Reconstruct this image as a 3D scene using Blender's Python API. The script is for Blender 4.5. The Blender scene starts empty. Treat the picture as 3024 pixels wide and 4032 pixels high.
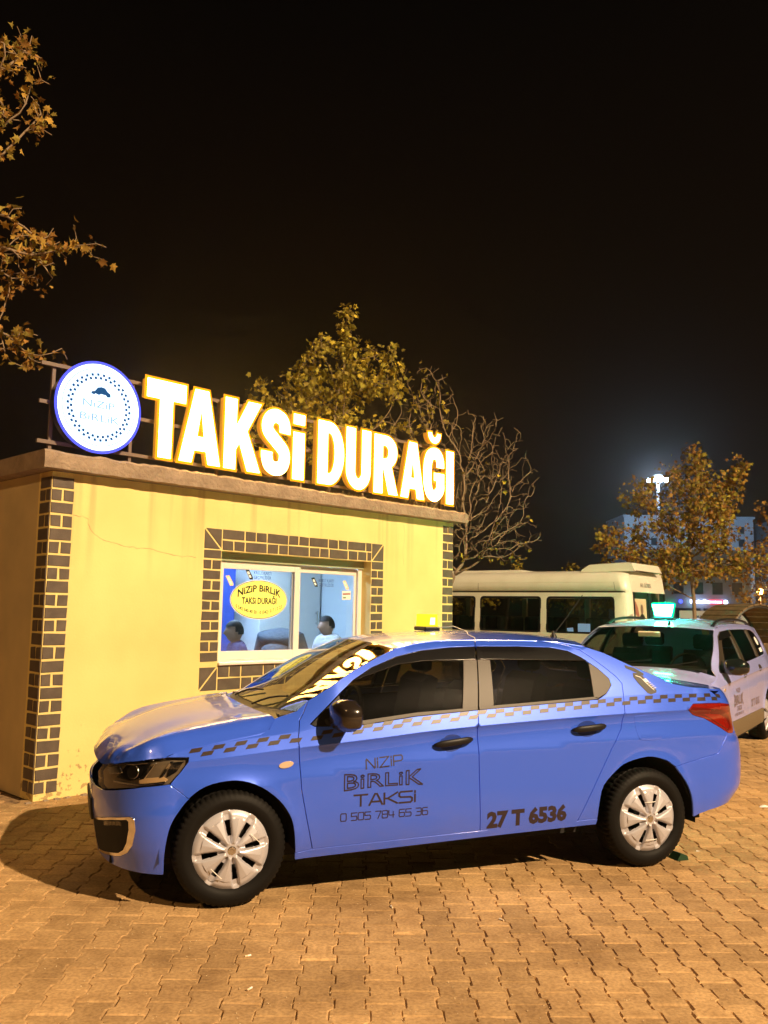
import bpy, bmesh, math, random
import numpy as np
from mathutils import Vector, Matrix
from mathutils.geometry import delaunay_2d_cdt
random.seed(7); np.random.seed(7)
scene = bpy.context.scene
COL = scene.collection

# ------------------------------------------------------------------ camera
FPX, PITCH, ROLL, CAMH = 3444.17, 0.1124, 0.0178, 1.5802
cam_data = bpy.data.cameras.new("camera"); cam = bpy.data.objects.new("camera", cam_data); COL.objects.link(cam)
cam_data.sensor_fit = 'VERTICAL'; cam_data.sensor_height = 36.0; cam_data.lens = FPX / 4032 * 36.0
cam_data.clip_start = 0.05; cam_data.clip_end = 2000
_f = Vector((0, math.cos(PITCH), math.sin(PITCH))); _u0 = Vector((0, -math.sin(PITCH), math.cos(PITCH))); _r0 = Vector((1, 0, 0))
_r = _r0 * math.cos(ROLL) + _u0 * math.sin(ROLL); _u = _u0 * math.cos(ROLL) - _r0 * math.sin(ROLL)
cam.matrix_world = Matrix(((_r.x, _u.x, -_f.x, 0), (_r.y, _u.y, -_f.y, 0), (_r.z, _u.z, -_f.z, CAMH), (0, 0, 0, 1)))
scene.camera = cam

# ------------------------------------------------------------------ night sky (sun far below the horizon, brown town glow low down)
world = bpy.data.worlds.new("World"); scene.world = world; world.use_nodes = True
wn, wl = world.node_tree.nodes, world.node_tree.links
for n in list(wn): wn.remove(n)
w_out = wn.new('ShaderNodeOutputWorld'); w_bg = wn.new('ShaderNodeBackground'); w_sky = wn.new('ShaderNodeTexSky')
w_sky.sky_type = 'NISHITA'; w_sky.sun_disc = False; w_sky.sun_elevation = math.radians(-9); w_sky.sun_rotation = math.radians(140)
w_tc = wn.new('ShaderNodeTexCoord'); w_sep = wn.new('ShaderNodeSeparateXYZ'); w_ramp = wn.new('ShaderNodeValToRGB')
w_add = wn.new('ShaderNodeMixRGB'); w_add.blend_type = 'ADD'; w_add.inputs[0].default_value = 0.05
wl.new(w_tc.outputs['Generated'], w_sep.inputs[0]); wl.new(w_sep.outputs['Z'], w_ramp.inputs[0])
cr = w_ramp.color_ramp
cr.elements[0].position = 0.0; cr.elements[0].color = (0.0080, 0.0046, 0.0022, 1)
cr.elements[1].position = 0.6; cr.elements[1].color = (0.0010, 0.0006, 0.0005, 1)
e = cr.elements.new(0.25); e.color = (0.0060, 0.0028, 0.0011, 1)
wl.new(w_ramp.outputs[0], w_add.inputs[1]); wl.new(w_sky.outputs[0], w_add.inputs[2])
wl.new(w_add.outputs[0], w_bg.inputs[0]); w_bg.inputs[1].default_value = 1.0
wl.new(w_bg.outputs[0], w_out.inputs[0])

# ------------------------------------------------------------------ exposure / render
scene.render.engine = 'CYCLES'
vs = scene.view_settings; vs.view_transform = 'Standard'; vs.look = 'None'; vs.exposure = 0.0; vs.gamma = 1.0; vs.use_curve_mapping = False
cy = scene.cycles
cy.use_denoising = True; cy.max_bounces = 8; cy.diffuse_bounces = 3; cy.glossy_bounces = 4; cy.transparent_max_bounces = 12
cy.transmission_bounces = 6; cy.sample_clamp_indirect = 4.0; cy.caustics_reflective = False; cy.caustics_refractive = False
cy.use_light_tree = True

# ------------------------------------------------------------------ helpers
def link(o, parent=None):
    COL.objects.link(o)
    if parent is not None: o.parent = parent
    return o
def tag(o, label=None, cat=None, group=None, kind=None):
    if label: o['label'] = label
    if cat: o['category'] = cat
    if group: o['group'] = group
    if kind: o['kind'] = kind
    return o
def thing(name, label, cat, loc=(0, 0, 0), rz=0.0, group=None):
    o = bpy.data.objects.new(name, None); o.empty_display_size = 0.2; COL.objects.link(o)
    o.location = loc; o.rotation_euler = (0, 0, rz)
    return tag(o, label, cat, group)
def mesh_data(name, verts, faces, mats=(), smooth=False, midx=None):
    me = bpy.data.meshes.new(name); me.from_pydata([tuple(map(float, v)) for v in verts], [], [tuple(map(int, f)) for f in faces])
    for m in (mats if isinstance(mats, (list, tuple)) else [mats]): me.materials.append(m)
    if smooth: me.polygons.foreach_set('use_smooth', [True] * len(me.polygons))
    if midx is not None: me.polygons.foreach_set('material_index', midx)
    me.update(); return me
def mobj(name, verts, faces, mats=(), parent=None, smooth=False, midx=None):
    return link(bpy.data.objects.new(name, mesh_data(name, verts, faces, mats, smooth, midx)), parent)
class MB:
    """collects boxes, tubes, prisms into one mesh"""
    def __init__(s): s.v = []; s.f = []; s.m = []
    def add(s, v, f, m=0):
        b = len(s.v); s.v += [tuple(p) for p in v]; s.f += [tuple(i + b for i in q) for q in f]; s.m += [m] * len(f); return s
    def box(s, x0, x1, y0, y1, z0, z1, m=0, ch=0.0):
        if ch <= 0:
            v = [(x, y, z) for z in (z0, z1) for y in (y0, y1) for x in (x0, x1)]
            return s.add(v, [(0, 2, 3, 1), (4, 5, 7, 6), (0, 1, 5, 4), (2, 6, 7, 3), (0, 4, 6, 2), (1, 3, 7, 5)], m)
        bm = bmesh.new(); bmesh.ops.create_cube(bm, size=1)
        for p in bm.verts: p.co = Vector(((x0 + x1) / 2 + p.co.x * (x1 - x0), (y0 + y1) / 2 + p.co.y * (y1 - y0), (z0 + z1) / 2 + p.co.z * (z1 - z0)))
        bmesh.ops.bevel(bm, geom=bm.edges[:], offset=ch, segments=2, affect='EDGES', profile=0.5)
        bm.verts.index_update(); s.add([p.co[:] for p in bm.verts], [[q.index for q in f.verts] for f in bm.faces], m); bm.free(); return s
    def tube(s, pts, r, k=8, m=0, caps=True):
        pts = [Vector(p) for p in pts]; n = len(pts); rs = r if isinstance(r, (list, tuple)) else [r] * n
        v = []; prev = None
        for i, p in enumerate(pts):
            d = (pts[min(i + 1, n - 1)] - pts[max(i - 1, 0)]).normalized()
            a = prev if prev is not None else (Vector((0, 0, 1)) if abs(d.z) < 0.9 else Vector((1, 0, 0)))
            x = (a - d * a.dot(d)).normalized(); y = d.cross(x); prev = x
            v += [p + (x * math.cos(2 * math.pi * j / k) + y * math.sin(2 * math.pi * j / k)) * rs[i] for j in range(k)]
        f = [(i * k + j, i * k + (j + 1) % k, (i + 1) * k + (j + 1) % k, (i + 1) * k + j) for i in range(n - 1) for j in range(k)]
        if caps: f += [tuple(range(k))[::-1], tuple(range((n - 1) * k, n * k))]
        return s.add(v, f, m)
    def prism(s, poly, ax, a0, a1, m=0):
        """poly: 2-D outline; ax: axis extruded along"""
        def P(p, a): return {'x': (a, p[0], p[1]), 'y': (p[0], a, p[1]), 'z': (p[0], p[1], a)}[ax]
        n = len(poly); v = [P(p, a0) for p in poly] + [P(p, a1) for p in poly]
        f = [tuple(range(n))[::-1], tuple(range(n, 2 * n))] + [(i, (i + 1) % n, n + (i + 1) % n, n + i) for i in range(n)]
        return s.add(v, f, m)
    def lathe(s, prof, c=(0, 0, 0), ax='z', k=24, m=0):
        """prof: list of (radius, height)"""
        v = []
        for r, h in prof:
            for j in range(k):
                a = 2 * math.pi * j / k; x, y = r * math.cos(a), r * math.sin(a)
                v.append({'z': (c[0] + x, c[1] + y, c[2] + h), 'y': (c[0] + x, c[1] + h, c[2] + y), 'x': (c[0] + h, c[1] + x, c[2] + y)}[ax])
        f = [(i * k + j, i * k + (j + 1) % k, (i + 1) * k + (j + 1) % k, (i + 1) * k + j) for i in range(len(prof) - 1) for j in range(k)]
        return s.add(v, f, m)
    def build(s, name, mats, parent=None, smooth=False, fix=True):
        o = mobj(name, s.v, s.f, mats, parent, smooth, s.m)
        if fix:
            bm = bmesh.new(); bm.from_mesh(o.data); bmesh.ops.recalc_face_normals(bm, faces=bm.faces[:]); bm.to_mesh(o.data); bm.free()
        if smooth: smooth_angle(o.data)
        return o
def smooth_angle(me, ang=35):
    me.polygons.foreach_set('use_smooth', [True] * len(me.polygons))
    bm = bmesh.new(); bm.from_mesh(me)
    for ed in bm.edges:
        ed.smooth = not (len(ed.link_faces) == 2 and ed.calc_face_angle(0) > math.radians(ang))
    bm.to_mesh(me); bm.free()

# ------------------------------------------------------------------ materials
def pmat(name, col, rough=0.5, metal=0.0, spec=0.5, coat=0.0, coat_rough=0.03, emit=None, estr=0.0, noise=None, bump=None, trans=0.0):
    """noise=(scale, second colour, lo, hi); bump=(scale, strength, distance)"""
    m = bpy.data.materials.new(name); m.use_nodes = True; nt = m.node_tree; b = nt.nodes['Principled BSDF']
    b.inputs['Base Color'].default_value = (*col, 1); b.inputs['Roughness'].default_value = rough; b.inputs['Metallic'].default_value = metal
    b.inputs['Specular IOR Level'].default_value = spec; b.inputs['Coat Weight'].default_value = coat; b.inputs['Coat Roughness'].default_value = coat_rough
    b.inputs['Transmission Weight'].default_value = trans
    if emit: b.inputs['Emission Color'].default_value = (*emit, 1); b.inputs['Emission Strength'].default_value = estr
    tc = None
    if noise or bump:
        tc = nt.nodes.new('ShaderNodeTexCoord')
    if noise:
        n = nt.nodes.new('ShaderNodeTexNoise'); n.inputs['Scale'].default_value = noise[0]; n.inputs['Detail'].default_value = 6
        r = nt.nodes.new('ShaderNodeValToRGB'); r.color_ramp.elements[0].position = noise[2]; r.color_ramp.elements[1].position = noise[3]
        r.color_ramp.elements[0].color = (*col, 1); r.color_ramp.elements[1].color = (*noise[1], 1)
        nt.links.new(tc.outputs['Object'], n.inputs['Vector']); nt.links.new(n.outputs['Fac'], r.inputs[0]); nt.links.new(r.outputs[0], b.inputs['Base Color'])
    if bump:
        n = nt.nodes.new('ShaderNodeTexNoise'); n.inputs['Scale'].default_value = bump[0]; n.inputs['Detail'].default_value = 5
        bp = nt.nodes.new('ShaderNodeBump'); bp.inputs['Strength'].default_value = bump[1]; bp.inputs['Distance'].default_value = bump[2]
        nt.links.new(tc.outputs['Object'], n.inputs['Vector']); nt.links.new(n.outputs['Fac'], bp.inputs['Height']); nt.links.new(bp.outputs[0], b.inputs['Normal'])
    return m
def emat(name, col, st):
    m = bpy.data.materials.new(name); m.use_nodes = True; nt = m.node_tree
    for n in list(nt.nodes): nt.nodes.remove(n)
    o = nt.nodes.new('ShaderNodeOutputMaterial'); e = nt.nodes.new('ShaderNodeEmission'); e.inputs[0].default_value = (*col, 1); e.inputs[1].default_value = st
    nt.links.new(e.outputs[0], o.inputs[0]); return m
def glassmat(name, tint, ior=1.5, rough=0.0, refl=1.0):
    """thin pane: tinted see-through with a Fresnel mirror on top"""
    m = bpy.data.materials.new(name); m.use_nodes = True; nt = m.node_tree
    for n in list(nt.nodes): nt.nodes.remove(n)
    o = nt.nodes.new('ShaderNodeOutputMaterial'); mx = nt.nodes.new('ShaderNodeMixShader'); t = nt.nodes.new('ShaderNodeBsdfTransparent')
    g = nt.nodes.new('ShaderNodeBsdfGlossy'); f = nt.nodes.new('ShaderNodeFresnel')
    t.inputs[0].default_value = (*tint, 1); g.inputs['Roughness'].default_value = rough; g.inputs[0].default_value = (refl, refl, refl, 1); f.inputs[0].default_value = ior
    gm = nt.nodes.new('ShaderNodeNewGeometry'); mr = nt.nodes.new('ShaderNodeMapRange'); mr.inputs[3].default_value = ior; mr.inputs[4].default_value = 1 / ior
    nt.links.new(gm.outputs['Backfacing'], mr.inputs[0]); nt.links.new(mr.outputs[0], f.inputs[0])     # a thin pane mirrors alike from both sides
    nt.links.new(f.outputs[0], mx.inputs[0]); nt.links.new(t.outputs[0], mx.inputs[1]); nt.links.new(g.outputs[0], mx.inputs[2]); nt.links.new(mx.outputs[0], o.inputs[0])
    return m
M = {}
M['black'] = pmat('black_plastic', (0.010, 0.010, 0.011), 0.45, spec=.3)
M['gloss_black'] = pmat('gloss_black', (0.008, 0.008, 0.009), 0.12, coat=0.6)
M['rubber'] = pmat('tyre_rubber', (0.009, 0.0085, 0.008), 0.55, spec=0.10, bump=(90, 0.15, 0.002))
M['under'] = pmat('underbody', (0.01, 0.01, 0.01), 0.9)
M['blue'] = pmat('blue_car_paint', (0.045, 0.135, 0.88), 0.33, metal=.22, coat=1.0, coat_rough=0.02, spec=0.4)
def dusty(m, sc=2.2):
    nt = m.node_tree; b = nt.nodes['Principled BSDF']; tc = nt.nodes.new('ShaderNodeTexCoord'); n = nt.nodes.new('ShaderNodeTexNoise'); n.inputs['Scale'].default_value = sc; n.inputs['Detail'].default_value = 7
    r = nt.nodes.new('ShaderNodeMapRange'); r.inputs[1].default_value = .35; r.inputs[2].default_value = .75; r.inputs[3].default_value = .012; r.inputs[4].default_value = .11
    nt.links.new(tc.outputs['Object'], n.inputs['Vector']); nt.links.new(n.outputs['Fac'], r.inputs[0]); nt.links.new(r.outputs[0], b.inputs['Coat Roughness'])
    # road dust low on the body
    sp = nt.nodes.new('ShaderNodeSeparateXYZ'); nt.links.new(tc.outputs['Object'], sp.inputs[0]); z = nt.nodes.new('ShaderNodeMapRange'); z.inputs[1].default_value = .55; z.inputs[2].default_value = .18; nt.links.new(sp.outputs['Z'], z.inputs[0])
    n2 = nt.nodes.new('ShaderNodeTexNoise'); n2.inputs['Scale'].default_value = 9; n2.inputs['Detail'].default_value = 6; nt.links.new(tc.outputs['Object'], n2.inputs['Vector'])
    mu = nt.nodes.new('ShaderNodeMath'); mu.operation = 'MULTIPLY'; nt.links.new(z.outputs[0], mu.inputs[0]); nt.links.new(n2.outputs['Fac'], mu.inputs[1]); k = nt.nodes.new('ShaderNodeMath'); k.operation = 'MULTIPLY'; k.inputs[1].default_value = .32; nt.links.new(mu.outputs[0], k.inputs[0])
    mx = nt.nodes.new('ShaderNodeMixRGB'); c = b.inputs['Base Color'].default_value; mx.inputs[1].default_value = (c[0], c[1], c[2], 1); mx.inputs[2].default_value = (.20, .16, .13, 1); nt.links.new(k.outputs[0], mx.inputs[0]); nt.links.new(mx.outputs[0], b.inputs['Base Color'])
dusty(M['blue'])
M['decal'] = pmat('dark_vinyl_lettering', (0.022, 0.012, 0.016), 0.5)
M['decal_strip'] = pmat('black_vinyl_chequer', (0.035, 0.022, 0.02), 0.30, coat=0.5, coat_rough=0.12)
M['satin'] = pmat('satin_black_trim', (0.036, 0.027, 0.017), 0.5, spec=0.5)
M['chrome'] = pmat('chrome_trim', (0.75, 0.75, 0.76), 0.12, metal=1.0)
M['silver'] = pmat('silver_wheel_cover', (0.50, 0.50, 0.56), 0.36, metal=0.3, coat=0.3, coat_rough=0.2)
M['tint'] = glassmat('dark_tinted_glass', (0.16, 0.14, 0.10))
M['windscreen'] = glassmat('windscreen_glass', (0.62, 0.66, 0.60), ior=1.6)
M['lens'] = glassmat('clear_lamp_lens', (0.8, 0.8, 0.78))
M['pane'] = glassmat('window_glass', (0.93, 0.95, 0.97), ior=1.52)
M['tail'] = pmat('red_tail_lens', (0.21, 0.008, 0.004), 0.12, coat=1.0)
M['tail_dark'] = pmat('dark_red_lens', (0.11, 0.008, 0.006), 0.12, coat=1.0)
M['amber_clear'] = pmat('clear_repeater', (0.55, 0.42, 0.30), 0.15, coat=1.0)
M['white_plastic'] = pmat('white_pvc', (0.80, 0.74, 0.66), 0.4)
M['white_panel'] = pmat('white_gloss_panel', (0.78, 0.80, 0.80), 0.35)
M['seat'] = pmat('dark_seat_fabric', (0.02, 0.02, 0.022), 0.85)
M['dash'] = pmat('dashboard_plastic', (0.03, 0.03, 0.032), 0.7)

# ------------------------------------------------------------------ text outlines (Blender's own built-in font)
_TX = {}
def text2d(body, bold=0.0):
    """-> (N,2) verts scaled to cap height 1 starting at x=0, faces, width"""
    key = (body, bold)
    if key not in _TX:
        cu = bpy.data.curves.new('t', 'FONT'); cu.body = body; cu.fill_mode = 'FRONT'; cu.resolution_u = 2; cu.offset = bold
        ob = bpy.data.objects.new('t', cu); COL.objects.link(ob); dg = bpy.context.evaluated_depsgraph_get(); dg.update()
        me = bpy.data.meshes.new_from_object(ob.evaluated_get(dg))
        v = np.array([p.co[:2] for p in me.vertices]); f = [tuple(p.vertices) for p in me.polygons]
        bpy.data.objects.remove(ob); bpy.data.curves.remove(cu); bpy.data.meshes.remove(me)
        capcu = 0.727
        v = v / capcu; v[:, 0] -= v[:, 0].min(); _TX[key] = (v, f, v[:, 0].max())
    return _TX[key]
STROKE = {  # thin technical lettering, unit box
 'N': [[(0, 0), (0, .88), (.06, 1), (.94, .0), (1, .06), (1, 1)]],
 'i': [[(.5, 0), (.5, .68)], [(.5, .84), (.5, 1)]],
 'Z': [[(0, 1), (1, 1), (0, 0), (1, 0)]],
 'P': [[(0, 0), (0, 1), (.85, 1), (1, .85), (1, .55), (.85, .42), (.0, .42)]],
 'T': [[(0, 1), (1, 1)], [(.5, 1), (.5, 0)]],
 'A': [[(0, 0), (.42, 1), (.58, 1), (1, 0)], [(.18, .30), (.82, .30)]],
 'K': [[(0, 0), (0, 1)], [(1, 1), (.25, .5), (1, 0)], [(0, .5), (.25, .5)]],
 'S': [[(1, 1), (.12, 1), (0, .88), (0, .62), (.12, .52), (.88, .48), (1, .38), (1, .12), (.88, 0), (0, 0)]],
 '0': [[(.12, 0), (0, .12), (0, .88), (.12, 1), (.88, 1), (1, .88), (1, .12), (.88, 0), (.12, 0)]],
 '5': [[(1, 1), (0, 1), (0, .55), (.88, .55), (1, .43), (1, .12), (.88, 0), (0, 0)]],
 '7': [[(0, 1), (1, 1), (.45, 0)]],
 '8': [[(.12, 0), (0, .12), (0, .42), (.12, .52), (.88, .52), (1, .62), (1, .88), (.88, 1), (.12, 1), (0, .88), (0, .62), (.12, .52)], [(.88, .52), (1, .42), (1, .12), (.88, 0), (.12, 0)]],
 '4': [[(.0, 1), (0, .42), (.12, .34), (1, .34)], [(.8, .8), (.8, 0)]],
 '6': [[(.95, 1), (.12, 1), (0, .88), (0, .12), (.12, 0), (.88, 0), (1, .12), (1, .46), (.88, .56), (0, .56)]],
 '3': [[(0, 1), (.88, 1), (1, .88), (1, .12), (.88, 0), (0, 0)], [(.2, .52), (1, .52)]],
}
def stroke_text(s, h, w, gap, sw, space=None):
    """thin stroked letters -> 2-D verts, quads"""
    V = []; Fc = []; x = 0
    for ch in s:
        if ch == ' ': x += space if space else w; continue
        cw = w * (0.16 if ch == 'i' else 1)
        for line in STROKE[ch]:
            P = [np.array((x + px * cw, py * h)) for px, py in line]; n = len(P)
            closed = n > 3 and np.allclose(P[0], P[-1])
            for i in range(n - 1):
                a, b = P[i], P[i + 1]; d = (b - a) / max(np.linalg.norm(b - a), 1e-9); nn = np.array((-d[1], d[0])) * sw / 2; e2 = d * sw * 0.35
                a2, b2 = a - e2, b + e2; k = len(V)
                V += [a2 - nn, b2 - nn, b2 + nn, a2 + nn]; Fc.append((k, k + 1, k + 2, k + 3))
        x += cw + gap
    return np.array(V), Fc, x - gap
def dens(poly, h, closed=True):
    P = [np.array(p, float) for p in poly]; out = []
    n = len(P)
    for i in range(n if closed else n - 1):
        a, b = P[i], P[(i + 1) % n]; k = max(1, int(np.ceil(np.linalg.norm(b - a) / h)))
        out += [a + (b - a) * j / k for j in range(k)]
    if not closed: out.append(P[-1])
    return np.array(out)
def spl(pts, n=6):
    """Catmull-Rom through points"""
    P = np.array(pts, float); P = np.vstack([2 * P[0] - P[1], P, 2 * P[-1] - P[-2]]); o = []
    for i in range(1, len(P) - 2):
        for t in np.linspace(0, 1, n, endpoint=False):
            p0, p1, p2, p3 = P[i - 1:i + 3]
            o.append(0.5 * (2 * p1 + (p2 - p0) * t + (2 * p0 - 5 * p1 + 4 * p2 - p3) * t * t + (3 * p1 - p0 - 3 * p2 + p3) * t ** 3))
    o.append(P[-2]); return [tuple(q) for q in o]
def inside(poly, pts):
    x, y = pts[:, 0], pts[:, 1]; c = np.zeros(len(pts), bool); n = len(poly)
    for i in range(n):
        x1, y1 = poly[i]; x2, y2 = poly[(i + 1) % n]
        if y1 == y2: continue
        c ^= ((y1 > y) != (y2 > y)) & (x < (x2 - x1) * (y - y1) / (y2 - y1) + x1)
    return c
def tri2d(poly, h, extra=None):
    """CDT of a closed outline with interior grid points; outline vertices come first and in order"""
    P = np.array(poly); lo, hi = P.min(0), P.max(0)
    gx, gy = np.meshgrid(np.arange(lo[0] + h * .37, hi[0], h), np.arange(lo[1] + h * .41, hi[1], h)); G = np.stack([gx.ravel(), gy.ravel()], 1)
    if len(G):
        G = G[inside(P, G)]
        if len(G):
            d = np.min(np.linalg.norm(G[:, None] - P[None], axis=2), axis=1); G = G[d > 0.5 * h]
    if extra is not None and len(extra):
        X = np.asarray(extra); X = X[inside(P, X)]
        if len(X):
            d = np.min(np.linalg.norm(X[:, None] - P[None], axis=2), axis=1); X = X[d > .004]
            if len(X) and len(G):
                d = np.min(np.linalg.norm(G[:, None] - X[None], axis=2), axis=1); G = G[d > .35 * h]
            G = np.vstack([G, X]) if len(G) else X
    A = [Vector(p) for p in P] + [Vector(p) for p in G]
    r = delaunay_2d_cdt(A, [], [list(range(len(P)))], 1, 1e-7)
    vo = np.array([v[:] for v in r[0]]); ft = []
    for f in r[2]:
        a, b, c = (vo[i] for i in f[:3]); cen = (a + b + c) / 3
        ft.append(f if (b[0] - a[0]) * (c[1] - a[1]) - (b[1] - a[1]) * (c[0] - a[0]) > 0 else f[::-1])
    # map outline index
    omap = [-1] * len(P)
    for i, orig in enumerate(r[3]):
        for q in orig:
            if q < len(P): omap[q] = i
    return vo, ft, omap

# ================================================================== ground and paving
def paving_mat(name, random_shade):
    m = bpy.data.materials.new(name); m.use_nodes = True; nt = m.node_tree; b = nt.nodes['Principled BSDF']; N = nt.nodes.new; L = nt.links.new
    tc = N('ShaderNodeNewGeometry'); n1 = N('ShaderNodeTexNoise'); n1.inputs['Scale'].default_value = 1.1; n1.inputs['Detail'].default_value = 4
    n2 = N('ShaderNodeTexNoise'); n2.inputs['Scale'].default_value = 60; n2.inputs['Detail'].default_value = 6
    n3 = N('ShaderNodeTexNoise'); n3.inputs['Scale'].default_value = 9; n3.inputs['Detail'].default_value = 5
    for n in (n1, n2, n3): L(tc.outputs['Position'], n.inputs['Vector'])
    r1 = N('ShaderNodeValToRGB'); r1.color_ramp.elements[0].position = .3; r1.color_ramp.elements[1].position = .72
    r1.color_ramp.elements[0].color = (.43, .275, .125, 1); r1.color_ramp.elements[1].color = (.67, .445, .215, 1)
    L(n1.outputs['Fac'], r1.inputs[0])
    mx = N('ShaderNodeMixRGB'); mx.blend_type = 'MULTIPLY'; mx.inputs[0].default_value = .55
    r2 = N('ShaderNodeValToRGB'); r2.color_ramp.elements[0].position = .36; r2.color_ramp.elements[1].position = .6
    r2.color_ramp.elements[0].color = (.55, .52, .48, 1); r2.color_ramp.elements[1].color = (1.05, 1.03, 1, 1)
    L(n2.outputs['Fac'], r2.inputs[0]); L(r1.outputs[0], mx.inputs[1]); L(r2.outputs[0], mx.inputs[2])
    mx2 = N('ShaderNodeMixRGB'); mx2.blend_type = 'MULTIPLY'; mx2.inputs[0].default_value = .6
    r3 = N('ShaderNodeValToRGB'); r3.color_ramp.elements[0].position = .35; r3.color_ramp.elements[1].position = .6
    r3.color_ramp.elements[0].color = (.66, .62, .58, 1); r3.color_ramp.elements[1].color = (1, 1, 1, 1)
    L(n3.outputs['Fac'], r3.inputs[0]); L(mx.outputs[0], mx2.inputs[1]); L(r3.outputs[0], mx2.inputs[2])
    n4 = N('ShaderNodeTexNoise'); n4.inputs['Scale'].default_value = .85; n4.inputs['Detail'].default_value = 8; n4.inputs['Roughness'].default_value = .65; L(tc.outputs['Position'], n4.inputs['Vector'])
    r4 = N('ShaderNodeValToRGB'); r4.color_ramp.elements[0].position = .30; r4.color_ramp.elements[1].position = .46; r4.color_ramp.elements[0].color = (.60, .56, .54, 1); r4.color_ramp.elements[1].color = (1, 1, 1, 1); L(n4.outputs['Fac'], r4.inputs[0])
    mx4 = N('ShaderNodeMixRGB'); mx4.blend_type = 'MULTIPLY'; mx4.inputs[0].default_value = .8; L(mx2.outputs[0], mx4.inputs[1]); L(r4.outputs[0], mx4.inputs[2])     # old oil and tyre stains
    last = mx4.outputs[0]
    if random_shade:
        oi = N('ShaderNodeObjectInfo'); ad = N('ShaderNodeMath'); ad.operation = 'ADD'; fr = N('ShaderNodeMath'); fr.operation = 'FRACT'
        L(oi.outputs['Random'], ad.inputs[0]); L(tc.outputs['Random Per Island'], ad.inputs[1]); L(ad.outputs[0], fr.inputs[0])
        mr = N('ShaderNodeMapRange'); mr.inputs[3].default_value = .80; mr.inputs[4].default_value = 1.12; L(fr.outputs[0], mr.inputs[0])
        mm = N('ShaderNodeMixRGB'); mm.blend_type = 'MULTIPLY'; mm.inputs[0].default_value = 1; L(last, mm.inputs[1]); L(mr.outputs[0], mm.inputs[2]); last = mm.outputs[0]
    L(last, b.inputs['Base Color']); b.inputs['Roughness'].default_value = .82; b.inputs['Specular IOR Level'].default_value = .25
    bp = N('ShaderNodeBump'); bp.inputs['Strength'].default_value = .55; bp.inputs['Distance'].default_value = .004; L(n2.outputs['Fac'], bp.inputs['Height']); L(bp.outputs[0], b.inputs['Normal'])
    return m
M['paver'] = paving_mat('concrete_paver', True); M['pave_far'] = paving_mat('far_paving', False)
M['joint'] = pmat('joint_sand', (.30, .19, .09), .95, noise=(18, (.10, .06, .03), .45, .68), bump=(60, .6, .006))
ground = mobj('ground', [(-300, -38, -.016), (300, -38, -.016), (300, 510, -.016), (-300, 510, -.016)], [(0, 1, 2, 3)], M['joint'])
tag(ground, kind='structure')
far_pave = mobj('pavement', [(-60, 14.6, -.006), (70, 14.6, -.006), (70, 70, -.006), (-60, 70, -.006)], [(0, 1, 2, 3)], M['pave_far']); tag(far_pave, kind='structure')
for nm_, rect in (('pavement', (-60, -40, -8, 14.6)), ('pavement', (11, 70, -8, 14.6)), ('pavement', (-40, 70, -20, -8))):
    x0, x1, y0, y1 = rect; y0 = max(y0, -20)
    tag(mobj(nm_, [(x0, y0, -.006), (x1, y0, -.006), (x1, y1, -.006), (x0, y1, -.006)], [(0, 1, 2, 3)], M['pave_far']), kind='structure')
BL, BYAW = np.array([-2.7879, 7.2673]), 0.8012       # office corner, direction of its front wall
BD = np.array([math.cos(BYAW), math.sin(BYAW)]); BS = np.array([-BD[1], BD[0]])
PL, PW, HW, WW = .222, .1455, .0824, .0623           # paver length, column pitch, half widths at end and waist
def paver_outline(j=0.0):
    h = PL / 2 - .0016; R = [(HW, -h), (HW, -.060), (WW, -.043), (WW, .043), (HW, .060), (HW, h)]
    return R + [(-x, y) for x, y in R[::-1]]
def paver_mesh(seed, chipped=False):
    rnd = random.Random(seed); o = paver_outline(); n = len(o)
    c = .0052; top = []
    for i, (x, y) in enumerate(o):
        a = c * rnd.uniform(.7, 1.35); top.append((x - math.copysign(a, x), y - math.copysign(a, y) * (1 if abs(y) > .08 else .25), rnd.uniform(-.0008, .0008)))
    if chipped:
        k = rnd.choice([0, 5, 6, 11]); top[k] = (top[k][0] * .72, top[k][1] * .8, -.001)
    v = top + [(x, y, -.007) for x, y in o] + [(x, y, -.03) for x, y in o]
    f = [tuple(range(n))] + [(n + i, n + (i + 1) % n, (i + 1) % n, i) for i in range(n)] + [(2 * n + i, 2 * n + (i + 1) % n, n + (i + 1) % n, n + i) for i in range(n)]
    return v, f
variants = [paver_mesh(s, s in (6, 7)) for s in range(8)]
pm = [mesh_data('paver', v, f, M['paver']) for v, f in variants]
PROT = math.radians(1.6); slots = []
for ci in range(-80, 62):
    for ri in range(-4, 66):
        lx = ci * PW; ly = 1.3 + ri * PL + (ci % 2) * PL / 2
        x = lx * math.cos(PROT) - ly * math.sin(PROT); y = lx * math.sin(PROT) + ly * math.cos(PROT)
        if not (1.2 < y < 14.6 and -11.5 < x < 11): continue
        if abs(x) > .52 * y + .7 + (0.8 if y > 8 else 0): continue
        r = np.array([x, y]) - BL; l, d = r @ BD, r @ BS
        if -.12 < l < 5.45 and d > .02: continue
        vis = y > 3.25 and abs(x) < .45 * y
        occl = 0.0
        slots.append((x, y, vis))
near = sorted([s for s in slots if s[2]], key=lambda s: s[1])
chosen = set((s[0], s[1]) for s in near[:296])
acc = MB(); rp = random.Random(3)
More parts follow.
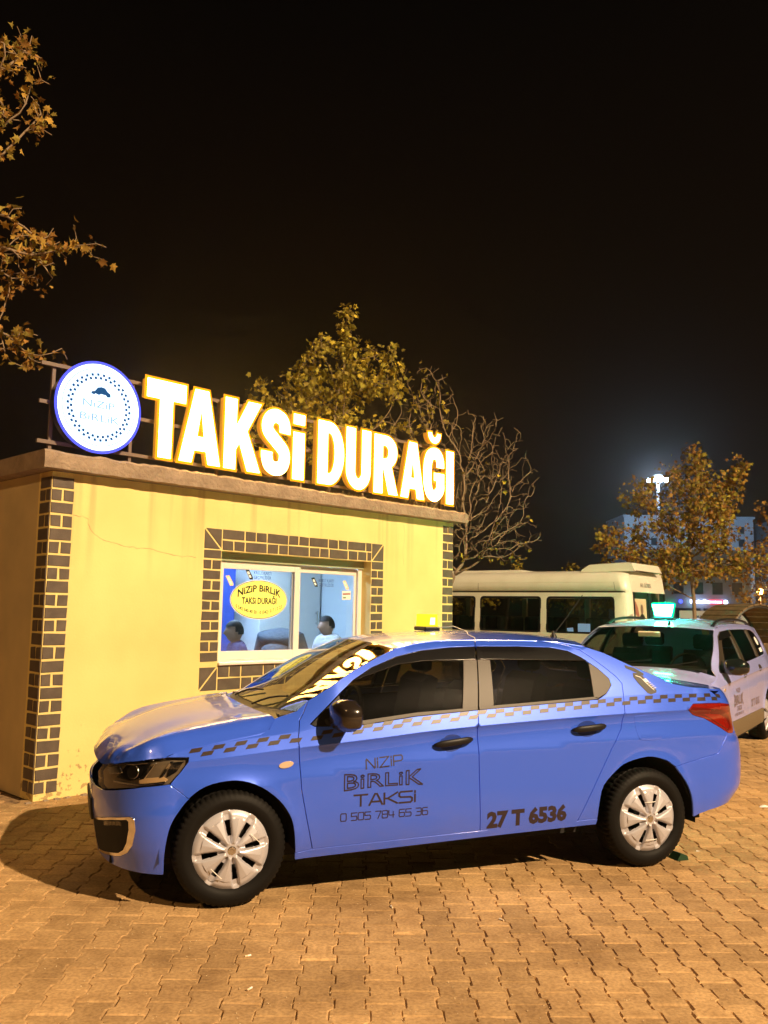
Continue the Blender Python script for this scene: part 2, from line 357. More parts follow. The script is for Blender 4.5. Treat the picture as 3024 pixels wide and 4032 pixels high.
for x, y, vis in slots:
    dz = rp.uniform(-.0022, .0022); tx, ty = rp.gauss(0, .005), rp.gauss(0, .005); rz = PROT + rp.gauss(0, .006) + (math.pi if rp.random() < .5 else 0)
    dx, dy = rp.gauss(0, .0009), rp.gauss(0, .0009); k = rp.randrange(6) if rp.random() < .88 else rp.randrange(6, 8)
    mat = Matrix.Translation((x + dx, y + dy, dz)) @ Matrix.Rotation(rz, 4, 'Z') @ Matrix.Rotation(tx, 4, 'X') @ Matrix.Rotation(ty, 4, 'Y')
    if (x, y) in chosen:
        o = bpy.data.objects.new('paver', pm[k]); link(o, ground); o.matrix_world = mat
    else:
        v, f = variants[k]; acc.add([(mat @ Vector(p))[:] for p in v], f)
far_p = acc.build('farther_pavers', M['paver'], ground, fix=False); tag(far_p, kind='stuff')

# sand and grit swept over the blocks
gm = MB(); rg = random.Random(21)
for i in range(1400):
    y = 3.3 + 6 * rg.random() ** 1.6; x = rg.uniform(-.47, .47) * y; r = np.array([x, y]) - BL
    if -.2 < r @ BD < 5.5 and r @ BS > -.06: continue
    s = rg.uniform(.0012, .0042); a = rg.uniform(0, 6.28); ca, sa = math.cos(a) * s, math.sin(a) * s
    gm.add([(x - ca, y - sa, .001), (x + sa, y - ca, .001), (x + ca * 1.4, y + sa * 1.4, .001), (x - sa, y + ca, .001), (x, y, .001 + s)], [(0, 1, 4), (1, 2, 4), (2, 3, 4), (3, 0, 4)])
grit = gm.build('grit', pmat('pale_grit', (.55, .42, .25), .9), fix=False); tag(grit, 'loose sand and grit scattered over the paving blocks', 'grit', kind='stuff')

# ================================================================== taxi office building
def wall_mat():
    m = bpy.data.materials.new('cream_painted_plaster'); m.use_nodes = True; nt = m.node_tree; b = nt.nodes['Principled BSDF']; N = nt.nodes.new; L = nt.links.new
    tc = N('ShaderNodeTexCoord'); sep = N('ShaderNodeSeparateXYZ'); L(tc.outputs['Object'], sep.inputs[0])
    base = N('ShaderNodeTexNoise'); base.inputs['Scale'].default_value = 1.3; base.inputs['Detail'].default_value = 5; L(tc.outputs['Object'], base.inputs['Vector'])
    r = N('ShaderNodeValToRGB'); r.color_ramp.elements[0].position = .3; r.color_ramp.elements[1].position = .7
    r.color_ramp.elements[0].color = (.75, .59, .22, 1); r.color_ramp.elements[1].color = (.87, .71, .285, 1); L(base.outputs['Fac'], r.inputs[0])
    # rusty run-off streaks under the eave
    mp = N('ShaderNodeMapping'); mp.inputs['Scale'].default_value = (5.5, 5.5, .16); L(tc.outputs['Object'], mp.inputs[0])
    st = N('ShaderNodeTexNoise'); st.inputs['Scale'].default_value = 1.6; st.inputs['Detail'].default_value = 3; L(mp.outputs[0], st.inputs['Vector'])
    sr = N('ShaderNodeMapRange'); sr.inputs[1].default_value = .53; sr.inputs[2].default_value = .70; L(st.outputs['Fac'], sr.inputs[0])
    hz = N('ShaderNodeMapRange'); hz.inputs[1].default_value = 1.75; hz.inputs[2].default_value = 2.65; L(sep.outputs['Z'], hz.inputs[0])
    mu = N('ShaderNodeMath'); mu.operation = 'MULTIPLY'; L(sr.outputs[0], mu.inputs[0]); L(hz.outputs[0], mu.inputs[1])
    m1 = N('ShaderNodeMixRGB'); m1.inputs[2].default_value = (.50, .30, .13, 1); L(r.outputs[0], m1.inputs[1])
    mk = N('ShaderNodeMath'); mk.operation = 'MULTIPLY'; mk.inputs[1].default_value = .52; L(mu.outputs[0], mk.inputs[0]); L(mk.outputs[0], m1.inputs[0])
    # flaking paint and splash dirt near the ground
    fl = N('ShaderNodeTexNoise'); fl.inputs['Scale'].default_value = 15; fl.inputs['Detail'].default_value = 6; fl.inputs['Roughness'].default_value = .6; L(tc.outputs['Object'], fl.inputs['Vector'])
    lo = N('ShaderNodeMapRange'); lo.inputs[1].default_value = .62; lo.inputs[2].default_value = .06; L(sep.outputs['Z'], lo.inputs[0])
    lm = N('ShaderNodeMath'); lm.operation = 'MULTIPLY'; lm.inputs[1].default_value = .15; L(lo.outputs[0], lm.inputs[0])
    ad = N('ShaderNodeMath'); ad.operation = 'ADD'; L(fl.outputs['Fac'], ad.inputs[0]); L(lm.outputs[0], ad.inputs[1])
    th = N('ShaderNodeMapRange'); th.inputs[1].default_value = .695; th.inputs[2].default_value = .715; L(ad.outputs[0], th.inputs[0])
    gate = N('ShaderNodeMath'); gate.operation = 'LESS_THAN'; gate.inputs[1].default_value = .64; L(sep.outputs['Z'], gate.inputs[0])
    tg = N('ShaderNodeMath'); tg.operation = 'MULTIPLY'; L(th.outputs[0], tg.inputs[0]); L(gate.outputs[0], tg.inputs[1])
    m2 = N('ShaderNodeMixRGB'); m2.inputs[2].default_value = (.30, .19, .09, 1); L(m1.outputs[0], m2.inputs[1])
    tm = N('ShaderNodeMath'); tm.operation = 'MULTIPLY'; tm.inputs[1].default_value = .7; L(tg.outputs[0], tm.inputs[0]); L(tm.outputs[0], m2.inputs[0])
    L(m2.outputs[0], b.inputs['Base Color']); b.inputs['Roughness'].default_value = .75; b.inputs['Specular IOR Level'].default_value = .25
    fn = N('ShaderNodeTexNoise'); fn.inputs['Scale'].default_value = 45; fn.inputs['Detail'].default_value = 4; L(tc.outputs['Object'], fn.inputs['Vector'])
    bp = N('ShaderNodeBump'); bp.inputs['Strength'].default_value = .25; bp.inputs['Distance'].default_value = .004; L(fn.outputs['Fac'], bp.inputs['Height']); L(bp.outputs[0], b.inputs['Normal'])
    return m
M['wall'] = wall_mat()
M['side_wall'] = pmat('beige_side_plaster', (.64, .50, .26), .8, noise=(2.2, (.52, .41, .22), .35, .7), bump=(45, .3, .004))
M['concrete'] = pmat('rough_concrete', (.36, .27, .19), .9, noise=(7, (.22, .16, .11), .35, .75), bump=(28, .9, .02))
M['brick'] = pmat('painted_dark_brick', (.085, .062, .045), .62, noise=(9, (.13, .098, .072), .35, .75), bump=(55, .3, .003))
M['lintel_shade'] = pmat('green_shade_tint', (.36, .40, .24), .8)
M['room'] = pmat('white_room_wall', (.70, .80, .88), .7)
LBR, ZT = 5.2713, 2.66
office = thing('taxi_office', 'cream plastered single-storey taxi office with dark brick borders and flat concrete roof', 'building', (BL[0], BL[1], 0), BYAW)
OX0, OX1, OZ0, OZ1, DEP = 1.7433, 3.8125, 1.0348, 2.134, 3.1    # window opening
ZR = 2.70
w = MB()
TH = .24
w.box(0, OX0, 0, TH, 0, ZR); w.box(OX1, LBR, 0, TH, 0, ZR); w.box(OX0, OX1, 0, TH, 0, OZ0); w.box(OX0, OX1, 0, TH, OZ1, ZR)
w.build('front_wall', M['wall'], office)
MB().box(.0, .2, TH, DEP, 0, ZR).build('side_wall', M['side_wall'], office)
MB().box(LBR - .2, LBR, TH, DEP, 0, ZR).build('side_wall', M['side_wall'], office)
MB().box(.2, LBR - .2, DEP - .2, DEP, 0, ZR).build('back_wall', M['side_wall'], office)
# roof slab: ragged concrete, a little thinner towards the far end
def slab():
    nx = 90; v = []; f = []; rn = random.Random(5)
    L0, L1, D0, D1 = -.135, 5.40, -.135, DEP + .15
    for i in range(nx + 1):
        t = i / nx; l = L0 + (L1 - L0) * t; zb = 2.701 + .006 * rn.random(); ztop = 2.853 - .016 * t + rn.uniform(-.009, .007)
        e = rn.uniform(-.006, .006)
        v += [(l, D0 + e, zb), (l, D0 + e * .6 - .004, zb + .05), (l, D0 + rn.uniform(-.005, .007), ztop - .02), (l, D0 + .02, ztop), (l, D1, 2.85), (l, D1, 2.701)]
    for i in range(nx):
        a, b = i * 6, (i + 1) * 6
        f += [(a + j, b + j, b + (j + 1) % 6, a + (j + 1) % 6) for j in range(6)]
    f += [tuple(range(6)), tuple(range(nx * 6, nx * 6 + 6))[::-1]]
    o = mobj('roof_slab', v, f, M['concrete'], office)
    bm = bmesh.new(); bm.from_mesh(o.data); bmesh.ops.recalc_face_normals(bm, faces=bm.faces[:]); bm.to_mesh(o.data); bm.free()
slab()
# bricks: each one proud of the plaster
def brick(l0, l1, z0, z1, face='front', poly=None, t=.007):
    rn = random; j = lambda: rn.uniform(-.003, .003)
    P = poly or [(l0 + j(), z0 + j()), (l1 + j(), z0 + j()), (l1 + j(), z1 + j()), (l0 + j(), z1 + j())]
    n = len(P); c = np.mean(P, axis=0); Q = [tuple(c + (np.array(p) - c) * (1 - .006 / max(.03, np.linalg.norm(np.array(p) - c)))) for p in P]
    if face == 'front': v = [(a, 0.001, b) for a, b in P] + [(a, -t, b) for a, b in Q]
    elif face == 'left': v = [(0.001, a, b) for a, b in P] + [(-t, a, b) for a, b in Q]
    else: v = [(LBR - .001, a, b) for a, b in P] + [(LBR + t, a, b) for a, b in Q]
    f = [tuple(range(n, 2 * n)), ] + [(i, (i + 1) % n, n + (i + 1) % n, n + i) for i in range(n)]
    o = mobj('brick', v, f, M['brick'], office)
    bm = bmesh.new(); bm.from_mesh(o.data); bmesh.ops.recalc_face_normals(bm, faces=bm.faces[:])
    bm.to_mesh(o.data); bm.free(); return o
CWD, G = .197, .017
z = 2.655; row = 0
while z > .06:
    hrow = .092 + random.uniform(-.006, .006); z0 = max(z - hrow, .03)
    for face, a0, a1 in (('front', .004, CWD), ('left', .004, CWD), ('front', LBR - CWD, LBR - .004)):
        half = (row % 2 == 1) if a0 < 1 else (row % 2 == 0)
        mid = a0 + (a1 - a0) * .5 + random.uniform(-.008, .008)
        if half: brick(a0, mid - G / 2, z0, z, face); brick(mid + G / 2, a1, z0, z, face)
        else: brick(a0, a1, z0, z, face)
    z = z0 - G; row += 1
WX0, WX1, WZ0, WZ1 = 1.5385, 4.0063, .7959, 2.3437
g = .013
def hband(z0, z1, start):
    """two rows of bricks above/below the window"""
    zm = (z0 + z1) / 2
    for rowi, (za, zb) in enumerate(((zm + g / 2, z1), (z0, zm - g / 2))):
        x = OX0 + .006; k = (start + rowi) % 2
        while x < OX1 - .03:
            ws = [.272] if k % 2 == 0 else [.128, .126]
            for wd in ws:
                x1 = min(x + wd + random.uniform(-.008, .008), OX1 - .004)
                if x1 - x > .03: brick(x, x1, za, zb)
                x = x1 + g
            k += 1
hband(OZ1 + .008, WZ1, 0); hband(WZ0, OZ0 - .012, 1)
def vband(x0, x1, halves):
    z = OZ1 + .0; k = halves
    while z > OZ0 + .02:
        z0 = max(z - .078 - random.uniform(0, .008), OZ0)
        if k % 2 == 0: brick(x0, x1, z0, z)
        else:
            mid = (x0 + x1) / 2 + random.uniform(-.008, .008); brick(x0, mid - .008, z0, z); brick(mid + .008, x1, z0, z)
        z = z0 - .016; k += 1
vband(WX0, OX0 - .006, 0); vband(OX1 + .008, WX1, 0)
for cx0, cx1, cz0, cz1, sgn in ((WX0, OX0 - .006, OZ1 + .012, WZ1, -1), (OX1 + .008, WX1, OZ1 + .012, WZ1, 1), (WX0, OX0 - .006, WZ0, OZ0 - .02, 1), (OX1 + .008, WX1, WZ0, OZ0 - .02, -1)):
    q = .012
    if sgn > 0:
        brick(0, 0, 0, 0, poly=[(cx0, cz0 + q), (cx1 - q, cz1), (cx0, cz1)]); brick(0, 0, 0, 0, poly=[(cx0 + q, cz0), (cx1, cz0), (cx1, cz1 - q)])
    else:
        brick(0, 0, 0, 0, poly=[(cx0, cz1 - q), (cx0, cz0), (cx1 - q, cz0)]); brick(0, 0, 0, 0, poly=[(cx0 + q, cz1), (cx1, cz0 + q), (cx1, cz1)])
# broken mortar edge and debris along the foot of the wall
rn = random.Random(11); fm = MB()
for i in range(46):
    l = -.05 + i * .117 + rn.uniform(-.03, .03); s = rn.uniform(.015, .05)
    fm.add([(l + s * a, -.02 - s * .6 + s * b * .8, c * s * .5 - .006) for a, b, c in ((-1, -1, 0), (1, -1, 0), (1, .9, 0), (-1, .9, 0), (-.5, -.2, 1), (.6, 0, .8), (.4, .8, 1), (-.6, .7, .9))],
           [(0, 1, 5, 4), (1, 2, 6, 5), (2, 3, 7, 6), (3, 0, 4, 7), (4, 5, 6, 7)])
tag(fm.build('mortar_rubble', M['concrete'], office), kind='stuff')

# hairline crack across the corner and the upper wall
def crack(pts, wd=.0032):
    P = np.array(spl(pts, 5)); rn = np.random.RandomState(2); P[:, 1] += rn.normal(0, .004, len(P)); T = np.gradient(P, axis=0); T /= np.linalg.norm(T, axis=1)[:, None]; Nn = np.stack([-T[:, 1], T[:, 0]], 1) * (wd / 2 * rn.uniform(.3, 1.2, len(P)))[:, None]
    A, B_ = P + Nn, P - Nn; n = len(P); mobj('crack', [(a, -.0012, b) for a, b in A] + [(a, -.0012, b) for a, b in B_], [(i, i + 1, n + i + 1, n + i) for i in range(n - 1)], M['brick'], office)
crack([(.20, 2.345), (.33, 2.33), (.345, 2.27), (.40, 2.20), (.50, 2.15), (.62, 2.13), (.75, 2.105), (.95, 2.10), (1.2, 2.06), (1.45, 2.05)])
crack([(4.35, 2.60), (4.37, 2.45), (4.34, 2.30), (4.36, 2.12)], .0025); crack([(.62, .36), (.75, .40), (.86, .37), (1.0, .41)], .003)
# ---- sliding window
def rect_frame(name, x0, x1, z0, z1, bw, d0, d1, mat, parent, bb=None):
    bb = bb if bb is not None else bw; m_ = MB()
    m_.box(x0, x0 + bw, d0, d1, z0, z1, ch=.004); m_.box(x1 - bw, x1, d0, d1, z0, z1, ch=.004)
    m_.box(x0 + bw, x1 - bw, d0 + .001, d1 - .001, z1 - bw, z1, ch=.003); m_.box(x0 + bw, x1 - bw, d0 + .001, d1 - .001, z0, z0 + bb, ch=.003)
    return m_.build(name, mat, parent)
win = bpy.data.objects.new('window', None); link(win, office)
rect_frame('window_frame', OX0 + .002, OX1 - .002, OZ0 + .002, OZ1 - .002, .06, .145, .225, M['white_plastic'], win, .03)
rect_frame('sash', OX0 + .064, 2.887, OZ0 + .034, 2.05, .078, .150, .178, M['white_plastic'], win, .085)
rect_frame('sash', 2.80, 3.80, OZ0 + .034, 2.05, .075, .184, .214, M['white_plastic'], win, .085)
MB().box(OX0 + .002, OX1 - .002, .120, .144, OZ1 - .085, OZ1 - .002).build('lintel_shade_strip', M['lintel_shade'], win)  # grey-green puts the green-lit shade under the lintel into the colour
MB().box(OX0 - .002, OX1 + .01, -.035, .146, OZ0 - .004, OZ0 + .022, ch=.006).build('sill', M['white_plastic'], win)
MB().box(OX0 + .142, 2.809, .162, .166, OZ0 + .119, 1.972).build('pane', M['pane'], win)
MB().box(2.875, 3.725, .197, .201, OZ0 + .119, 1.975).build('pane', M['pane'], win)
# ---- stickers on the panes
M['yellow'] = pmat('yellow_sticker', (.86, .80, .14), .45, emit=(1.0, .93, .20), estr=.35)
M['print_black'] = pmat('black_print', (.01, .008, .006), .5)
M['print_white'] = pmat('white_print', (.85, .85, .82), .5)
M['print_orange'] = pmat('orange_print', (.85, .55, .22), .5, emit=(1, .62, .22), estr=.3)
M['print_blue'] = pmat('dark_blue_print', (.05, .10, .28), .5)
def flat_text(name, body, mat, parent, x, z, h, wx, d, bold=.02, warp=None):
    """text on a plane facing -d; fitted to width wx"""
    v, f, wd = text2d(body, bold); P = v.copy(); P[:, 0] *= wx / wd; P[:, 1] *= h
    Q = [(x + a, d, z + b) for a, b in P] if warp is None else [warp(a, b, d) for a, b in P]
    return mobj(name, Q, f, mat, parent)
st = thing('oval_sticker', 'yellow oval window sticker with black rim, station name and telephone numbers', 'sticker', (BL[0], BL[1], 0), BYAW)
OC = (2.349, 1.671); A_, B_ = .370, .203
def ellipse(a, b, n=64): return [(OC[0] + a * math.cos(2 * math.pi * i / n), OC[1] + b * math.sin(2 * math.pi * i / n)) for i in range(n)]
mobj('sticker_edge', [(x, .1600, zz) for x, zz in ellipse(A_, B_)], [tuple(range(64))], M['print_white'], st)
mobj('sticker_rim', [(x, .1594, zz) for x, zz in ellipse(A_ - .008, B_ - .008)], [tuple(range(64))], M['print_black'], st)
mobj('sticker_face', [(x, .1588, zz) for x, zz in ellipse(A_ - .014, B_ - .014)], [tuple(range(64))], M['yellow'], st)
def arcw(x0, wx, zb, hgt, bend):
    def wfun(a, b, d):
        x = x0 + a; t = (x - OC[0]) / (wx / 2); return (x, d, zb + b * (1 + .12 * t * t * (1 if bend < 0 else 0)) + bend * t * t)
    return wfun
flat_text('sticker_text', 'NiZiP BiRLiK', M['print_black'], st, 0, 0, .068, .56, .1582, .03, arcw(OC[0] - .28, .56, 1.755, .068, -.062))
flat_text('sticker_text', 'TAKSi DURAĞI', M['print_black'], st, OC[0] - .225, 1.628, .066, .45, .1582, .03)
flat_text('sticker_text', '0 542 340 40 50 - 0 (342) 517 12 22', M['print_black'], st, 0, 0, .036, .60, .1582, .02, arcw(OC[0] - .30, .60, 1.524, .036, .066))
def card_notice(x, z, d, label, icon_only=False, mat=None):
    t = thing('card_notice', label, 'sticker', (BL[0], BL[1], 0), BYAW, 'card payment stickers on the panes')
    mm = mat or M['print_black']
    def quad(nm, pts, mt, dd): mobj(nm, [(x + a, dd, z + b) for a, b in pts], [tuple(range(len(pts)))], mt, t)
    quad('terminal_icon', [(0, .085), (.045, .092), (.098, .012), (.10, -.01), (.06, -.012)], mm, d)
    quad('icon_screen', [(.018, .066), (.045, .072), (.062, .045), (.034, .038)], M['print_white'], d - .0006)
    quad('icon_keys', [(.04, .030), (.066, .036), (.082, .010), (.060, .004)], M['print_white'], d - .0006)
    if not icon_only:
        flat_text('notice_text', 'KREDİ KARTI', M['print_blue'], t, x + .112, z + .045, .034, .225, d, .012)
        flat_text('notice_text', 'GEÇERLİDİR', M['print_blue'], t, x + .112, z - .003, .034, .225, d, .012)
card_notice(2.157, 1.885, .1600, 'dark card payment sticker above the yellow oval on the front pane')
card_notice(3.080, 1.840, .1950, 'dark card payment sticker on the rear pane nearer the car')
card_notice(1.915, 1.815, .1600, 'orange card terminal sticker left of the yellow oval', True, M['print_orange'])
card_notice(3.552, 1.822, .1950, 'orange card terminal sticker high at the edge of the rear pane', True, M['print_orange'])
nt_ = thing('paper_notice', 'small white printed paper notice taped at the edge of the rear pane', 'notice', (BL[0], BL[1], 0), BYAW)
mobj('paper', [(3.55, .1950, 1.695), (3.685, .1950, 1.70), (3.685, .1950, 1.80), (3.55, .1950, 1.795)], [(0, 1, 2, 3)], M['print_white'], nt_)
mobj('red_line', [(3.56, .1944, 1.752), (3.675, .1944, 1.757), (3.675, .1944, 1.772), (3.56, .1944, 1.767)], [(0, 1, 2, 3)], M['tail'], nt_)
mobj('green_mark', [(3.565, .1944, 1.710), (3.61, .1944, 1.712), (3.61, .1944, 1.728), (3.565, .1944, 1.726)], [(0, 1, 2, 3)], pmat('green_print', (.05, .25, .12), .5), nt_)

# ---- room behind the window
rm = MB()
rm.box(.21, LBR - .21, TH + .002, DEP - .202, .0, .02); rm.build('room_floor', pmat('grey_tiles', (.4, .4, .42), .5), office)
MB().box(.21, LBR - .21, TH + .002, DEP - .202, 2.62, 2.66).build('ceiling', M['room'], office)
MB().box(.202, LBR - .202, DEP - .215, DEP - .203, .02, 2.62).build('room_wall', M['room'], office)
MB().box(LBR - .215, LBR - .203, TH + .002, DEP - .215, .02, 2.62).build('room_wall', M['room'], office)
MB().box(.203, .215, TH + .002, DEP - .215, .02, 2.62).build('room_wall', M['room'], office)
lampr = thing('ceiling_light', 'cool white ceiling light glowing inside the taxi office', 'light', (BL[0], BL[1], 0), BYAW)
MB().box(2.2, 3.4, 1.3, 1.6, 2.56, 2.615, ch=.01).build('diffuser', emat('cool_tube_light', (.50, .72, 1.0), 105.0), lampr)
def cab(name, label, cat, x0, x1, d0, d1, z0, z1, mat): 
    t = thing(name, label, cat, (BL[0], BL[1], 0), BYAW); b_ = MB().box(x0, x1, d0, d1, z0, z1, ch=.008).build('body', mat, t); return t
cb = cab('wardrobe', 'tall white wardrobe with bar handle seen through the rear pane', 'wardrobe', 3.95, 5.02, 2.2, 2.85, .02, 2.1, M['white_panel'])
MB().box(4.93, 4.95, 2.15, 2.17, 1.36, 1.56, ch=.004).box(4.93, 4.95, 2.17, 2.2, 1.38, 1.40).box(4.93, 4.95, 2.17, 2.2, 1.52, 1.54).build('handle', M['chrome'], cb)
MB().box(4.48, 4.488, 2.19, 2.2, .06, 2.06).build('door_gap', M['black'], cb)
bc = cab('blue_locker', 'dark blue locker standing against the wall behind the oval sticker', 'locker', 3.36, 3.62, 2.3, 2.85, .02, 2.12, pmat('dark_blue_steel', (.03, .06, .30), .4))
MB().box(3.375, 3.605, 2.292, 2.299, .08, 2.06).build('locker_door', pmat('blue_steel_door', (.035, .07, .34), .35), bc)
fr = cab('notice_board', 'pale blue framed board on the office back wall', 'board', 2.75, 3.25, 2.855, 2.88, 1.62, 2.15, pmat('pale_blue_board', (.45, .62, .85), .5))
MB().box(2.79, 3.21, 2.848, 2.854, 1.66, 2.11).build('sheet', M['print_white'], fr)
sw = cab('light_switch', 'white light switch on the office back wall', 'switch', 3.27, 3.33, 2.87, 2.884, 1.42, 1.50, M['white_panel'])
MB().box(3.285, 3.315, 2.862, 2.869, 1.44, 1.48, ch=.003).build('rocker', M['white_plastic'], sw)
dk = thing('office_table', 'low dark table beside the seated men in the office', 'table', (BL[0], BL[1], 0), BYAW)
MB().box(1.55, 2.25, 1.0, 1.55, 1.02, 1.06, ch=.005).build('table_top', M['gloss_black'], dk)
for lx in (1.6, 2.2):
    for ly in (1.05, 1.5): MB().box(lx - .02, lx + .02, ly - .02, ly + .02, .02, 1.02).build('leg', M['black'], dk)
def chair(label, lx, d, rz):
    t = thing('office_chair', label, 'chair', (BL[0] + BD[0] * lx + BS[0] * d, BL[1] + BD[1] * lx + BS[1] * d, .02), BYAW + rz, 'chairs in the taxi office')
    MB().box(-.23, .23, -.23, .23, .42, .48, ch=.02).build('seat', M['seat'], t)
    bm_ = MB(); prof = [(-.24 + .48 * i / 10, .55 + (1 - abs(i / 5 - 1) ** 2.4) * .44) for i in range(11)]
    bm_.prism([(-.22, .5)] + prof + [(.22, .5)], 'x', .20, .25); bm_.build('backrest', M['seat'], t)
    for sx in (-.2, .2):
        for sy in (-.2, .2): MB().tube([(sx, sy, .0), (sx * .9, sy * .9, .42)], .014, 6).build('leg', M['black'], t)
    return t

# ---- people in the office, seen from behind through the glass
M['skin'] = pmat('skin', (.42, .25, .18), .55); M['hair'] = pmat('dark_hair', (.015, .012, .012), .7)
M['navy'] = pmat('navy_jacket', (.02, .03, .16), .75, bump=(25, .5, .02)); M['slate'] = pmat('slate_jacket', (.035, .05, .075), .75, bump=(25, .5, .02))
M['offwhite'] = pmat('off_white_jacket', (.62, .60, .64), .6, bump=(16, .6, .03)); M['trouser'] = pmat('dark_trousers', (.02, .02, .025), .8)
def skinmesh(name, pts, edges, rad, mat, parent, sub=2):
    me = bpy.data.meshes.new(name); me.from_pydata(pts, edges, []); me.materials.append(mat)
    o = bpy.data.objects.new(name, me); link(o, parent)
    sk = o.modifiers.new('skin', 'SKIN'); sk.use_smooth_shade = True; sb = o.modifiers.new('sub', 'SUBSURF'); sb.levels = sub; sb.render_levels = sub
    for i, r_ in enumerate(rad): me.skin_vertices[0].data[i].radius = r_ if isinstance(r_, tuple) else (r_, r_)
    me.skin_vertices[0].data[0].use_root = True
    dg = bpy.context.evaluated_depsgraph_get(); m2 = bpy.data.meshes.new_from_object(o.evaluated_get(dg)); o.modifiers.clear(); o.data = m2
    return o
def head(parent, c, face, hair_mat, cap=None):
    """ellipsoid head with nose, ears; face = unit vector in local xy"""
    fx, fy = face; rx, ry = -fy, fx
    bm = bmesh.new(); bmesh.ops.create_uvsphere(bm, u_segments=20, v_segments=14, radius=1)
    for p in bm.verts:
        a, b, c_ = p.co; w_ = .098 if b > 0 else .098
        fa = b * .098 + (.012 if (b > .8 and -.35 < c_ < .1) else 0); k = 1 - .18 * max(0, -c_) * (1 if b > -.2 else .6)
        p.co = Vector((c[0] + rx * a * .075 * k + fx * fa * k, c[1] + ry * a * .075 * k + fy * fa * k, c[2] + c_ * .118))
    me = bpy.data.meshes.new('head'); bm.to_mesh(me); bm.free(); me.materials.append(M['skin']); me.polygons.foreach_set('use_smooth', [True] * len(me.polygons))
    link(bpy.data.objects.new('head', me), parent)
    for s in (-1, 1):
        e_ = MB().lathe([(.001, -.008), (.022, -.006), (.03, .004), (.018, .008), (.001, .006)], k=10, ax='z')
        vv = [(c[0] + rx * s * (.076 + v_[2] * .6) + fx * (v_[0] * .6 - .01), c[1] + ry * s * (.076 + v_[2] * .6) + fy * (v_[0] * .6 - .01), c[2] - .005 + v_[1]) for v_ in e_.v]
        mobj('ear', vv, e_.f, M['skin'], parent, smooth=True)
    nz = MB().add([(c[0] + fx * .09, c[1] + fy * .09, c[2] + .03), (c[0] + fx * .125, c[1] + fy * .125, c[2] - .02), (c[0] + fx * .09 + rx * .018, c[1] + fy * .09 + ry * .018, c[2] - .028), (c[0] + fx * .09 - rx * .018, c[1] + fy * .09 - ry * .018, c[2] - .028)], [(0, 2, 1), (0, 1, 3), (1, 2, 3)])
    nz.build('nose', M['skin'], parent)
    bm = bmesh.new(); bmesh.ops.create_uvsphere(bm, u_segments=20, v_segments=14, radius=1)
    dl = [p for p in bm.verts if (p.co.z < .30 and p.co.y > .20) or p.co.z < -.32 or (p.co.z < -.05 and p.co.y > -.25)]
    bmesh.ops.delete(bm, geom=dl, context='VERTS')
    for p in bm.verts:
        a, b, c_ = p.co; p.co = Vector((c[0] + rx * a * .084 + fx * b * .107 - fx * .003, c[1] + ry * a * .084 + fy * b * .107 - fy * .003, c[2] + .004 + c_ * .128))
    me = bpy.data.meshes.new('hair'); bm.to_mesh(me); bm.free(); me.materials.append(hair_mat); me.polygons.foreach_set('use_smooth', [True] * len(me.polygons))
    link(bpy.data.objects.new('hair', me), parent)
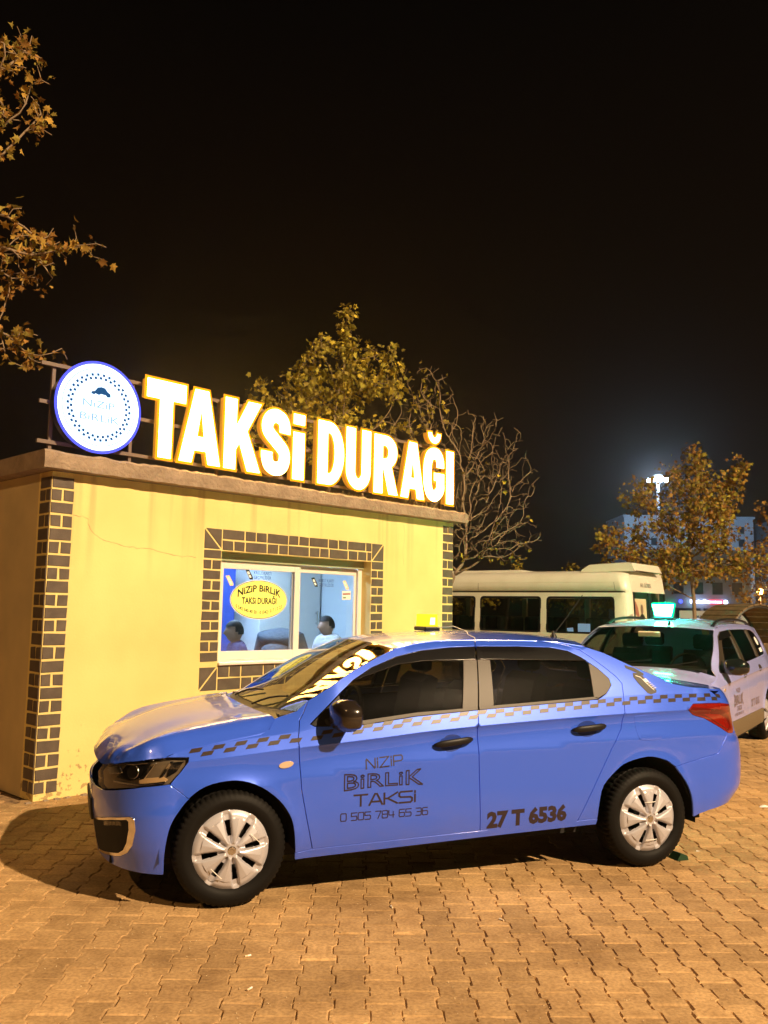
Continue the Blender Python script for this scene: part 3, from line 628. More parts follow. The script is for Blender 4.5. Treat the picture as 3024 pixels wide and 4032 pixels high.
def person(label, lx, d, rz, hz, jacket, lean=0.0, girth=1.0, slump=0.0, hair=None):
    """seated figure; local +y is where it faces; hz = height of the head centre"""
    t = thing('person', label, 'person', (BL[0] + BD[0] * lx + BS[0] * d, BL[1] + BD[1] * lx + BS[1] * d, .02), BYAW + rz)
    sz = .50; sh = hz - .185; g_ = girth
    pts = [(0, 0, sz + .05), (0, .01 + lean * .3, sz + .24), (0, .02 + lean * .7, sh - .09), (0, .03 + lean, sh + .01), (0, .05 + lean * 1.15, sh + .08),
           (-.19 * g_, .03 + lean, sh - .01), (-.26 * g_, .06 + lean, sh - .25), (-.17, .26 + lean, sh - .36), (.19 * g_, .03 + lean, sh - .01), (.26 * g_, .06 + lean, sh - .25), (.17, .26 + lean, sh - .36),
           (-.10, .05, sz + .02), (-.13, .44, sz + .03), (-.13, .46, .08), (-.13, .58, .05), (.10, .05, sz + .02), (.13, .44, sz + .03), (.13, .46, .08), (.13, .58, .05)]
    ed = [(0, 1), (1, 2), (2, 3), (3, 4), (3, 5), (5, 6), (6, 7), (3, 8), (8, 9), (9, 10), (0, 11), (11, 12), (12, 13), (13, 14), (0, 15), (15, 16), (16, 17), (17, 18)]
    rd = [(.16, .12), (.15, .11), (.155, .11), (.09, .08), (.055, .055), .075, .055, .04, .075, .055, .04, .09, .075, .05, .045, .09, .075, .05, .045]
    skinmesh('body', pts, ed, rd, M['trouser'], t)
    jp = pts[:11]; je = [(0, 1), (1, 2), (2, 3), (3, 5), (5, 6), (6, 7), (3, 8), (8, 9), (9, 10), (3, 4)]
    jr = [(.18 * g_, .145 * g_), (.185 * g_, .14 * g_), (.19 * g_, .14 * g_), (.115 * g_, .105), (.075, .075), .098 * g_, .074 * g_, .052, .098 * g_, .074 * g_, .052]
    skinmesh('jacket', jp, je, jr, jacket, t)
    hy = .07 + lean * 1.3
    head(t, (0, hy, hz - slump), (0, 1), hair or M['hair'])
    nk = MB().tube([(0, .05 + lean * 1.15, sh + .03), (0, hy - .02, hz - slump - .08)], .052, 12); nk.build('neck', M['skin'], t, smooth=True)
    for s in (-1, 1):   # hands resting on the knees: palm and five curled fingers
        hnd = MB(); hx, hy0, hz0 = s * .155, .33 + lean, sh - .40
        hnd.tube([(hx, hy0 - .05, hz0 + .03), (hx, hy0, hz0 + .01), (hx, hy0 + .045, hz0)], [.026, .036, .034], 8)
        for fi, (ox, ln) in enumerate(((-.027, .065), (-.009, .075), (.009, .07), (.027, .055))):
            hnd.tube([(hx + ox, hy0 + .035, hz0), (hx + ox, hy0 + .035 + ln * .5, hz0 - .005), (hx + ox, hy0 + .035 + ln * .8, hz0 - .028), (hx + ox, hy0 + .035 + ln * .85, hz0 - .045)], [.009, .0085, .008, .006], 6)
        hnd.tube([(hx - s * .03, hy0 - .01, hz0), (hx - s * .052, hy0 + .02, hz0 - .006), (hx - s * .05, hy0 + .05, hz0 - .018)], [.011, .010, .008], 6)
        hnd.build('hand', M['skin'], t, smooth=True)
    return t
person('man in a navy jacket seated with his back to the front pane', 2.60, .80, math.radians(62), 1.30, M['navy'], hair=M['hair'])
person('person in a slate jacket bending forward beside the sash frame', 3.06, .86, math.radians(-62), 1.40, M['slate'], lean=.30, girth=1.12, slump=.22)
person('person in an off white padded jacket seated behind the rear pane', 4.03, .88, math.radians(70), 1.36, M['offwhite'], girth=1.18)
chair('dark office chair under the man in the navy jacket', 2.60, .80, math.radians(62))
chair('round backed dark office chair standing empty behind the rear pane', 3.62, 1.10, math.radians(150)).scale = (1.0, 1.0, 1.33)
chair('dark office chair under the person in the slate jacket', 3.06, .86, math.radians(-62))
chair('dark office chair under the person in the off white jacket', 4.03, .88, math.radians(70))

# ================================================================== illuminated letters on the roof
M['letter_face'] = emat('lit_letter_face', (1.0, .56, .13), 32.0)
M['letter_halo'] = emat('letter_bloom', (1.0, .36, .008), 1.7)
M['letter_side'] = pmat('letter_return', (.5, .25, .04), .5, emit=(1, .42, .03), estr=.4)
M['steel'] = pmat('brown_steel_tube', (.16, .115, .085), .6, bump=(30, .2, .003))
def arc(cx, cz, rx, rz, a0, a1, n=14): return [(cx + rx * math.cos(math.radians(a0 + (a1 - a0) * i / n)), cz + rz * math.sin(math.radians(a0 + (a1 - a0) * i / n))) for i in range(n + 1)]
def stroke_poly(pts, wd):
    P = np.array(pts); T = np.gradient(P, axis=0); T /= np.linalg.norm(T, axis=1)[:, None]; Nn = np.stack([-T[:, 1], T[:, 0]], 1) * wd / 2
    return [tuple(p) for p in (P + Nn)] + [tuple(p) for p in (P - Nn)[::-1]]
LETTERS = [('T', .857, 1.276), ('A', 1.222, 1.690), ('K', 1.735, 2.185), ('S', 2.192, 2.577), ('i', 2.618, 2.773), ('D', 2.972, 3.360), ('U', 3.397, 3.783), ('R', 3.846, 4.245), ('A', 4.304, 4.722), ('Ğ', 4.713, 5.106), ('I', 5.148, 5.286)]
def letter_loops(ch, x0, x1):
    zt, zb = 3.683 - .0165 * (x0 - .86), 2.960 - .005 * (x0 - .86); W_, H_ = x1 - x0, zt - zb
    U_ = lambda L_: [(x0 + a * W_, zb + b * H_) for a, b in L_]
    if ch == 'T': return [U_([(0, 1), (1, 1), (1, .76), (.665, .76), (.665, 0), (.335, 0), (.335, .76), (0, .76)])]
    if ch == 'A': return [U_([(.335, 1), (.665, 1), (1, 0), (.70, 0), (.645, .17), (.355, .17), (.30, 0), (0, 0)]), U_([(.415, .36), (.585, .36), (.5, .73)])]
    if ch == 'K': return [U_([(0, 1), (.31, 1), (.31, .615), (.63, 1), (.985, 1), (.61, .57), (1, 0), (.64, 0), (.405, .385), (.31, .28), (.31, 0), (0, 0)])]
    if ch == 'I': return [U_([(0, 1), (1, 1), (1, 0), (0, 0)])]
    if ch == 'i': return [U_([(0, 1), (1, 1), (1, .845), (0, .845)]), U_([(0, .72), (1, .72), (1, 0), (0, 0)])]
    if ch == 'D': return [U_([(0, 0), (0, 1), (.42, 1)] + arc(.42, .5, .58, .5, 85, -85) + [(.42, 0)]), U_([(.36, .175), (.36, .825)] + arc(.43, .5, .215, .325, 85, -85))]
    if ch == 'U': return [U_([(0, 1), (.36, 1), (.36, .32)] + arc(.5, .30, .14, .125, 180, 360) + [(.64, .32), (.64, 1), (1, 1), (1, .34)] + arc(.5, .32, .5, .325, 0, -180))]
    if ch == 'R': return [U_([(0, 0), (0, 1), (.50, 1)] + arc(.50, .725, .46, .275, 85, -62) + [(1, 0), (.62, 0), (.40, .415), (.35, .415), (.35, 0)]), U_([(.35, .60), (.35, .83)] + arc(.45, .715, .15, .115, 90, -90))]
    if ch == 'S': return [stroke_poly(spl(U_([(.80, .655), (.80, .74), (.72, .845), (.50, .895), (.29, .85), (.195, .745), (.24, .64), (.5, .515), (.76, .39), (.805, .265), (.72, .15), (.5, .105), (.28, .15), (.20, .265), (.195, .345)]), 5), .142)]
    if ch == 'Ğ':
        c_ = stroke_poly(spl(U_([(.80, .645), (.79, .75), (.70, .86), (.52, .895), (.30, .84), (.195, .68), (.18, .5), (.195, .3), (.30, .155), (.50, .103), (.68, .15), (.81, .25), (.81, .36), (.81, .535)]), 5), .140)
        bar = U_([(.50, .535), (.632, .535), (.632, .395), (.50, .395)])
        br = U_(arc(.50, 1.27, .30, .185, 180, 360, 16) + arc(.50, 1.275, .135, .085, 360, 180, 12))
        return [c_, bar, br]
def curve_mesh(loops, extrude, offset=0.0):
    cu = bpy.data.curves.new('c', 'CURVE'); cu.dimensions = '2D'; cu.fill_mode = 'BOTH'; cu.extrude = extrude
    for L_ in loops:
        sp = cu.splines.new('POLY'); sp.points.add(len(L_) - 1); sp.use_cyclic_u = True
        for p, q in zip(sp.points, L_): p.co = (q[0], q[1], 0, 1)
    cu.offset = offset
    ob = bpy.data.objects.new('c', cu); COL.objects.link(ob); dg = bpy.context.evaluated_depsgraph_get(); dg.update()
    me = bpy.data.meshes.new_from_object(ob.evaluated_get(dg)); v = [p.co[:] for p in me.vertices]; f = [tuple(p.vertices) for p in me.polygons]; nrm = [p.normal[:] for p in me.polygons]
    bpy.data.objects.remove(ob); bpy.data.curves.remove(cu); bpy.data.meshes.remove(me); return v, f, nrm
sign = thing('letter_sign', 'row of glowing white letters reading TAKSI DURAGI along the roof edge', 'sign', (BL[0], BL[1], 0), BYAW)
SD = .06
for ch, x0, x1 in LETTERS:
    loops = letter_loops(ch, x0, x1)
    v, f, nr = curve_mesh(loops, .045)
    lo = mobj('letter', [(a, SD - c, b) for a, b, c in v], f, [M['letter_face'], M['letter_side']], sign, midx=[0 if n_[2] > .9 else 1 for n_ in nr])
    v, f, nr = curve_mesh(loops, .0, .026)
    mobj('bloom_edge', [(a, SD - .040 + c, b) for a, b, c in v], f, M['letter_halo'], lo)  # added plate wider than the letter, its emission drawn as an orange bloom
bars = [MB() for _ in range(4)]
for zz in (3.645, 3.31, 2.965): MB().box(-.09, 5.24, SD + .075, SD + .10, zz - .016, zz + .016).build('rail', M['steel'], sign)
for lx in (.02, .78, 1.75, 2.85, 3.80, 4.7, 5.2): MB().box(lx, lx + .03, SD + .101, SD + .13, 2.84, 3.66).build('post', M['steel'], sign)
# round light box
disc = thing('round_light_box', 'round white light box with blue chequered ring and faint name beside the letters', 'sign', (BL[0], BL[1], 0), BYAW)
DC = (.387, 3.312); DR = .388; DD = .045
M['box_side'] = pmat('dark_box_return', (.03, .025, .04), .35, coat=.4)
M['disc_face'] = emat('lit_white_face', (.62, .78, 1.0), 2.4); M['disc_rim'] = emat('lit_blue_white_rim', (.30, .36, 1.0), 8.0)
M['disc_print'] = emat('lit_blue_print', (.05, .24, .60), .42); M['disc_pale'] = emat('lit_pale_print', (.36, .68, 1.0), .80); M['disc_halo'] = emat('disc_bloom', (.10, .11, 1.0), 1.6)
MB().lathe([(DR - .003, .085), (DR, .08), (DR, -.04), (DR - .004, -.044)], c=(DC[0], DD + .0, DC[1]), ax='y', k=72).build('box_return', M['box_side'], disc, smooth=True)
MB().lathe([(.001, .085), (DR - .003, .085)], c=(DC[0], DD, DC[1]), ax='y', k=72).build('back_plate', M['box_side'], disc)
def ring(nm, r0, r1, d, mat, k=96):
    v = []; f = []
    for i in range(k):
        a = 2 * math.pi * i / k; v += [(DC[0] + r0 * math.cos(a), d, DC[1] + r0 * math.sin(a)), (DC[0] + r1 * math.cos(a), d, DC[1] + r1 * math.sin(a))]
    f = [(2 * i, 2 * i + 1, 2 * ((i + 1) % k) + 1, 2 * ((i + 1) % k)) for i in range(k)]
    return mobj(nm, v, f, mat, disc)
FD = DD - .044
ring('bloom_edge', DR - .012, DR + .022, FD + .003, M['disc_halo']); ring('bright_rim', .345, DR - .004, FD, M['disc_rim']); ring('face', .0005, .345, FD, M['disc_face'])  # the outermost ring is a painted blue halo, wider than the box
ring('thin_ring', .340, .3455, FD - .001, M['disc_print'])
ck = MB()
for rr, off in ((.292, 0), (.262, .5)):
    for i in range(34):
        a = 2 * math.pi * (i + off) / 34; ca, sa = math.cos(a), math.sin(a); s = .0115
        ck.add([(DC[0] + (rr + p * s) * ca - q * s * sa, FD - .001, DC[1] + (rr + p * s) * sa + q * s * ca) for p, q in ((-1, -1), (1, -1), (1, 1), (-1, 1))], [(0, 1, 2, 3)])
ck.build('chequer_ring', M['disc_print'], disc)
cari = [(-.095, .155), (-.085, .175), (-.06, .18), (-.035, .215), (.0, .225), (.035, .22), (.062, .19), (.088, .175), (.092, .148), (.06, .142), (.045, .158), (.0, .162), (-.02, .15), (-.055, .158), (-.065, .145)]
v, f, nr = curve_mesh([cari], 0); mobj('car_emblem', [(DC[0] + a + .01, FD - .001, DC[1] + b - .04) for a, b, c in v], f, M['disc_print'], disc)
flat_text('faint_name', 'NiZiP', M['disc_pale'], disc, DC[0] - .155, DC[1] - .005, .066, .30, FD - .001, -.006)
flat_text('faint_name', 'BiRLiK', M['disc_pale'], disc, DC[0] - .175, DC[1] - .125, .066, .37, FD - .001, -.006)
# dry weeds along the roof edge behind the letters
M['weed'] = pmat('dry_weeds', (.20, .15, .05), .8)
wv, wf = [], []; rw = random.Random(4)
for i in range(1500):
    l = 1.0 + 4.2 * rw.random() ** .75; d = rw.uniform(.0, .55); hh = rw.uniform(.03, .12) * (.5 + .7 * (l / 5)); a = rw.uniform(0, 6.28); wd = .004; b = len(wv); tx, ty = rw.gauss(0, .05), rw.gauss(0, .05)
    wv += [(l - wd * math.cos(a), d - wd * math.sin(a), 2.835), (l + wd * math.cos(a), d + wd * math.sin(a), 2.835), (l + tx, d + ty, 2.84 + hh)]; wf.append((b, b + 1, b + 2))
weeds = mobj('weeds', wv, wf, M['weed']); weeds.location = (BL[0], BL[1], 0); weeds.rotation_euler = (0, 0, BYAW); tag(weeds, 'dry weeds growing on the office roof behind the letters', 'weeds', kind='stuff')

# ================================================================== car body surfaces
def sm(x, xs, ys):
    """monotone cubic interpolation"""
    xs = np.asarray(xs, float); ys = np.asarray(ys, float); x = np.asarray(x, float)
    hh = np.diff(xs); d = np.diff(ys) / hh; m = np.zeros(len(xs)); m[0] = d[0]; m[-1] = d[-1]
    for i in range(1, len(xs) - 1):
        if d[i - 1] * d[i] > 0:
            w1 = 2 * hh[i] + hh[i - 1]; w2 = hh[i] + 2 * hh[i - 1]; m[i] = (w1 + w2) / (w1 / d[i - 1] + w2 / d[i])
    k = np.clip(np.searchsorted(xs, x) - 1, 0, len(xs) - 2); t = np.clip((x - xs[k]) / hh[k], 0, 1)
    return ys[k] * (2 * t ** 3 - 3 * t ** 2 + 1) + hh[k] * m[k] * (t ** 3 - 2 * t ** 2 + t) + ys[k + 1] * (-2 * t ** 3 + 3 * t ** 2) + hh[k] * m[k + 1] * (t ** 3 - t ** 2)
class Car:
    VC = .845; SF, SR, LF, LR = -.30, 3.06, .62, .85
    nose = ([.0, .2, .3, .45, .55, .62, .72, .78, .85, .95, 1.1], [-.64, -.655, -.675, -.70, -.705, -.70, -.685, -.665, -.62, -.50, -.35])
    tail = ([.0, .28, .36, .45, .6, .72, .80, .95, 1.05, 1.12, 1.4], [3.42, 3.48, 3.58, 3.68, 3.695, 3.685, 3.64, 3.60, 3.56, 3.47, 3.1])
    crease = ([-.9, -.3, .352, .81, 1.11, 1.449, 2.0, 2.47, 2.96, 3.6], [.72, .76, .82, .858, .886, .909, .938, .957, .968, .97])
    belt = ([-.9, -.4, .2, .46, .733, 1.03, 1.44, 2.235, 2.6, 3.6], [.80, .83, .885, .915, .938, .976, 1.005, 1.052, 1.07, 1.08])
    plan = ([-.9, -.38, 0, .5, 1.2, 2.0, 2.65, 3.0, 3.6], [.06, .012, -.018, -.026, -.03, -.03, -.026, -.012, .03])
    ampt = ([-.9, -.1, .25, .6, 2.6, 3.0, 3.6], [0, 0, .25, 1, 1, .7, .4])
    leant = ([-.9, -.3, .2, .6, 2.4, 3.0, 3.6], [.5, .45, .42, .33, .33, .33, .35])
    glt = ([-.9, .2, .6, 2.2, 2.7, 3.2, 3.6], [1.1, .9, .36, .36, .42, .55, .6])
    gct = ([-.9, .2, .6, 2.2, 2.9, 3.6], [2, 1.5, 1, 1, 1.2, 1.5])
    zroll = 1.365; arches = ((0, .357), (2.652, .362)); hubz = .30; scal = .017
    @classmethod
    def side(c, u, z):
        u = np.asarray(u, float); z = np.asarray(z, float)
        base = sm(u, *c.plan); zc = sm(u, *c.crease); zb = sm(u, *c.belt); amp = sm(u, *c.ampt)
        low = .030 * np.clip((.42 - z) / .26, 0, 1) ** 2 + .010 * ((z - .55) / .3) ** 2 * (z < .55)
        t = np.clip((zc - z) / .16, 0, 1); sc = amp * c.scal * np.sin(np.pi * (t + .02) ** .6 / 1.012) * (z < zc)
        w = np.maximum(z - zc, 0); hb = np.maximum(zb - zc, .02); a1 = sm(u, *c.leant) * np.minimum(w, hb)
        g = np.maximum(z - zb, 0); a2 = sm(u, *c.glt) * g + .36 * g * g * sm(u, *c.gct) + 2.42 * np.maximum(z - c.zroll, 0) ** 1.3
        low2 = sm(z, [0, .2, .5, .62, .75, 3], [0, 0, 0, 0, .012, .012]) * (1 - amp)
        v = base + low + sc + a1 + a2 + low2
        for uc, r0 in c.arches:
            r = np.hypot(u - uc, z - c.hubz); v = v - .014 * np.exp(-np.maximum(r - r0, 0) / .045) * np.clip((z - .1) / .2, 0, 1)
        return v
    @classmethod
    def F(c, s, z):
        s = np.asarray(s, float); z = np.asarray(z, float); v = c.side(np.clip(s, c.SF, c.SR), z)
        th = np.clip((c.SF - s) / c.LF, 0, 1) * np.pi / 2
        uf = c.SF - (c.SF - sm(z, *c.nose)) * np.sin(th); vf = c.VC - (c.VC - v) * np.abs(np.cos(th)) ** (2 / 2.6)
        th = np.clip((s - c.SR) / c.LR, 0, 1) * np.pi / 2
        ur = c.SR + (sm(z, *c.tail) - c.SR) * np.sin(th) ** .9; vr = c.VC - (c.VC - v) * np.abs(np.cos(th)) ** (2 / 3.6)
        u = np.where(s < c.SF, uf, np.where(s > c.SR, ur, s)); v2 = np.where(s < c.SF, vf, np.where(s > c.SR, vr, v))
        return np.stack([u, v2, z + 0 * s], -1)
    @classmethod
    def N(c, s, z):
        e = 2e-3; d1 = c.F(s + e, z) - c.F(s - e, z); d2 = c.F(s, z + e) - c.F(s, z - e); n = np.cross(d1, d2)
        return n / np.maximum(np.linalg.norm(n, axis=-1, keepdims=True), 1e-9)
def tps(P, Z, lam=1e-5):
    P = np.asarray(P, float); Z = np.asarray(Z, float); n = len(P)
    def U(r2): return np.where(r2 > 1e-12, r2 * np.log(np.maximum(r2, 1e-12)), 0)
    K = U(((P[:, None] - P[None]) ** 2).sum(2)); A = np.zeros((n + 3, n + 3)); A[:n, :n] = K + lam * np.eye(n); A[:n, n] = 1; A[:n, n + 1:] = P; A[n, :n] = 1; A[n + 1:, :n] = P.T
    w = np.linalg.solve(A, np.concatenate([Z, [0, 0, 0]]))
    return lambda Q: U(((np.asarray(Q)[:, None] - P[None]) ** 2).sum(2)) @ w[:n] + w[n] + np.asarray(Q) @ w[n + 1:]
def inset_poly(P, d):
    n = len(P); prv = P[np.arange(-1, n - 1)]; nxt = P[(np.arange(n) + 1) % n]; t1 = P - prv; t2 = nxt - P
    t1 /= np.maximum(np.linalg.norm(t1, axis=1, keepdims=True), 1e-9); t2 /= np.maximum(np.linalg.norm(t2, axis=1, keepdims=True), 1e-9)
    n1 = np.stack([-t1[:, 1], t1[:, 0]], 1); n2 = np.stack([-t2[:, 1], t2[:, 0]], 1); nn = n1 + n2; L_ = np.maximum((nn * nn).sum(1, keepdims=True) / 2, .5)
    return P + nn / L_ * d, nn / np.maximum(np.linalg.norm(nn, axis=1, keepdims=True), 1e-9)
def ccw(P):
    P = np.asarray(P, float); x, y = P.T; return P if (x * np.roll(y, -1) - y * np.roll(x, -1)).sum() > 0 else P[::-1]
def make_panel(name, poly, surf, nfun, mat, parent, h=.03, gap=.0033, thick=.014, off=0.0, mirror=None, edge=.02, extra=None):
    """a sheet cut out of a surface along an outline, with a rolled edge; mirror: lateral mirror plane"""
    P = dens(ccw(poly), edge); 
    P, out = inset_poly(P, gap)
    V2, T, om = tri2d(P, h, extra)
    X = surf(V2[:, 0], V2[:, 1]); Nn = nfun(V2[:, 0], V2[:, 1]); X = X + Nn * off
    B = V2[om]; XB = surf(B[:, 0], B[:, 1]); NB = nfun(B[:, 0], B[:, 1]); e = 1e-3
    outd = surf(B[:, 0] - out[:, 0] * e, B[:, 1] - out[:, 1] * e) - XB; outd /= np.maximum(np.linalg.norm(outd, axis=1, keepdims=True), 1e-9)
    n0, nb = len(X), len(B)
    R1 = XB + NB * (off - .0018) + outd * .0012; R2 = XB + NB * (off - thick) + outd * .0008
    V = np.vstack([X, R1, R2]); faces = [tuple(t) for t in T]
    for i in range(nb):
        j = (i + 1) % nb
        faces.append((om[j], om[i], n0 + i, n0 + j)); faces.append((n0 + j, n0 + i, n0 + nb + i, n0 + nb + j))
    NR1 = NB * .55 + outd * .83; NV = np.vstack([Nn, NR1 / np.linalg.norm(NR1, axis=1, keepdims=True), outd])
    if mirror is not None:
        V = V.copy(); V[:, 1] = 2 * mirror - V[:, 1]; NV = NV.copy(); NV[:, 1] *= -1; faces = [f[::-1] for f in faces]
    me = mesh_data(name, V, faces, mat, True); me.normals_split_custom_set_from_vertices([tuple(q) for q in NV])
    return link(bpy.data.objects.new(name, me), parent)
class Body:
    """panels of one car, near side and its mirror image"""
    def __init__(s, car, root): s.c = car; s.r = root
    def rows(s):
        """guide points that keep the body crease and waistline crisp"""
        a = np.arange(-.3, 3.2, .02); zc = sm(a, *s.c.crease); zb = sm(a, *s.c.belt)
        return np.vstack([np.stack([a, zc + d], 1) for d in (-.03, -.013, -.004, .003)] + [np.stack([a, zb + d], 1) for d in (-.004, .004)])
    def side(s, name, poly, mat, both=True, **k):
        if mat in (M['blue'], M.get('blue_as_lit')) and 'extra' not in k: k['extra'] = s.rows()
        o = make_panel(name, poly, s.c.F, s.c.N, mat, s.r if 'parent' not in k else k.pop('parent'), **k)
        if both:
            k.pop('parent', None); make_panel(name, poly, s.c.F, s.c.N, mat, s.r, mirror=s.c.VC, **k)
        return o
    def pts(s, sz): sz = np.array(sz); return s.c.F(sz[:, 0], sz[:, 1])
    def top(s, name, near, cons, mat, h=.035, gap=.0025, thick=.012, off=0.0, front=None, rear=None, lam=1e-5):
        """near: 3-D outline of the near half from front centre to rear centre; cons: extra 3-D points (mirrored too)"""
        near = np.array(near); VC = s.c.VC; far = near[::-1].copy(); far[:, 1] = 2 * VC - far[:, 1]
        loop = np.vstack([near, far[1:-1] if abs(near[0, 1] - VC) < 1e-6 else far])
        cons = np.array(cons); cm = cons.copy(); cm[:, 1] = 2 * VC - cm[:, 1]; allp = np.vstack([loop, cons, cm])
        _, ui = np.unique(np.round(allp[:, :2], 3), axis=0, return_index=True); allp = allp[ui]; fz = tps(allp[:, :2], allp[:, 2], lam)
        surf = lambda a, b: np.stack([a, b, fz(np.stack([a, b], 1))], -1)
        def nf(a, b):
            e = 4e-3; n = np.cross(surf(a + e, b) - surf(a - e, b), surf(a, b + e) - surf(a, b - e)); return n / np.linalg.norm(n, axis=-1, keepdims=True)
        s.last = (surf, nf)
        return make_panel(name, loop[:, :2], surf, nf, mat, s.r, h=h, gap=gap, thick=thick, off=off)
    def tilt_top(s, name, near, cons, mat, w, h=.025, gap=.0025, lam=1e-5):
        """near half of a symmetrical panel as a surface seen along w, plus its mirror image, in one mesh"""
        VC = s.c.VC; w = np.array(w, float); w /= np.linalg.norm(w); a = np.cross([0, 1, 0], w); a /= np.linalg.norm(a); b = np.cross(w, a)
        near = np.array(near); cons = np.array(cons); mid = cons[np.abs(cons[:, 1] - VC) < 1e-6]; mid = mid[np.argsort(-mid[:, 0])]
        loop = np.vstack([near, mid[(mid[:, 0] < near[-1, 0] - .01) & (mid[:, 0] > near[0, 0] + .01)]])
        mir = np.vstack([cons[cons[:, 1] < VC - 1e-6], near[near[:, 1] < VC - 1e-6]]); mir[:, 1] = 2 * VC - mir[:, 1]; allp = np.vstack([near, cons, mir]); pr = lambda X: np.stack([X @ a, X @ b], 1)
        _, ui = np.unique(np.round(pr(allp), 3), axis=0, return_index=True); allp = allp[ui]; fz = tps(pr(allp), allp @ w, lam)
        surf = lambda p, q: p[..., None] * a + q[..., None] * b + fz(np.stack([p, q], 1))[:, None] * w
        def nf(p, q):
            e = 3e-3; n = np.cross(surf(p + e, q) - surf(p - e, q), surf(p, q + e) - surf(p, q - e)); return n / np.linalg.norm(n, axis=-1, keepdims=True)
        L2 = pr(loop); P = dens(ccw(L2), .018); V2, T, om = tri2d(P, h); X = surf(V2[:, 0], V2[:, 1]); Nn = nf(V2[:, 0], V2[:, 1])
        cen = X[:, 1] > VC - .012; X[cen, 1] = VC; Nn[cen, 1] = 0; Nn /= np.linalg.norm(Nn, axis=1, keepdims=True)
        B = np.array(om); inner = ~cen[B]; n0 = len(X); D = X[B] - Nn[B] * .012; NB = Nn[B]; V = np.vstack([X, D]); NV = np.vstack([Nn, NB]); F_ = [tuple(t) for t in T]; nb = len(B)
        for i in range(nb):
            j = (i + 1) % nb
            if inner[i] or inner[j]: F_.append((B[j], B[i], n0 + i, n0 + j))
        Vm = V.copy(); Vm[:, 1] = 2 * VC - Vm[:, 1]; Nm = NV.copy(); Nm[:, 1] *= -1; k = len(V)
        me = mesh_data(name, np.vstack([V, Vm]), F_ + [tuple(q + k for q in f[::-1]) for f in F_], mat, True); me.normals_split_custom_set_from_vertices([tuple(q) for q in np.vstack([NV, Nm])])
        return link(bpy.data.objects.new(name, me), s.r)
    def decal(s, name, P2, faces, mat, parent, off=.0012, surf=None, nf=None):
        P2 = np.asarray(P2); F_, N_ = surf or s.c.F, nf or s.c.N; X = F_(P2[:, 0], P2[:, 1]) + N_(P2[:, 0], P2[:, 1]) * off
        return mobj(name, X, faces, mat, parent)
# ---- wheels
def tyre_mesh(R=.303, Ri=.200, W=.185):
    k = 180; prof = []
    hw = W / 2
    pr = [(Ri, .012), (Ri + .006, .004), (Ri + .02, -.008), (Ri + .05, -.014), (R - .045, -.012), (R - .022, -.004), (R - .010, .006), (R - .003, .018), (R, .034), (R + .001, .052), (R + .001, .056), (R - .006, .058), (R - .006, .064), (R + .001, .066), (R + .001, hw), (R + .001, W - .066), (R, W - .03), (R - .02, W), (R - .06, W + .008), (Ri, W - .01)]
    v = []
    for i, (r, y) in enumerate(pr):
        for j in range(k):
            a = 2 * math.pi * j / k; rr = r
            if 6 <= i <= 9 and j % 3 == 0: rr = r - .007
            elif 13 <= i <= 15 and (j + 1) % 4 == 0: rr = r - .006
            v.append((rr * math.cos(a), y, rr * math.sin(a)))
    f = [(i * k + j, i * k + (j + 1) % k, (i + 1) * k + (j + 1) % k, (i + 1) * k + j) for i in range(len(pr) - 1) for j in range(k)]
    # raised side-wall ribs
    return v, f
def cover_mesh(Rc=.206, n=8):
    """wheel cover: eight broad spokes flaring to the rim, slots between"""
    nr, na = 44, 360; rs = np.linspace(.012, Rc, nr); v = []; keep = []
    per = 2 * math.pi / n
    def hgt(r, a):
        ph = ((a / per + .5) % 1 - .5) * per             # angle from spoke axis
        x = r * math.sin(abs(ph)); hw = .013 + .043 * max(0, (r - .05) / .14) ** 1.25
        d = x - hw; dome = .030 * (1 - (r / Rc) ** 2)
        sp = 1 / (1 + math.exp(d / .0022))
        low = -.014 + .008 * (r / Rc)
        ridge = .006 * max(0, 1 - x / max(hw, .004)) * (r < .165)
        hh = dome + sp * (.010 + ridge) + (1 - sp) * low
        if r > .183: t = (r - .183) / .017; hh = hh * (1 - t) + t * (.004 + .006 * (1 - t))
        if r < .042: t = max(0, min(1, (r - .034) / .008)); hh = hh * t + (1 - t) * (.036)
        return hh, d
    for r in rs:
        for j in range(na):
            a = 2 * math.pi * j / na; hh, d = hgt(r, a); v.append((r * math.cos(a), -hh, r * math.sin(a)))
    f = []
    for i in range(nr - 1):
        for j in range(na):
            r = (rs[i] + rs[i + 1]) / 2; a = 2 * math.pi * (j + .5) / na; hh, d = hgt(r, a)
            if d > .0032 and .076 < r < .156: continue
            f.append((i * na + j, (i + 1) * na + j, (i + 1) * na + (j + 1) % na, i * na + (j + 1) % na))
    f.append(tuple(range(na))[::-1])
    return v, f
_tv, _tf = tyre_mesh(); TYRE = mesh_data('tyre', _tv, _tf, M['rubber'], True); smooth_angle(TYRE, 40)
_cv, _cf = cover_mesh(); COVER = mesh_data('wheel_cover', _cv, _cf, M['silver'], True); smooth_angle(COVER, 28)
_b = MB().lathe([(.02, .045), (.19, .04), (.203, .012)], ax='y', k=48); DISC = mesh_data('rim', _b.v, _b.f, M['under'], True)
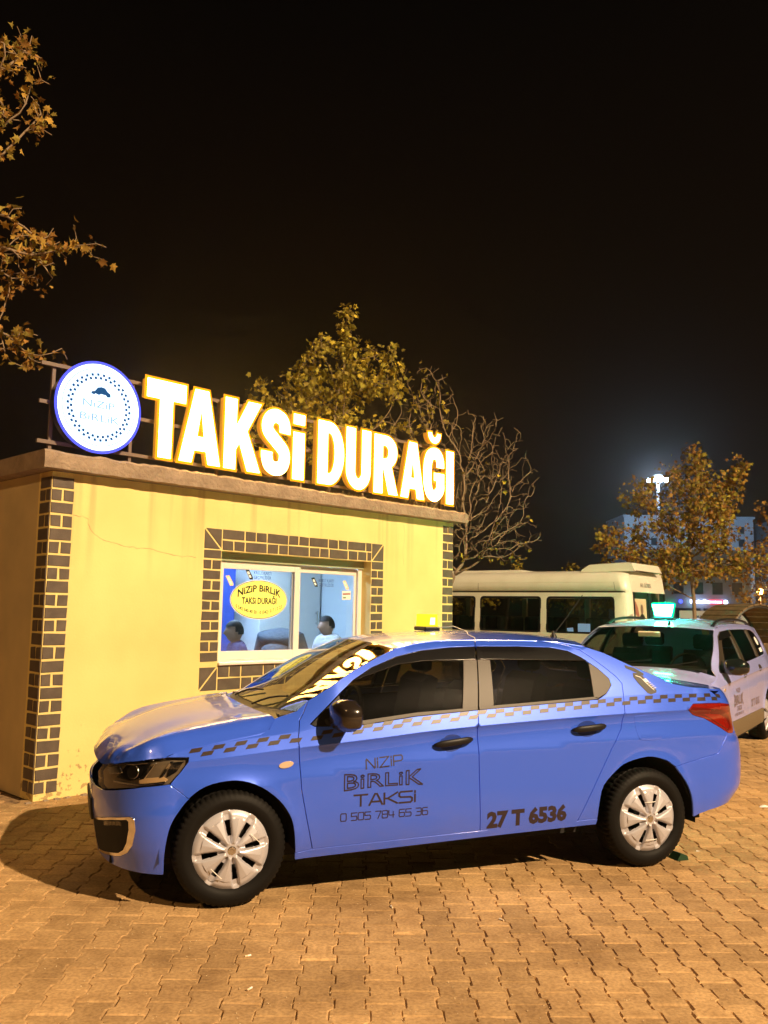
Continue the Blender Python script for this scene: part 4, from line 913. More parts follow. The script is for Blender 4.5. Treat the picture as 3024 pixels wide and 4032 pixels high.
def wheel(root, u, face_v, z, sgn=1, rot=0.0, R=.303):
    """sgn=1: outer face towards -v"""
    w_ = bpy.data.objects.new('wheel', None); link(w_, root); w_.location = (u, face_v, z); w_.rotation_euler = (0, rot, 0 if sgn > 0 else math.pi)
    if R != .303: w_.scale = (R / .303, 1, R / .303)
    for nm, me in (('tyre', TYRE), ('wheel_cover', COVER), ('rim', DISC)):
        o = bpy.data.objects.new(nm, me); link(o, w_); 
        if nm == 'wheel_cover': o.location = (0, .008, 0)
    emb = MB().lathe([(.001, -.0385), (.020, -.0385), (.0235, -.036), (.024, -.033)], ax='y', k=20)
    c1 = [(.012 * math.cos(a), -.0395, -.004 + .011 * math.sin(a)) for a in np.linspace(.3, math.pi - .3, 7)]
    emb.tube(c1, .0014, 5); emb.tube([(x, y, z_ + .009) for x, y, z_ in c1], .0014, 5)
    o = emb.build('hub_emblem', M['chrome'], w_, smooth=True); o.location = (0, .008, 0)
    for a in (.6, 2.2, 3.8, 5.4):      # small bolt holes round the hub
        pass
    return w_
def arch_liner(root, u, r, VC, z=.30, depth=.30, both=True):
    for mir in ((False, True) if both else (False,)):
        m_ = MB(); k = 24; v = []; f = []
        for i in range(k + 1):
            a = math.radians(-8) + math.radians(196) * i / k; x, zz = u + r * math.cos(a), z + r * math.sin(a)
            for y in (.012, depth): v.append((x, y if not mir else 2 * VC - y, zz))
        f = [(2 * i, 2 * i + 1, 2 * i + 3, 2 * i + 2) for i in range(k)]
        c0 = len(v); v.append((u, depth if not mir else 2 * VC - depth, z)); f += [(2 * i + 1, c0, 2 * i + 3) for i in range(k)]
        mobj('arch_liner', v, f, M['under'], root)

# ================================================================== the blue saloon taxi
CYAW = .3474
taxi = thing('saloon_taxi', 'blue four-door saloon taxi with black chequer stripe parked in front of the office', 'car', (-.7834, 4.8348, 0), CYAW)
bd_ = Body(Car, taxi); VC = Car.VC
hoodshut = [(-.3772, .7838), (-.3127, .8104), (-.2165, .8299), (-.0558, .8599), (.1459, .8935), (.197, .9187), (.235, .9694)]
archF = spl([(-.3474, .1881), (-.3492, .2936), (-.3292, .4215), (-.2918, .5035), (-.2315, .581), (-.1485, .6376), (-.0416, .6611), (.0477, .6575), (.1442, .6233), (.2453, .5491), (.3084, .4653), (.3341, .3844), (.3487, .2585)], 3)
iS = min(range(len(archF)), key=lambda i: abs(archF[i][0] + .2315) + abs(archF[i][1] - .581))
doorF = [(.447, .2726), (.4041, .4505), (.3728, .5992), (.3607, .7441), (.3517, .8686), (.3695, .9612), (.3938, .9964)]
gut = [(.4306, 1.0656), (.5732, 1.1509), (.7091, 1.2315), (.8732, 1.3076), (.9807, 1.3535), (1.1257, 1.3835), (1.3005, 1.402), (1.5433, 1.4062)]
gut2 = [(1.7634, 1.4064), (1.9789, 1.4046), (2.1377, 1.3841), (2.2521, 1.3517), (2.3252, 1.3011), (2.3992, 1.2442), (2.471, 1.1826), (2.5001, 1.1417), (2.4888, 1.0676), (2.4742, .9634), (2.4506, .8635), (2.3762, .7549), (2.28, .592), (2.1018, .2838)]
dloT = [(.4266, .9432), (.6104, 1.1039), (.7007, 1.1767), (.8228, 1.2456), (.9871, 1.308), (1.1503, 1.3438), (1.3569, 1.3641), (1.5200, 1.3693)]
dloT2 = [(1.8186, 1.3706), (2.034, 1.3653), (2.1591, 1.3436), (2.2366, 1.3091), (2.3491, 1.2335), (2.4113, 1.1722), (2.4168, 1.135), (2.3655, 1.0832), (2.2944, 1.0476)]
beltL = [(.4493, .9302), (.7434, .9341), (1.0445, .9722), (1.455, 1.0012)]
bgap = [(1.4622, .3044), (1.4507, .6296), (1.4432, .9089), (1.455, 1.0012)]
headl = [(-.7557, .700), (-.609, .742), (-.49, .767), (-.3649, .7876), (-.2396, .7857), (-.2425, .7649), (-.2749, .7202), (-.3405, .6535), (-.4722, .6376), (-.60, .612), (-.7199, .582), (-.7625, .590), (-.7922, .655)]
archR = spl([(2.263, .33), (2.275, .42), (2.3081, .5253), (2.4056, .6149), (2.4891, .6596), (2.6389, .6865), (2.75, .668), (2.8274, .6309), (2.9291, .5209), (2.9779, .4203), (2.9965, .2903)], 3)
iR = min(range(len(archR)), key=lambda i: abs(archR[i][0] - 2.8536) + abs(archR[i][1] - .6153))
tailp = [(2.979, .9683), (3.0288, 1.0051), (3.1462, 1.0067), (3.2836, 1.0026), (3.45, .985), (3.47, .92), (3.44, .83), (3.40, .795), (3.3148, .8031), (3.2039, .8586), (3.0993, .9125), (3.022, .9364)]
rbs = [(2.8536, .6153), (3.0478, .6505), (3.1837, .6838), (3.2238, .7366), (3.2971, .7945)]
upq = [(2.14, 1.395), (2.30, 1.372), (2.43, 1.333), (2.594, 1.260), (2.816, 1.173), (2.904, 1.136), (3.05, 1.112), (3.188, 1.103), (3.2465, 1.06), (3.2836, 1.0026)]
P_ = M['blue']
bd_.side('front_fender', [(-.3649, .7876)] + hoodshut + [(.3575, 1.0075), (.4306, 1.0656)] + doorF[::-1] + [(.3487, .2585)] + archF[::-1][1:len(archF) - iS] + [(-.2391, .5797), (-.3341, .6534)] + [(-.2749, .7202), (-.2425, .7649), (-.2396, .7857)], P_)
bd_.side('front_door', doorF + gut + dloT[::-1] + beltL + bgap[::-1][1:], P_)
bd_.side('rear_door', bgap + [(2.2573, 1.0471)] + dloT2[::-1] + [(1.5200, 1.3693), (1.5433, 1.4062)] + gut2, P_)
quarter = gut2[1:-1] + [(2.1018 + .02, .318), (2.262, .325)] + archR[1:iR] + rbs + [(3.3148, .8031), (3.2039, .8586), (3.0993, .9125), (3.022, .9364), (2.979, .9683), (3.0288, 1.0051), (3.1462, 1.0067), (3.2836, 1.0026)] + upq[::-1]
bd_.side('quarter_panel', quarter, P_)
END = Car.SR + Car.LR
bd_.side('rear_bumper', rbs + [(3.3148, .8031), (3.40, .795), (END, .80), (END, .30), (3.3306, .3437), (3.1299, .323)] + archR[::-1][:len(archR) - iR - 1], P_, gap=.002)
bd_.side('boot_face', [(3.45, .985), (3.47, .92), (3.44, .83), (3.41, .80), (END, .806), (END, 1.085), (3.40, 1.085), (3.25, 1.064), (3.2836, 1.0026)], P_, gap=.002)
FE = Car.SF - Car.LF
bd_.side('front_bumper', [archF[iS]] + archF[:iS][::-1] + [(-.5389, .1921), (-.6941, .1915), (FE, .20), (FE, .56), (-.80, .57), (-.7199, .575), (-.4722, .6346), (-.3341, .6534), (-.2391, .5797)], P_, gap=.002)
bd_.side('sill', [(.3487, .2585), (.447, .2726), (1.4622, .3044), (2.1018, .2838 + .035), (2.262, .325), (2.255, .292), (1.4658, .2665), (.3525, .2233)], P_, gap=.0012)
MB().box(.33, 2.28, .22, 1.47, .19, .26).box(-.6, 3.3, .3, 1.39, .2, .27).build('underbody', M['under'], taxi)
bd_.side('inner_shell', [(.40, .28), (.40, .90), (2.38, 1.02), (2.42, .80), (2.2, .33)], M['under'], off=-.035, h=.12, gap=0)
bd_.side('inner_shell', [(-.60, .22), (-.36, .30), (-.30, .56), (-.1, .70), (.15, .70), (.38, .40), (.38, .85), (-.3, .76), (-.6, .55)], M['under'], off=-.06, h=.12, gap=0)
bd_.side('inner_shell', [(2.42, .66), (2.65, .72), (2.9, .66), (3.05, .36), (3.55, .36), (3.55, .8), (3.2, 1.0), (2.5, 1.0)], M['under'], off=-.06, h=.12, gap=0)
arch_liner(taxi, 0, .375, VC); arch_liner(taxi, 2.652, .38, VC)
# ---- roof, bonnet, boot, screens
c3 = lambda u, v, z: (u, v, z)
e_front = [c3(-.688, VC, .705)] + [tuple(p) for p in bd_.pts([(-.86, .706), (-.80, .704), (-.7557, .7045), (-.68, .727), (-.609, .745), (-.49, .770), (-.3772, .7875)])]
e_side = [tuple(p) for p in bd_.pts([(-.3127, .8134), (-.2165, .8329), (-.0558, .8629), (.1459, .8965), (.197, .9217), (.235, .9714)])]
hoodnear = e_front + e_side + [c3(.205, .22, .985), c3(.165, .42, .996), c3(.14, .65, 1.003), c3(.135, VC, 1.005)]
hoodcon = [tuple(p) for p in bd_.pts([(-.40, .866), (-.50, .836), (-.60, .797), (-.70, .757), (-.3098, .8896), (-.1125, .9209), (.1233, .9573), (.2363, .9769), (-.21, .906), (.0, .939)])]
for u, z in ((-.655, .752), (-.61, .793), (-.547, .830), (-.441, .878), (-.298, .928), (-.111, .968), (.002, .988)):
    hoodcon += [c3(u, VC, z), c3(u + .012, .50, z - .008), c3(u + .03, .27, z - .022)]
hn = np.array(spl(e_front, 4) + spl(e_side, 3) + spl(hoodnear[-4:], 3)); hn[0, 1] = hn[-1, 1] = VC
bonnet = bd_.tilt_top('bonnet', hn, hoodcon, P_, (-.45, -.30, .84), lam=2.5e-4)
wsn = [c3(.205, VC, 1.008), c3(.215, .62, 1.007), c3(.245, .40, 1.005), c3(.295, .22, 1.006)] + [tuple(p) for p in bd_.pts([(.3575, 1.0075), (.4306, 1.0656), (.5732, 1.1509), (.7091, 1.2315), (.8732, 1.3076), (.9807, 1.3535)])] + [c3(.962, .40, 1.372), c3(.95, .6, 1.382), c3(.945, VC, 1.386)]
wscon = [c3(.40, VC, 1.128), c3(.58, VC, 1.226), c3(.76, VC, 1.313), c3(.43, .5, 1.122), c3(.60, .5, 1.218), c3(.78, .5, 1.304)]
bd_.top('windscreen', wsn, wscon, M['windscreen'], h=.06, gap=.004, thick=.006, off=-.004, lam=1e-4)
ws_surf = bd_.last
blk = [np.array(wsn)]
cw = np.array(hoodnear[-5:]); cw2 = np.array(wsn[:5][::-1])   # cowl between bonnet and screen
cowl_a = np.array([hoodnear[len(e_front) + 5], (.205, .22, .985), (.165, .42, .996), (.14, .65, 1.003), (.135, VC, 1.005)]); cowl_b = np.array([wsn[4], wsn[3], wsn[2], wsn[1], wsn[0]])
cv = []; 
for a, b in zip(cowl_a, cowl_b): cv += [a + (0, 0, -.012), (a + b) / 2 + (0, 0, -.022), b + (0, 0, -.004)]
for a, b in list(zip(cowl_a, cowl_b))[:-1][::-1]:
    for p in (a + (0, 0, -.012), (a + b) / 2 + (0, 0, -.022), b + (0, 0, -.004)): cv.append((p[0], 2 * VC - p[1], p[2]))
n9 = len(cv) // 3; mobj('cowl', cv, [(3 * i + j, 3 * i + 3 + j, 3 * i + 4 + j, 3 * i + 1 + j) for i in range(n9 - 1) for j in range(2)], M['black'], taxi, smooth=True)
roofn = wsn[-3:][::-1] + [tuple(p) for p in bd_.pts([(.9807, 1.3535), (1.1257, 1.3845), (1.3005, 1.4035), (1.5358, 1.4084), (1.7634, 1.4084), (1.9789, 1.4066), (2.14, 1.397), (2.30, 1.374)])] + [c3(2.39, .42, 1.398), c3(2.425, .62, 1.408), c3(2.435, VC, 1.412)]
roofc = [c3(1.067, VC, 1.408), c3(1.218, VC, 1.424), c3(1.381, VC, 1.436), c3(1.566, VC, 1.446), c3(1.83, VC, 1.449), c3(2.09, VC, 1.440), c3(2.29, VC, 1.426)] + [c3(u, .48, z) for u, z in ((1.1, 1.402), (1.4, 1.428), (1.83, 1.440), (2.1, 1.431), (2.3, 1.412))]
bd_.top('roof', roofn, roofc, P_, h=.05); roof_surf = bd_.last
rgn = [c3(2.435, VC, 1.410), c3(2.425, .62, 1.406), c3(2.39, .42, 1.396)] + [tuple(p) for p in bd_.pts([(2.30, 1.372), (2.43, 1.331), (2.594, 1.258), (2.816, 1.171), (2.904, 1.134)])] + [c3(2.99, .40, 1.132), c3(3.03, .60, 1.130), c3(3.04, VC, 1.130)]
bd_.top('rear_screen', rgn, [c3(2.62, VC, 1.332), c3(2.83, VC, 1.232), c3(2.62, .5, 1.322), c3(2.83, .5, 1.225)], M['tint'], h=.06, gap=.004, thick=.006, lam=1e-4)
btn = [c3(3.045, VC, 1.124), c3(3.035, .60, 1.124), c3(2.995, .40, 1.126)] + [tuple(p) for p in bd_.pts([(2.907, 1.132), (3.05, 1.110), (3.188, 1.101), (3.30, 1.092), (3.40, 1.087)])] + [c3(3.50, .45, 1.09), c3(3.53, .65, 1.09), c3(3.54, VC, 1.09)]
bd_.top('boot_lid', btn, [c3(3.2, VC, 1.124), c3(3.4, VC, 1.115), c3(3.25, .5, 1.12)], P_, h=.05)
bd_.side('pillar_fill', [(.235, .9694), (.3575, 1.0075), (.36, .95), (.2, .92)], P_, off=-.004, gap=0)
# ---- window line: panes, black pillars, mouldings, wind deflectors
bd_.side('front_window', [(.4493, .9302), (.7434, .9341), (1.0445, .9722), (1.37, .9955), (1.425, 1.29), (1.425, 1.366), (1.3569, 1.3641), (1.1503, 1.3438), (.9871, 1.308), (.8228, 1.2456), (.7007, 1.1767), (.6104, 1.1039), (.4266, .9432)], M['tint'], off=-.008, gap=-.003, h=.08)
bd_.side('rear_window', [(1.56, 1.022), (2.262, 1.05), (2.287, 1.2635), (2.275, 1.285), (2.2366, 1.3091), (2.1591, 1.3436), (2.034, 1.3653), (1.8186, 1.3706), (1.59, 1.370)], M['tint'], off=-.008, gap=-.003, h=.08)
bd_.side('pillar_trim', [(1.352, 1.005), (1.455, 1.011), (1.507, 1.290), (1.417, 1.290)], M['satin'], off=.001, gap=.002)
bd_.side('pillar_trim', [(1.461, 1.011), (1.563, 1.024), (1.597, 1.290), (1.512, 1.290)], M['satin'], off=.001, gap=.002)
bd_.side('quarter_trim', [(2.266, 1.062), (2.300, 1.0476 + .008), (2.3655, 1.0832), (2.4168, 1.135), (2.4113, 1.1722), (2.3491, 1.2335), (2.288, 1.272)], M['satin'], off=.001, gap=.002)
bd_.side('belt_moulding', [(.62, .929), (.7434, .9346), (1.0445, .9725), (1.452, 1.000), (1.452, 1.016), (1.0445, .992), (.7462, .9575), (.62, .950)], M['satin'], off=.005, gap=.001, edge=.012)
bd_.side('belt_moulding', [(1.463, 1.000), (2.2573, 1.0471), (2.300, 1.050), (2.2612, 1.0632), (1.463, 1.018)], M['satin'], off=.005, gap=.001, edge=.012)
bd_.side('wind_deflector', [(.70, 1.172), (.8228, 1.2406), (.9871, 1.303), (1.1503, 1.340), (1.3569, 1.361), (1.513, 1.366), (1.500, 1.292), (1.40, 1.288), (1.15, 1.282), (.99, 1.262), (.86, 1.222)], M['gloss_black'], off=.006, gap=.001)
bd_.side('wind_deflector', [(1.525, 1.367), (1.8186, 1.3676), (2.034, 1.3623), (2.1591, 1.3406), (2.2366, 1.3061), (2.275, 1.283), (1.9, 1.288), (1.513, 1.292)], M['gloss_black'], off=.006, gap=.001)
# ---- lamps
M['lamp_in'] = pmat('lamp_housing', (.22, .17, .115), .35, metal=.3)
hl = bd_.side('headlight', headl, M['lamp_in'], off=-.030, gap=.001, both=True)
bd_.side('reflector', [(-.60, .735), (-.46, .757), (-.43, .748), (-.50, .672), (-.56, .655), (-.66, .655)], M['gloss_black'], off=-.022, both=False, parent=hl)
bd_.side('chrome_fin', [(-.445, .753), (-.42, .757), (-.478, .676), (-.505, .667)], M['chrome'], off=-.016, both=False, parent=hl, gap=0)
bd_.side('chrome_fin', [(-.335, .772), (-.315, .774), (-.375, .690), (-.395, .683)], M['chrome'], off=-.016, both=False, parent=hl, gap=0)
bd_.side('reflector', [(-.505, .675), (-.37, .690), (-.345, .676), (-.37, .660), (-.50, .650)], pmat('lamp_amber', (.75, .50, .25), .3, metal=.3), off=-.018, both=False, parent=hl, gap=0)
bd_.side('reflector', [(-.73, .692), (-.64, .718), (-.615, .69), (-.70, .665)], M['chrome'], off=-.016, both=False, parent=hl, gap=0)
bd_.side('reflector', [(-.33, .768), (-.262, .772), (-.30, .715), (-.352, .690)], M['gloss_black'], off=-.019, both=False, parent=hl, gap=0)
bd_.side('chrome_fin', [(-.60, .741), (-.47, .762), (-.47, .755), (-.60, .734)], M['chrome'], off=-.014, both=False, parent=hl, gap=0)
bd_.side('chrome_fin', [(-.66, .640), (-.50, .648), (-.36, .668), (-.36, .662), (-.50, .642), (-.66, .633)], M['chrome'], off=-.014, both=False, parent=hl, gap=0)
bd_.side('lamp_bowl', [(-.548 + .034 * math.cos(a), .703 + .034 * math.sin(a)) for a in np.linspace(0, 6.283, 16, endpoint=False)], M['chrome'], off=-.017, both=False, parent=hl, gap=0)
bd_.side('lamp_lens', headl, M['lens'], off=-.001, both=False, parent=hl, gap=.0015)
tl = bd_.side('tail_light', tailp, M['tail'], off=.001, gap=.002)
bd_.side('lower_lens', [(2.992, .9703), (3.022, .985), (3.15, .972), (3.30, .955), (3.38, .90), (3.36, .84), (3.32, .818), (3.22, .866), (3.11, .92), (3.03, .942)], M['tail_dark'], off=.0025, both=False, parent=tl, gap=0, thick=.003)
bd_.side('lower_lens', [(3.10, .938), (3.24, .928), (3.32, .90), (3.345, .85), (3.315, .828), (3.22, .875)], M['tail'], off=.0045, both=False, parent=tl, gap=0, thick=.003)
# fog lamp recess with a chrome C-shaped surround
fog = [(-.84, .375), (-.72, .430), (-.6407, .4526), (-.54, .476), (-.512, .470), (-.5034, .4139), (-.5237, .3384), (-.5534, .2964), (-.597, .2676), (-.7165, .238), (-.82, .215), (-.84, .25)]
fg = bd_.side('fog_recess', fog, M['under'], off=.0015, gap=0)
bd_.side('fog_trim', [(-.78, .408), (-.6407, .4546), (-.53, .480), (-.505, .472), (-.498, .4139), (-.5187, .3354), (-.5504, .2914), (-.597, .2626), (-.7165, .233), (-.80, .213), (-.80, .222), (-.7165, .2445), (-.605, .276), (-.572, .300), (-.548, .345), (-.532, .414), (-.533, .455), (-.545, .464), (-.6407, .443), (-.78, .398)], M['chrome'], off=.006, both=False, gap=0, thick=.008, edge=.01)
bd_.side('fog_lens', [(-.70, .418), (-.60, .445), (-.575, .444), (-.575, .425), (-.61, .421), (-.70, .396)], M['lens'], off=.004, both=False, gap=0, thick=.004, parent=fg)
for k_ in range(4): bd_.side('lamp_cell', [(-.69 + k_ * .027, .404 + k_ * .0065), (-.67 + k_ * .027, .409 + k_ * .0065), (-.67 + k_ * .027, .423 + k_ * .0065), (-.69 + k_ * .027, .418 + k_ * .0065)], M['satin'], off=.0035, both=False, gap=0, thick=.002, parent=fg)
bd_.side('number_plate', [(FE, .36), (-.84, .37), (-.84, .48), (FE, .48)], M['black'], off=.012, gap=0)
rp_ = [(.2851 + .040 * math.cos(a), .7323 + .0165 * math.sin(a) + .006 * math.cos(a)) for a in np.linspace(0, 2 * math.pi, 20, endpoint=False)]
bd_.side('side_repeater', rp_, M['amber_clear'], off=.006, gap=0, h=.02, edge=.02)
# ---- fuel flap, handles, mirrors
M['seam'] = pmat('panel_seam', (.02, .04, .22), .6)
fl = [(2.5578, .9393), (2.695, .944), (2.735, .925), (2.7528, .8863), (2.7622, .8388), (2.7507, .80), (2.72, .79), (2.6016, .791), (2.5749, .8137), (2.5626, .8604), (2.5528, .9154)]
fp = np.array(spl(fl + fl[:1], 4)[:-1]); bd_.side('fuel_flap', [tuple(p) for p in fp], P_, both=False, off=.0022, gap=0, thick=.0035, edge=.012)
def handle(s0, z0, s1, z1):
    nb = 20; ang = math.atan2(z1 - z0, s1 - s0); L_ = math.hypot(s1 - s0, z1 - z0)
    cup = [((s0 + s1) / 2 - .01 + .075 * math.cos(a) * math.cos(ang) - .048 * math.sin(a) * math.sin(ang), (z0 + z1) / 2 - .004 + .048 * math.sin(a) * math.cos(ang) + .075 * math.cos(a) * math.sin(ang)) for a in np.linspace(0, 2 * math.pi, 28, endpoint=False)]
    root = bd_.side('door_handle', cup, pmat('handle_cup', (.02, .05, .30), .3, coat=.8), both=False, off=.0008, gap=0, h=.02, thick=.003)
    t = np.linspace(0, 1, 13); pts = []; rr = []
    S = s0 + (s1 - s0) * t; Z = z0 + (z1 - z0) * t; X = Car.F(S, Z); n_ = Car.N(S, Z); lift = .012 + .028 * np.sin(np.pi * np.clip(t, .0, 1)) ** .5
    v = []; f = []; k = 10
    for i in range(13):
        hh = .021 * (0.35 + .65 * min(1, math.sin(math.pi * (t[i] * .96 + .02)) * 2.2)); th = .011
        for j in range(k):
            a = 2 * math.pi * j / k; v.append(tuple(X[i] + n_[i] * (lift[i] + th * math.cos(a)) + np.array([-math.sin(ang), 0, math.cos(ang)]) * hh * math.sin(a)))
    f = [(i * k + j, i * k + (j + 1) % k, (i + 1) * k + (j + 1) % k, (i + 1) * k + j) for i in range(12) for j in range(k)] + [tuple(range(k))[::-1], tuple(range(12 * k, 13 * k))]
    mobj('grip', v, f, M['black'], root, smooth=True); return root
handle(1.160, .8061, 1.405, .8342); handle(2.0906, .866, 2.3283, .8854)
def mirror(body, pos, scl, side, mats, root):
    """door mirror: shell, glass, arm; pos = centre of the shell"""
    bm = bmesh.new(); bmesh.ops.create_uvsphere(bm, u_segments=24, v_segments=16, radius=1)
    for p in bm.verts:
        a, b, c = p.co   # a: fore-aft (front -), b: out, c: up
        q = lambda t, e: math.copysign(abs(t) ** e, t)
        x = q(a, .8) * .062; y = q(b, .62) * .098; z_ = q(c, .60) * .068
        if a > .35: x = .030 + (a - .35) * .012
        x += -.02 * (y / .1); z_ *= 1 - .14 * (y * -side / .1 > .4); z_ += .012 * (1 - (y / .1) ** 2) * (c > 0)
        p.co = Vector((pos[0] + x * scl, pos[1] + y * scl, pos[2] + z_ * scl))
    bmesh.ops.recalc_face_normals(bm, faces=bm.faces[:])
    me = bpy.data.meshes.new('mirror'); bm.to_mesh(me); bm.free(); me.materials.append(mats[0]); me.polygons.foreach_set('use_smooth', [True] * len(me.polygons))
    o = link(bpy.data.objects.new('door_mirror', me), root)
    gl = [(pos[0] + .046 * scl, pos[1] + y * scl, pos[2] + z_ * scl) for y, z_ in ((-.075, -.045), (.075, -.045), (.085, 0), (.075, .05), (-.075, .05), (-.085, 0))]
    mobj('mirror_glass', gl, [tuple(range(6))], M['chrome'], o)
    MB().tube([(pos[0] + .0, pos[1] + .09 * side * -1 * -1, pos[2] - .04), (pos[0] - .015, pos[1] + .04 * side, pos[2] - .05)], .02, 8).build('mirror_arm', mats[1], o, smooth=True)
    return o
msail = [(.4290, .9400), (.4493, .9302), (.62, .930), (.605, 1.095)]
bd_.side('mirror_sail', msail, M['black'], off=.004, gap=.002)
mir_n = Car.F(np.array([.55]), np.array([.985]))[0]
M['mirror_shell'] = pmat('black_mirror_shell', (.02, .015, .012), .22, coat=.8, coat_rough=.08)
for sd in (1, -1):
    my = mir_n[1] - .115 if sd == 1 else 2 * VC - mir_n[1] + .115
    mo = mirror(Car, (.600, my - .006 * sd, .992), 1.18, 1 if sd == 1 else -1, (M['mirror_shell'], M['black']), taxi)
    a_ = (.52, mir_n[1] + .005, .950); b_ = (.58, mir_n[1] - .07, .950)
    if sd == -1: a_ = (a_[0], 2 * VC - a_[1], a_[2]); b_ = (b_[0], 2 * VC - b_[1], b_[2])
    MB().tube([a_, b_], [.022, .017], 10).build('mirror_foot', M['black'], mo, smooth=True)
# ---- wheels
wheel(taxi, 0, .0, .302, 1, rot=.22); wheel(taxi, 2.652, .0, .302, 1, rot=.0); wheel(taxi, 0, 2 * VC, .302, -1, .4); wheel(taxi, 2.652, 2 * VC, .302, -1, .1)
# cable ties on the covers
for uu, lst in ((0, ((.125, .055, .20), (-.08, -.11, .20))), (2.652, ((-.005, .105, .02), (.0, -.125, .02)))):
    for tx, tz, an in lst:
        dx, dz = .04 * math.cos(-.75 if uu == 0 else an), .04 * math.sin(-.75 if uu == 0 else an)
        MB().tube([(uu + tx - dx, -.034, .302 + tz - dz), (uu + tx, -.042, .302 + tz), (uu + tx + dx, -.034, .302 + tz + dz)], .0022, 5).build('cable_tie', M['print_white'], taxi)
# ---- lettering and chequer stripe on the near side
ckz = ([-.30, -.2297, .0159, .2438, .3522, .7057, .9431, 1.1805, 1.4188, 1.5305, 1.8823, 2.1175, 2.352, 2.707, 2.9433, 3.1618, 3.3], [.80, .8089, .8407, .8667, .8748, .9125, .937, .9555, .9746, .9793, 1.0007, 1.0145, 1.0286, 1.0427, 1.046, 1.0466, 1.03])
s0 = -.262; k_ = 0
while s0 < 3.22:
    Lq = .060; dzr = .0118 if k_ % 2 == 0 else -.0118; sk = .016 if s0 < 1.5 else .006 
    if not (.36 < s0 + .03 < .37):
        sv, b = [], 0
        for q in range(4):
            t0 = s0 + Lq * q / 3
            zc_ = float(sm(t0, *ckz)) + dzr
            sv += [(t0 - sk / 2 + (.03 if k_ % 2 else .03), zc_ - .0112), (t0 + sk / 2 + .03, zc_ + .0112)]
        bd_.decal('chequer', sv, [(2 * q, 2 * q + 2, 2 * q + 3, 2 * q + 1) for q in range(3)], M['decal_strip'], taxi, off=.0016)
    s0 += Lq; k_ += 1
def car_text(name, V, Fc, x, z, slope=0.0, shear=0.0, mat=None, body=bd_):
    V = np.array(V); Q = np.stack([x + V[:, 0] + shear * V[:, 1], z + V[:, 1] + slope * V[:, 0]], 1); return body.decal(name, Q, Fc, mat or M['decal'], body.r, off=.0015)
def lettering(s, h, w, gap, sw, space, width, x, z, slope):
    """one flat part for each character"""
    full = stroke_text(s, h, w, gap, sw, space)[2]; k = width / full; px = 0.0
    for ch in s:
        if ch == ' ': px += space; continue
        V, Fc, cwd = stroke_text(ch, h, w, gap, sw, space)
        V = V.copy(); V[:, 0] = (V[:, 0] + px) * k; car_text('door_letter', V, Fc, x, z, slope); px += cwd + gap
lettering('NiZiP', .052, .052, .010, .0068, .05, .218, .745, .692, .08)
lettering('TAKSi', .060, .068, .010, .0095, .05, .372, .676, .491, .02)
lettering('0 505 784 65 36', .040, .032, .0075, .0052, .022, .522, .600, .415, .013)
def outline_text(body, h, wx, bold, tk):
    """hollow letters: two offset outlines bridged into a band"""
    V = []; Fc = []
    cu = bpy.data.curves.new('t', 'FONT'); cu.body = body; cu.fill_mode = 'NONE'; cu.resolution_u = 3; cu.offset = bold
    ob = bpy.data.objects.new('t', cu); COL.objects.link(ob); dg = bpy.context.evaluated_depsgraph_get(); dg.update(); me = bpy.data.meshes.new_from_object(ob.evaluated_get(dg))
    P = np.array([p.co[:2] for p in me.vertices]) / .727; E_ = [tuple(e.vertices) for e in me.edges]
    bpy.data.objects.remove(ob); bpy.data.curves.remove(cu)
    P[:, 0] -= P[:, 0].min(); wd = P[:, 0].max(); P[:, 0] *= wx / wd; P[:, 1] *= h
    for a, b in E_:
        A, B = P[a], P[b]; d = B - A; l = np.linalg.norm(d)
        if l < 1e-7: continue
        d /= l; n_ = np.array((-d[1], d[0])) * tk / 2; e2 = d * tk * .3; k = len(V); V += [A - e2 - n_, B + e2 - n_, B + e2 + n_, A - e2 + n_]; Fc.append((k, k + 1, k + 2, k + 3))
    return np.array(V), Fc
V, Fc = outline_text('BiRLiK', .076, .47, .055, .0066)
t_ = (V[:, 0] - .235) / .235; V2_ = V.copy(); V2_[:, 1] = (V[:, 1] - .039) * (1 + .22 * t_ * t_) + .039 + .004 * t_
car_text('door_lettering', V2_, Fc, .618, .592, .012)
v_, f_, wd = text2d('27 T 6536', .055); car_text('plate_lettering', v_ * np.array([.540 / wd, .088]), f_, 1.503, .322, .028)
# card-terminal emblem on the rear pillar
def pd(name, pts, mat, off): bd_.decal(name, pts, [tuple(range(len(pts)))], mat, taxi, off)
pd('card_terminal_emblem', [(2.605, 1.205), (2.650, 1.205), (2.675, 1.185), (2.700, 1.150), (2.752, 1.098), (2.745, 1.082), (2.700, 1.072), (2.675, 1.082), (2.625, 1.140), (2.60, 1.180)], M['print_black'], .0016)
pd('emblem_card', [(2.560, 1.255), (2.590, 1.245), (2.625, 1.238), (2.690, 1.200), (2.680, 1.187), (2.640, 1.205), (2.560, 1.236)], M['print_black'], .0016)
pd('emblem_line', [(2.62, 1.190), (2.655, 1.180), (2.690, 1.140), (2.735, 1.098), (2.733, 1.0955), (2.688, 1.1365), (2.6535, 1.176), (2.619, 1.1865)], M['print_white'], .0026)
pd('emblem_screen', [(2.668, 1.166), (2.694, 1.170), (2.712, 1.150), (2.685, 1.145)], M['print_white'], .0026)
kv, kf = [], []
for i in range(4):
    for j in range(3):
        o_ = np.array((2.690, 1.140)) + np.array((.0105, -.0105)) * i + np.array((.0115, .0030)) * j; b = len(kv); kv += [o_, o_ + (.0065, .0015), o_ + (.0105, -.003), o_ + (.004, -.0045)]; kf.append((b, b + 1, b + 2, b + 3))
bd_.decal('emblem_keys', kv, kf, M['print_white'], taxi, .0026)
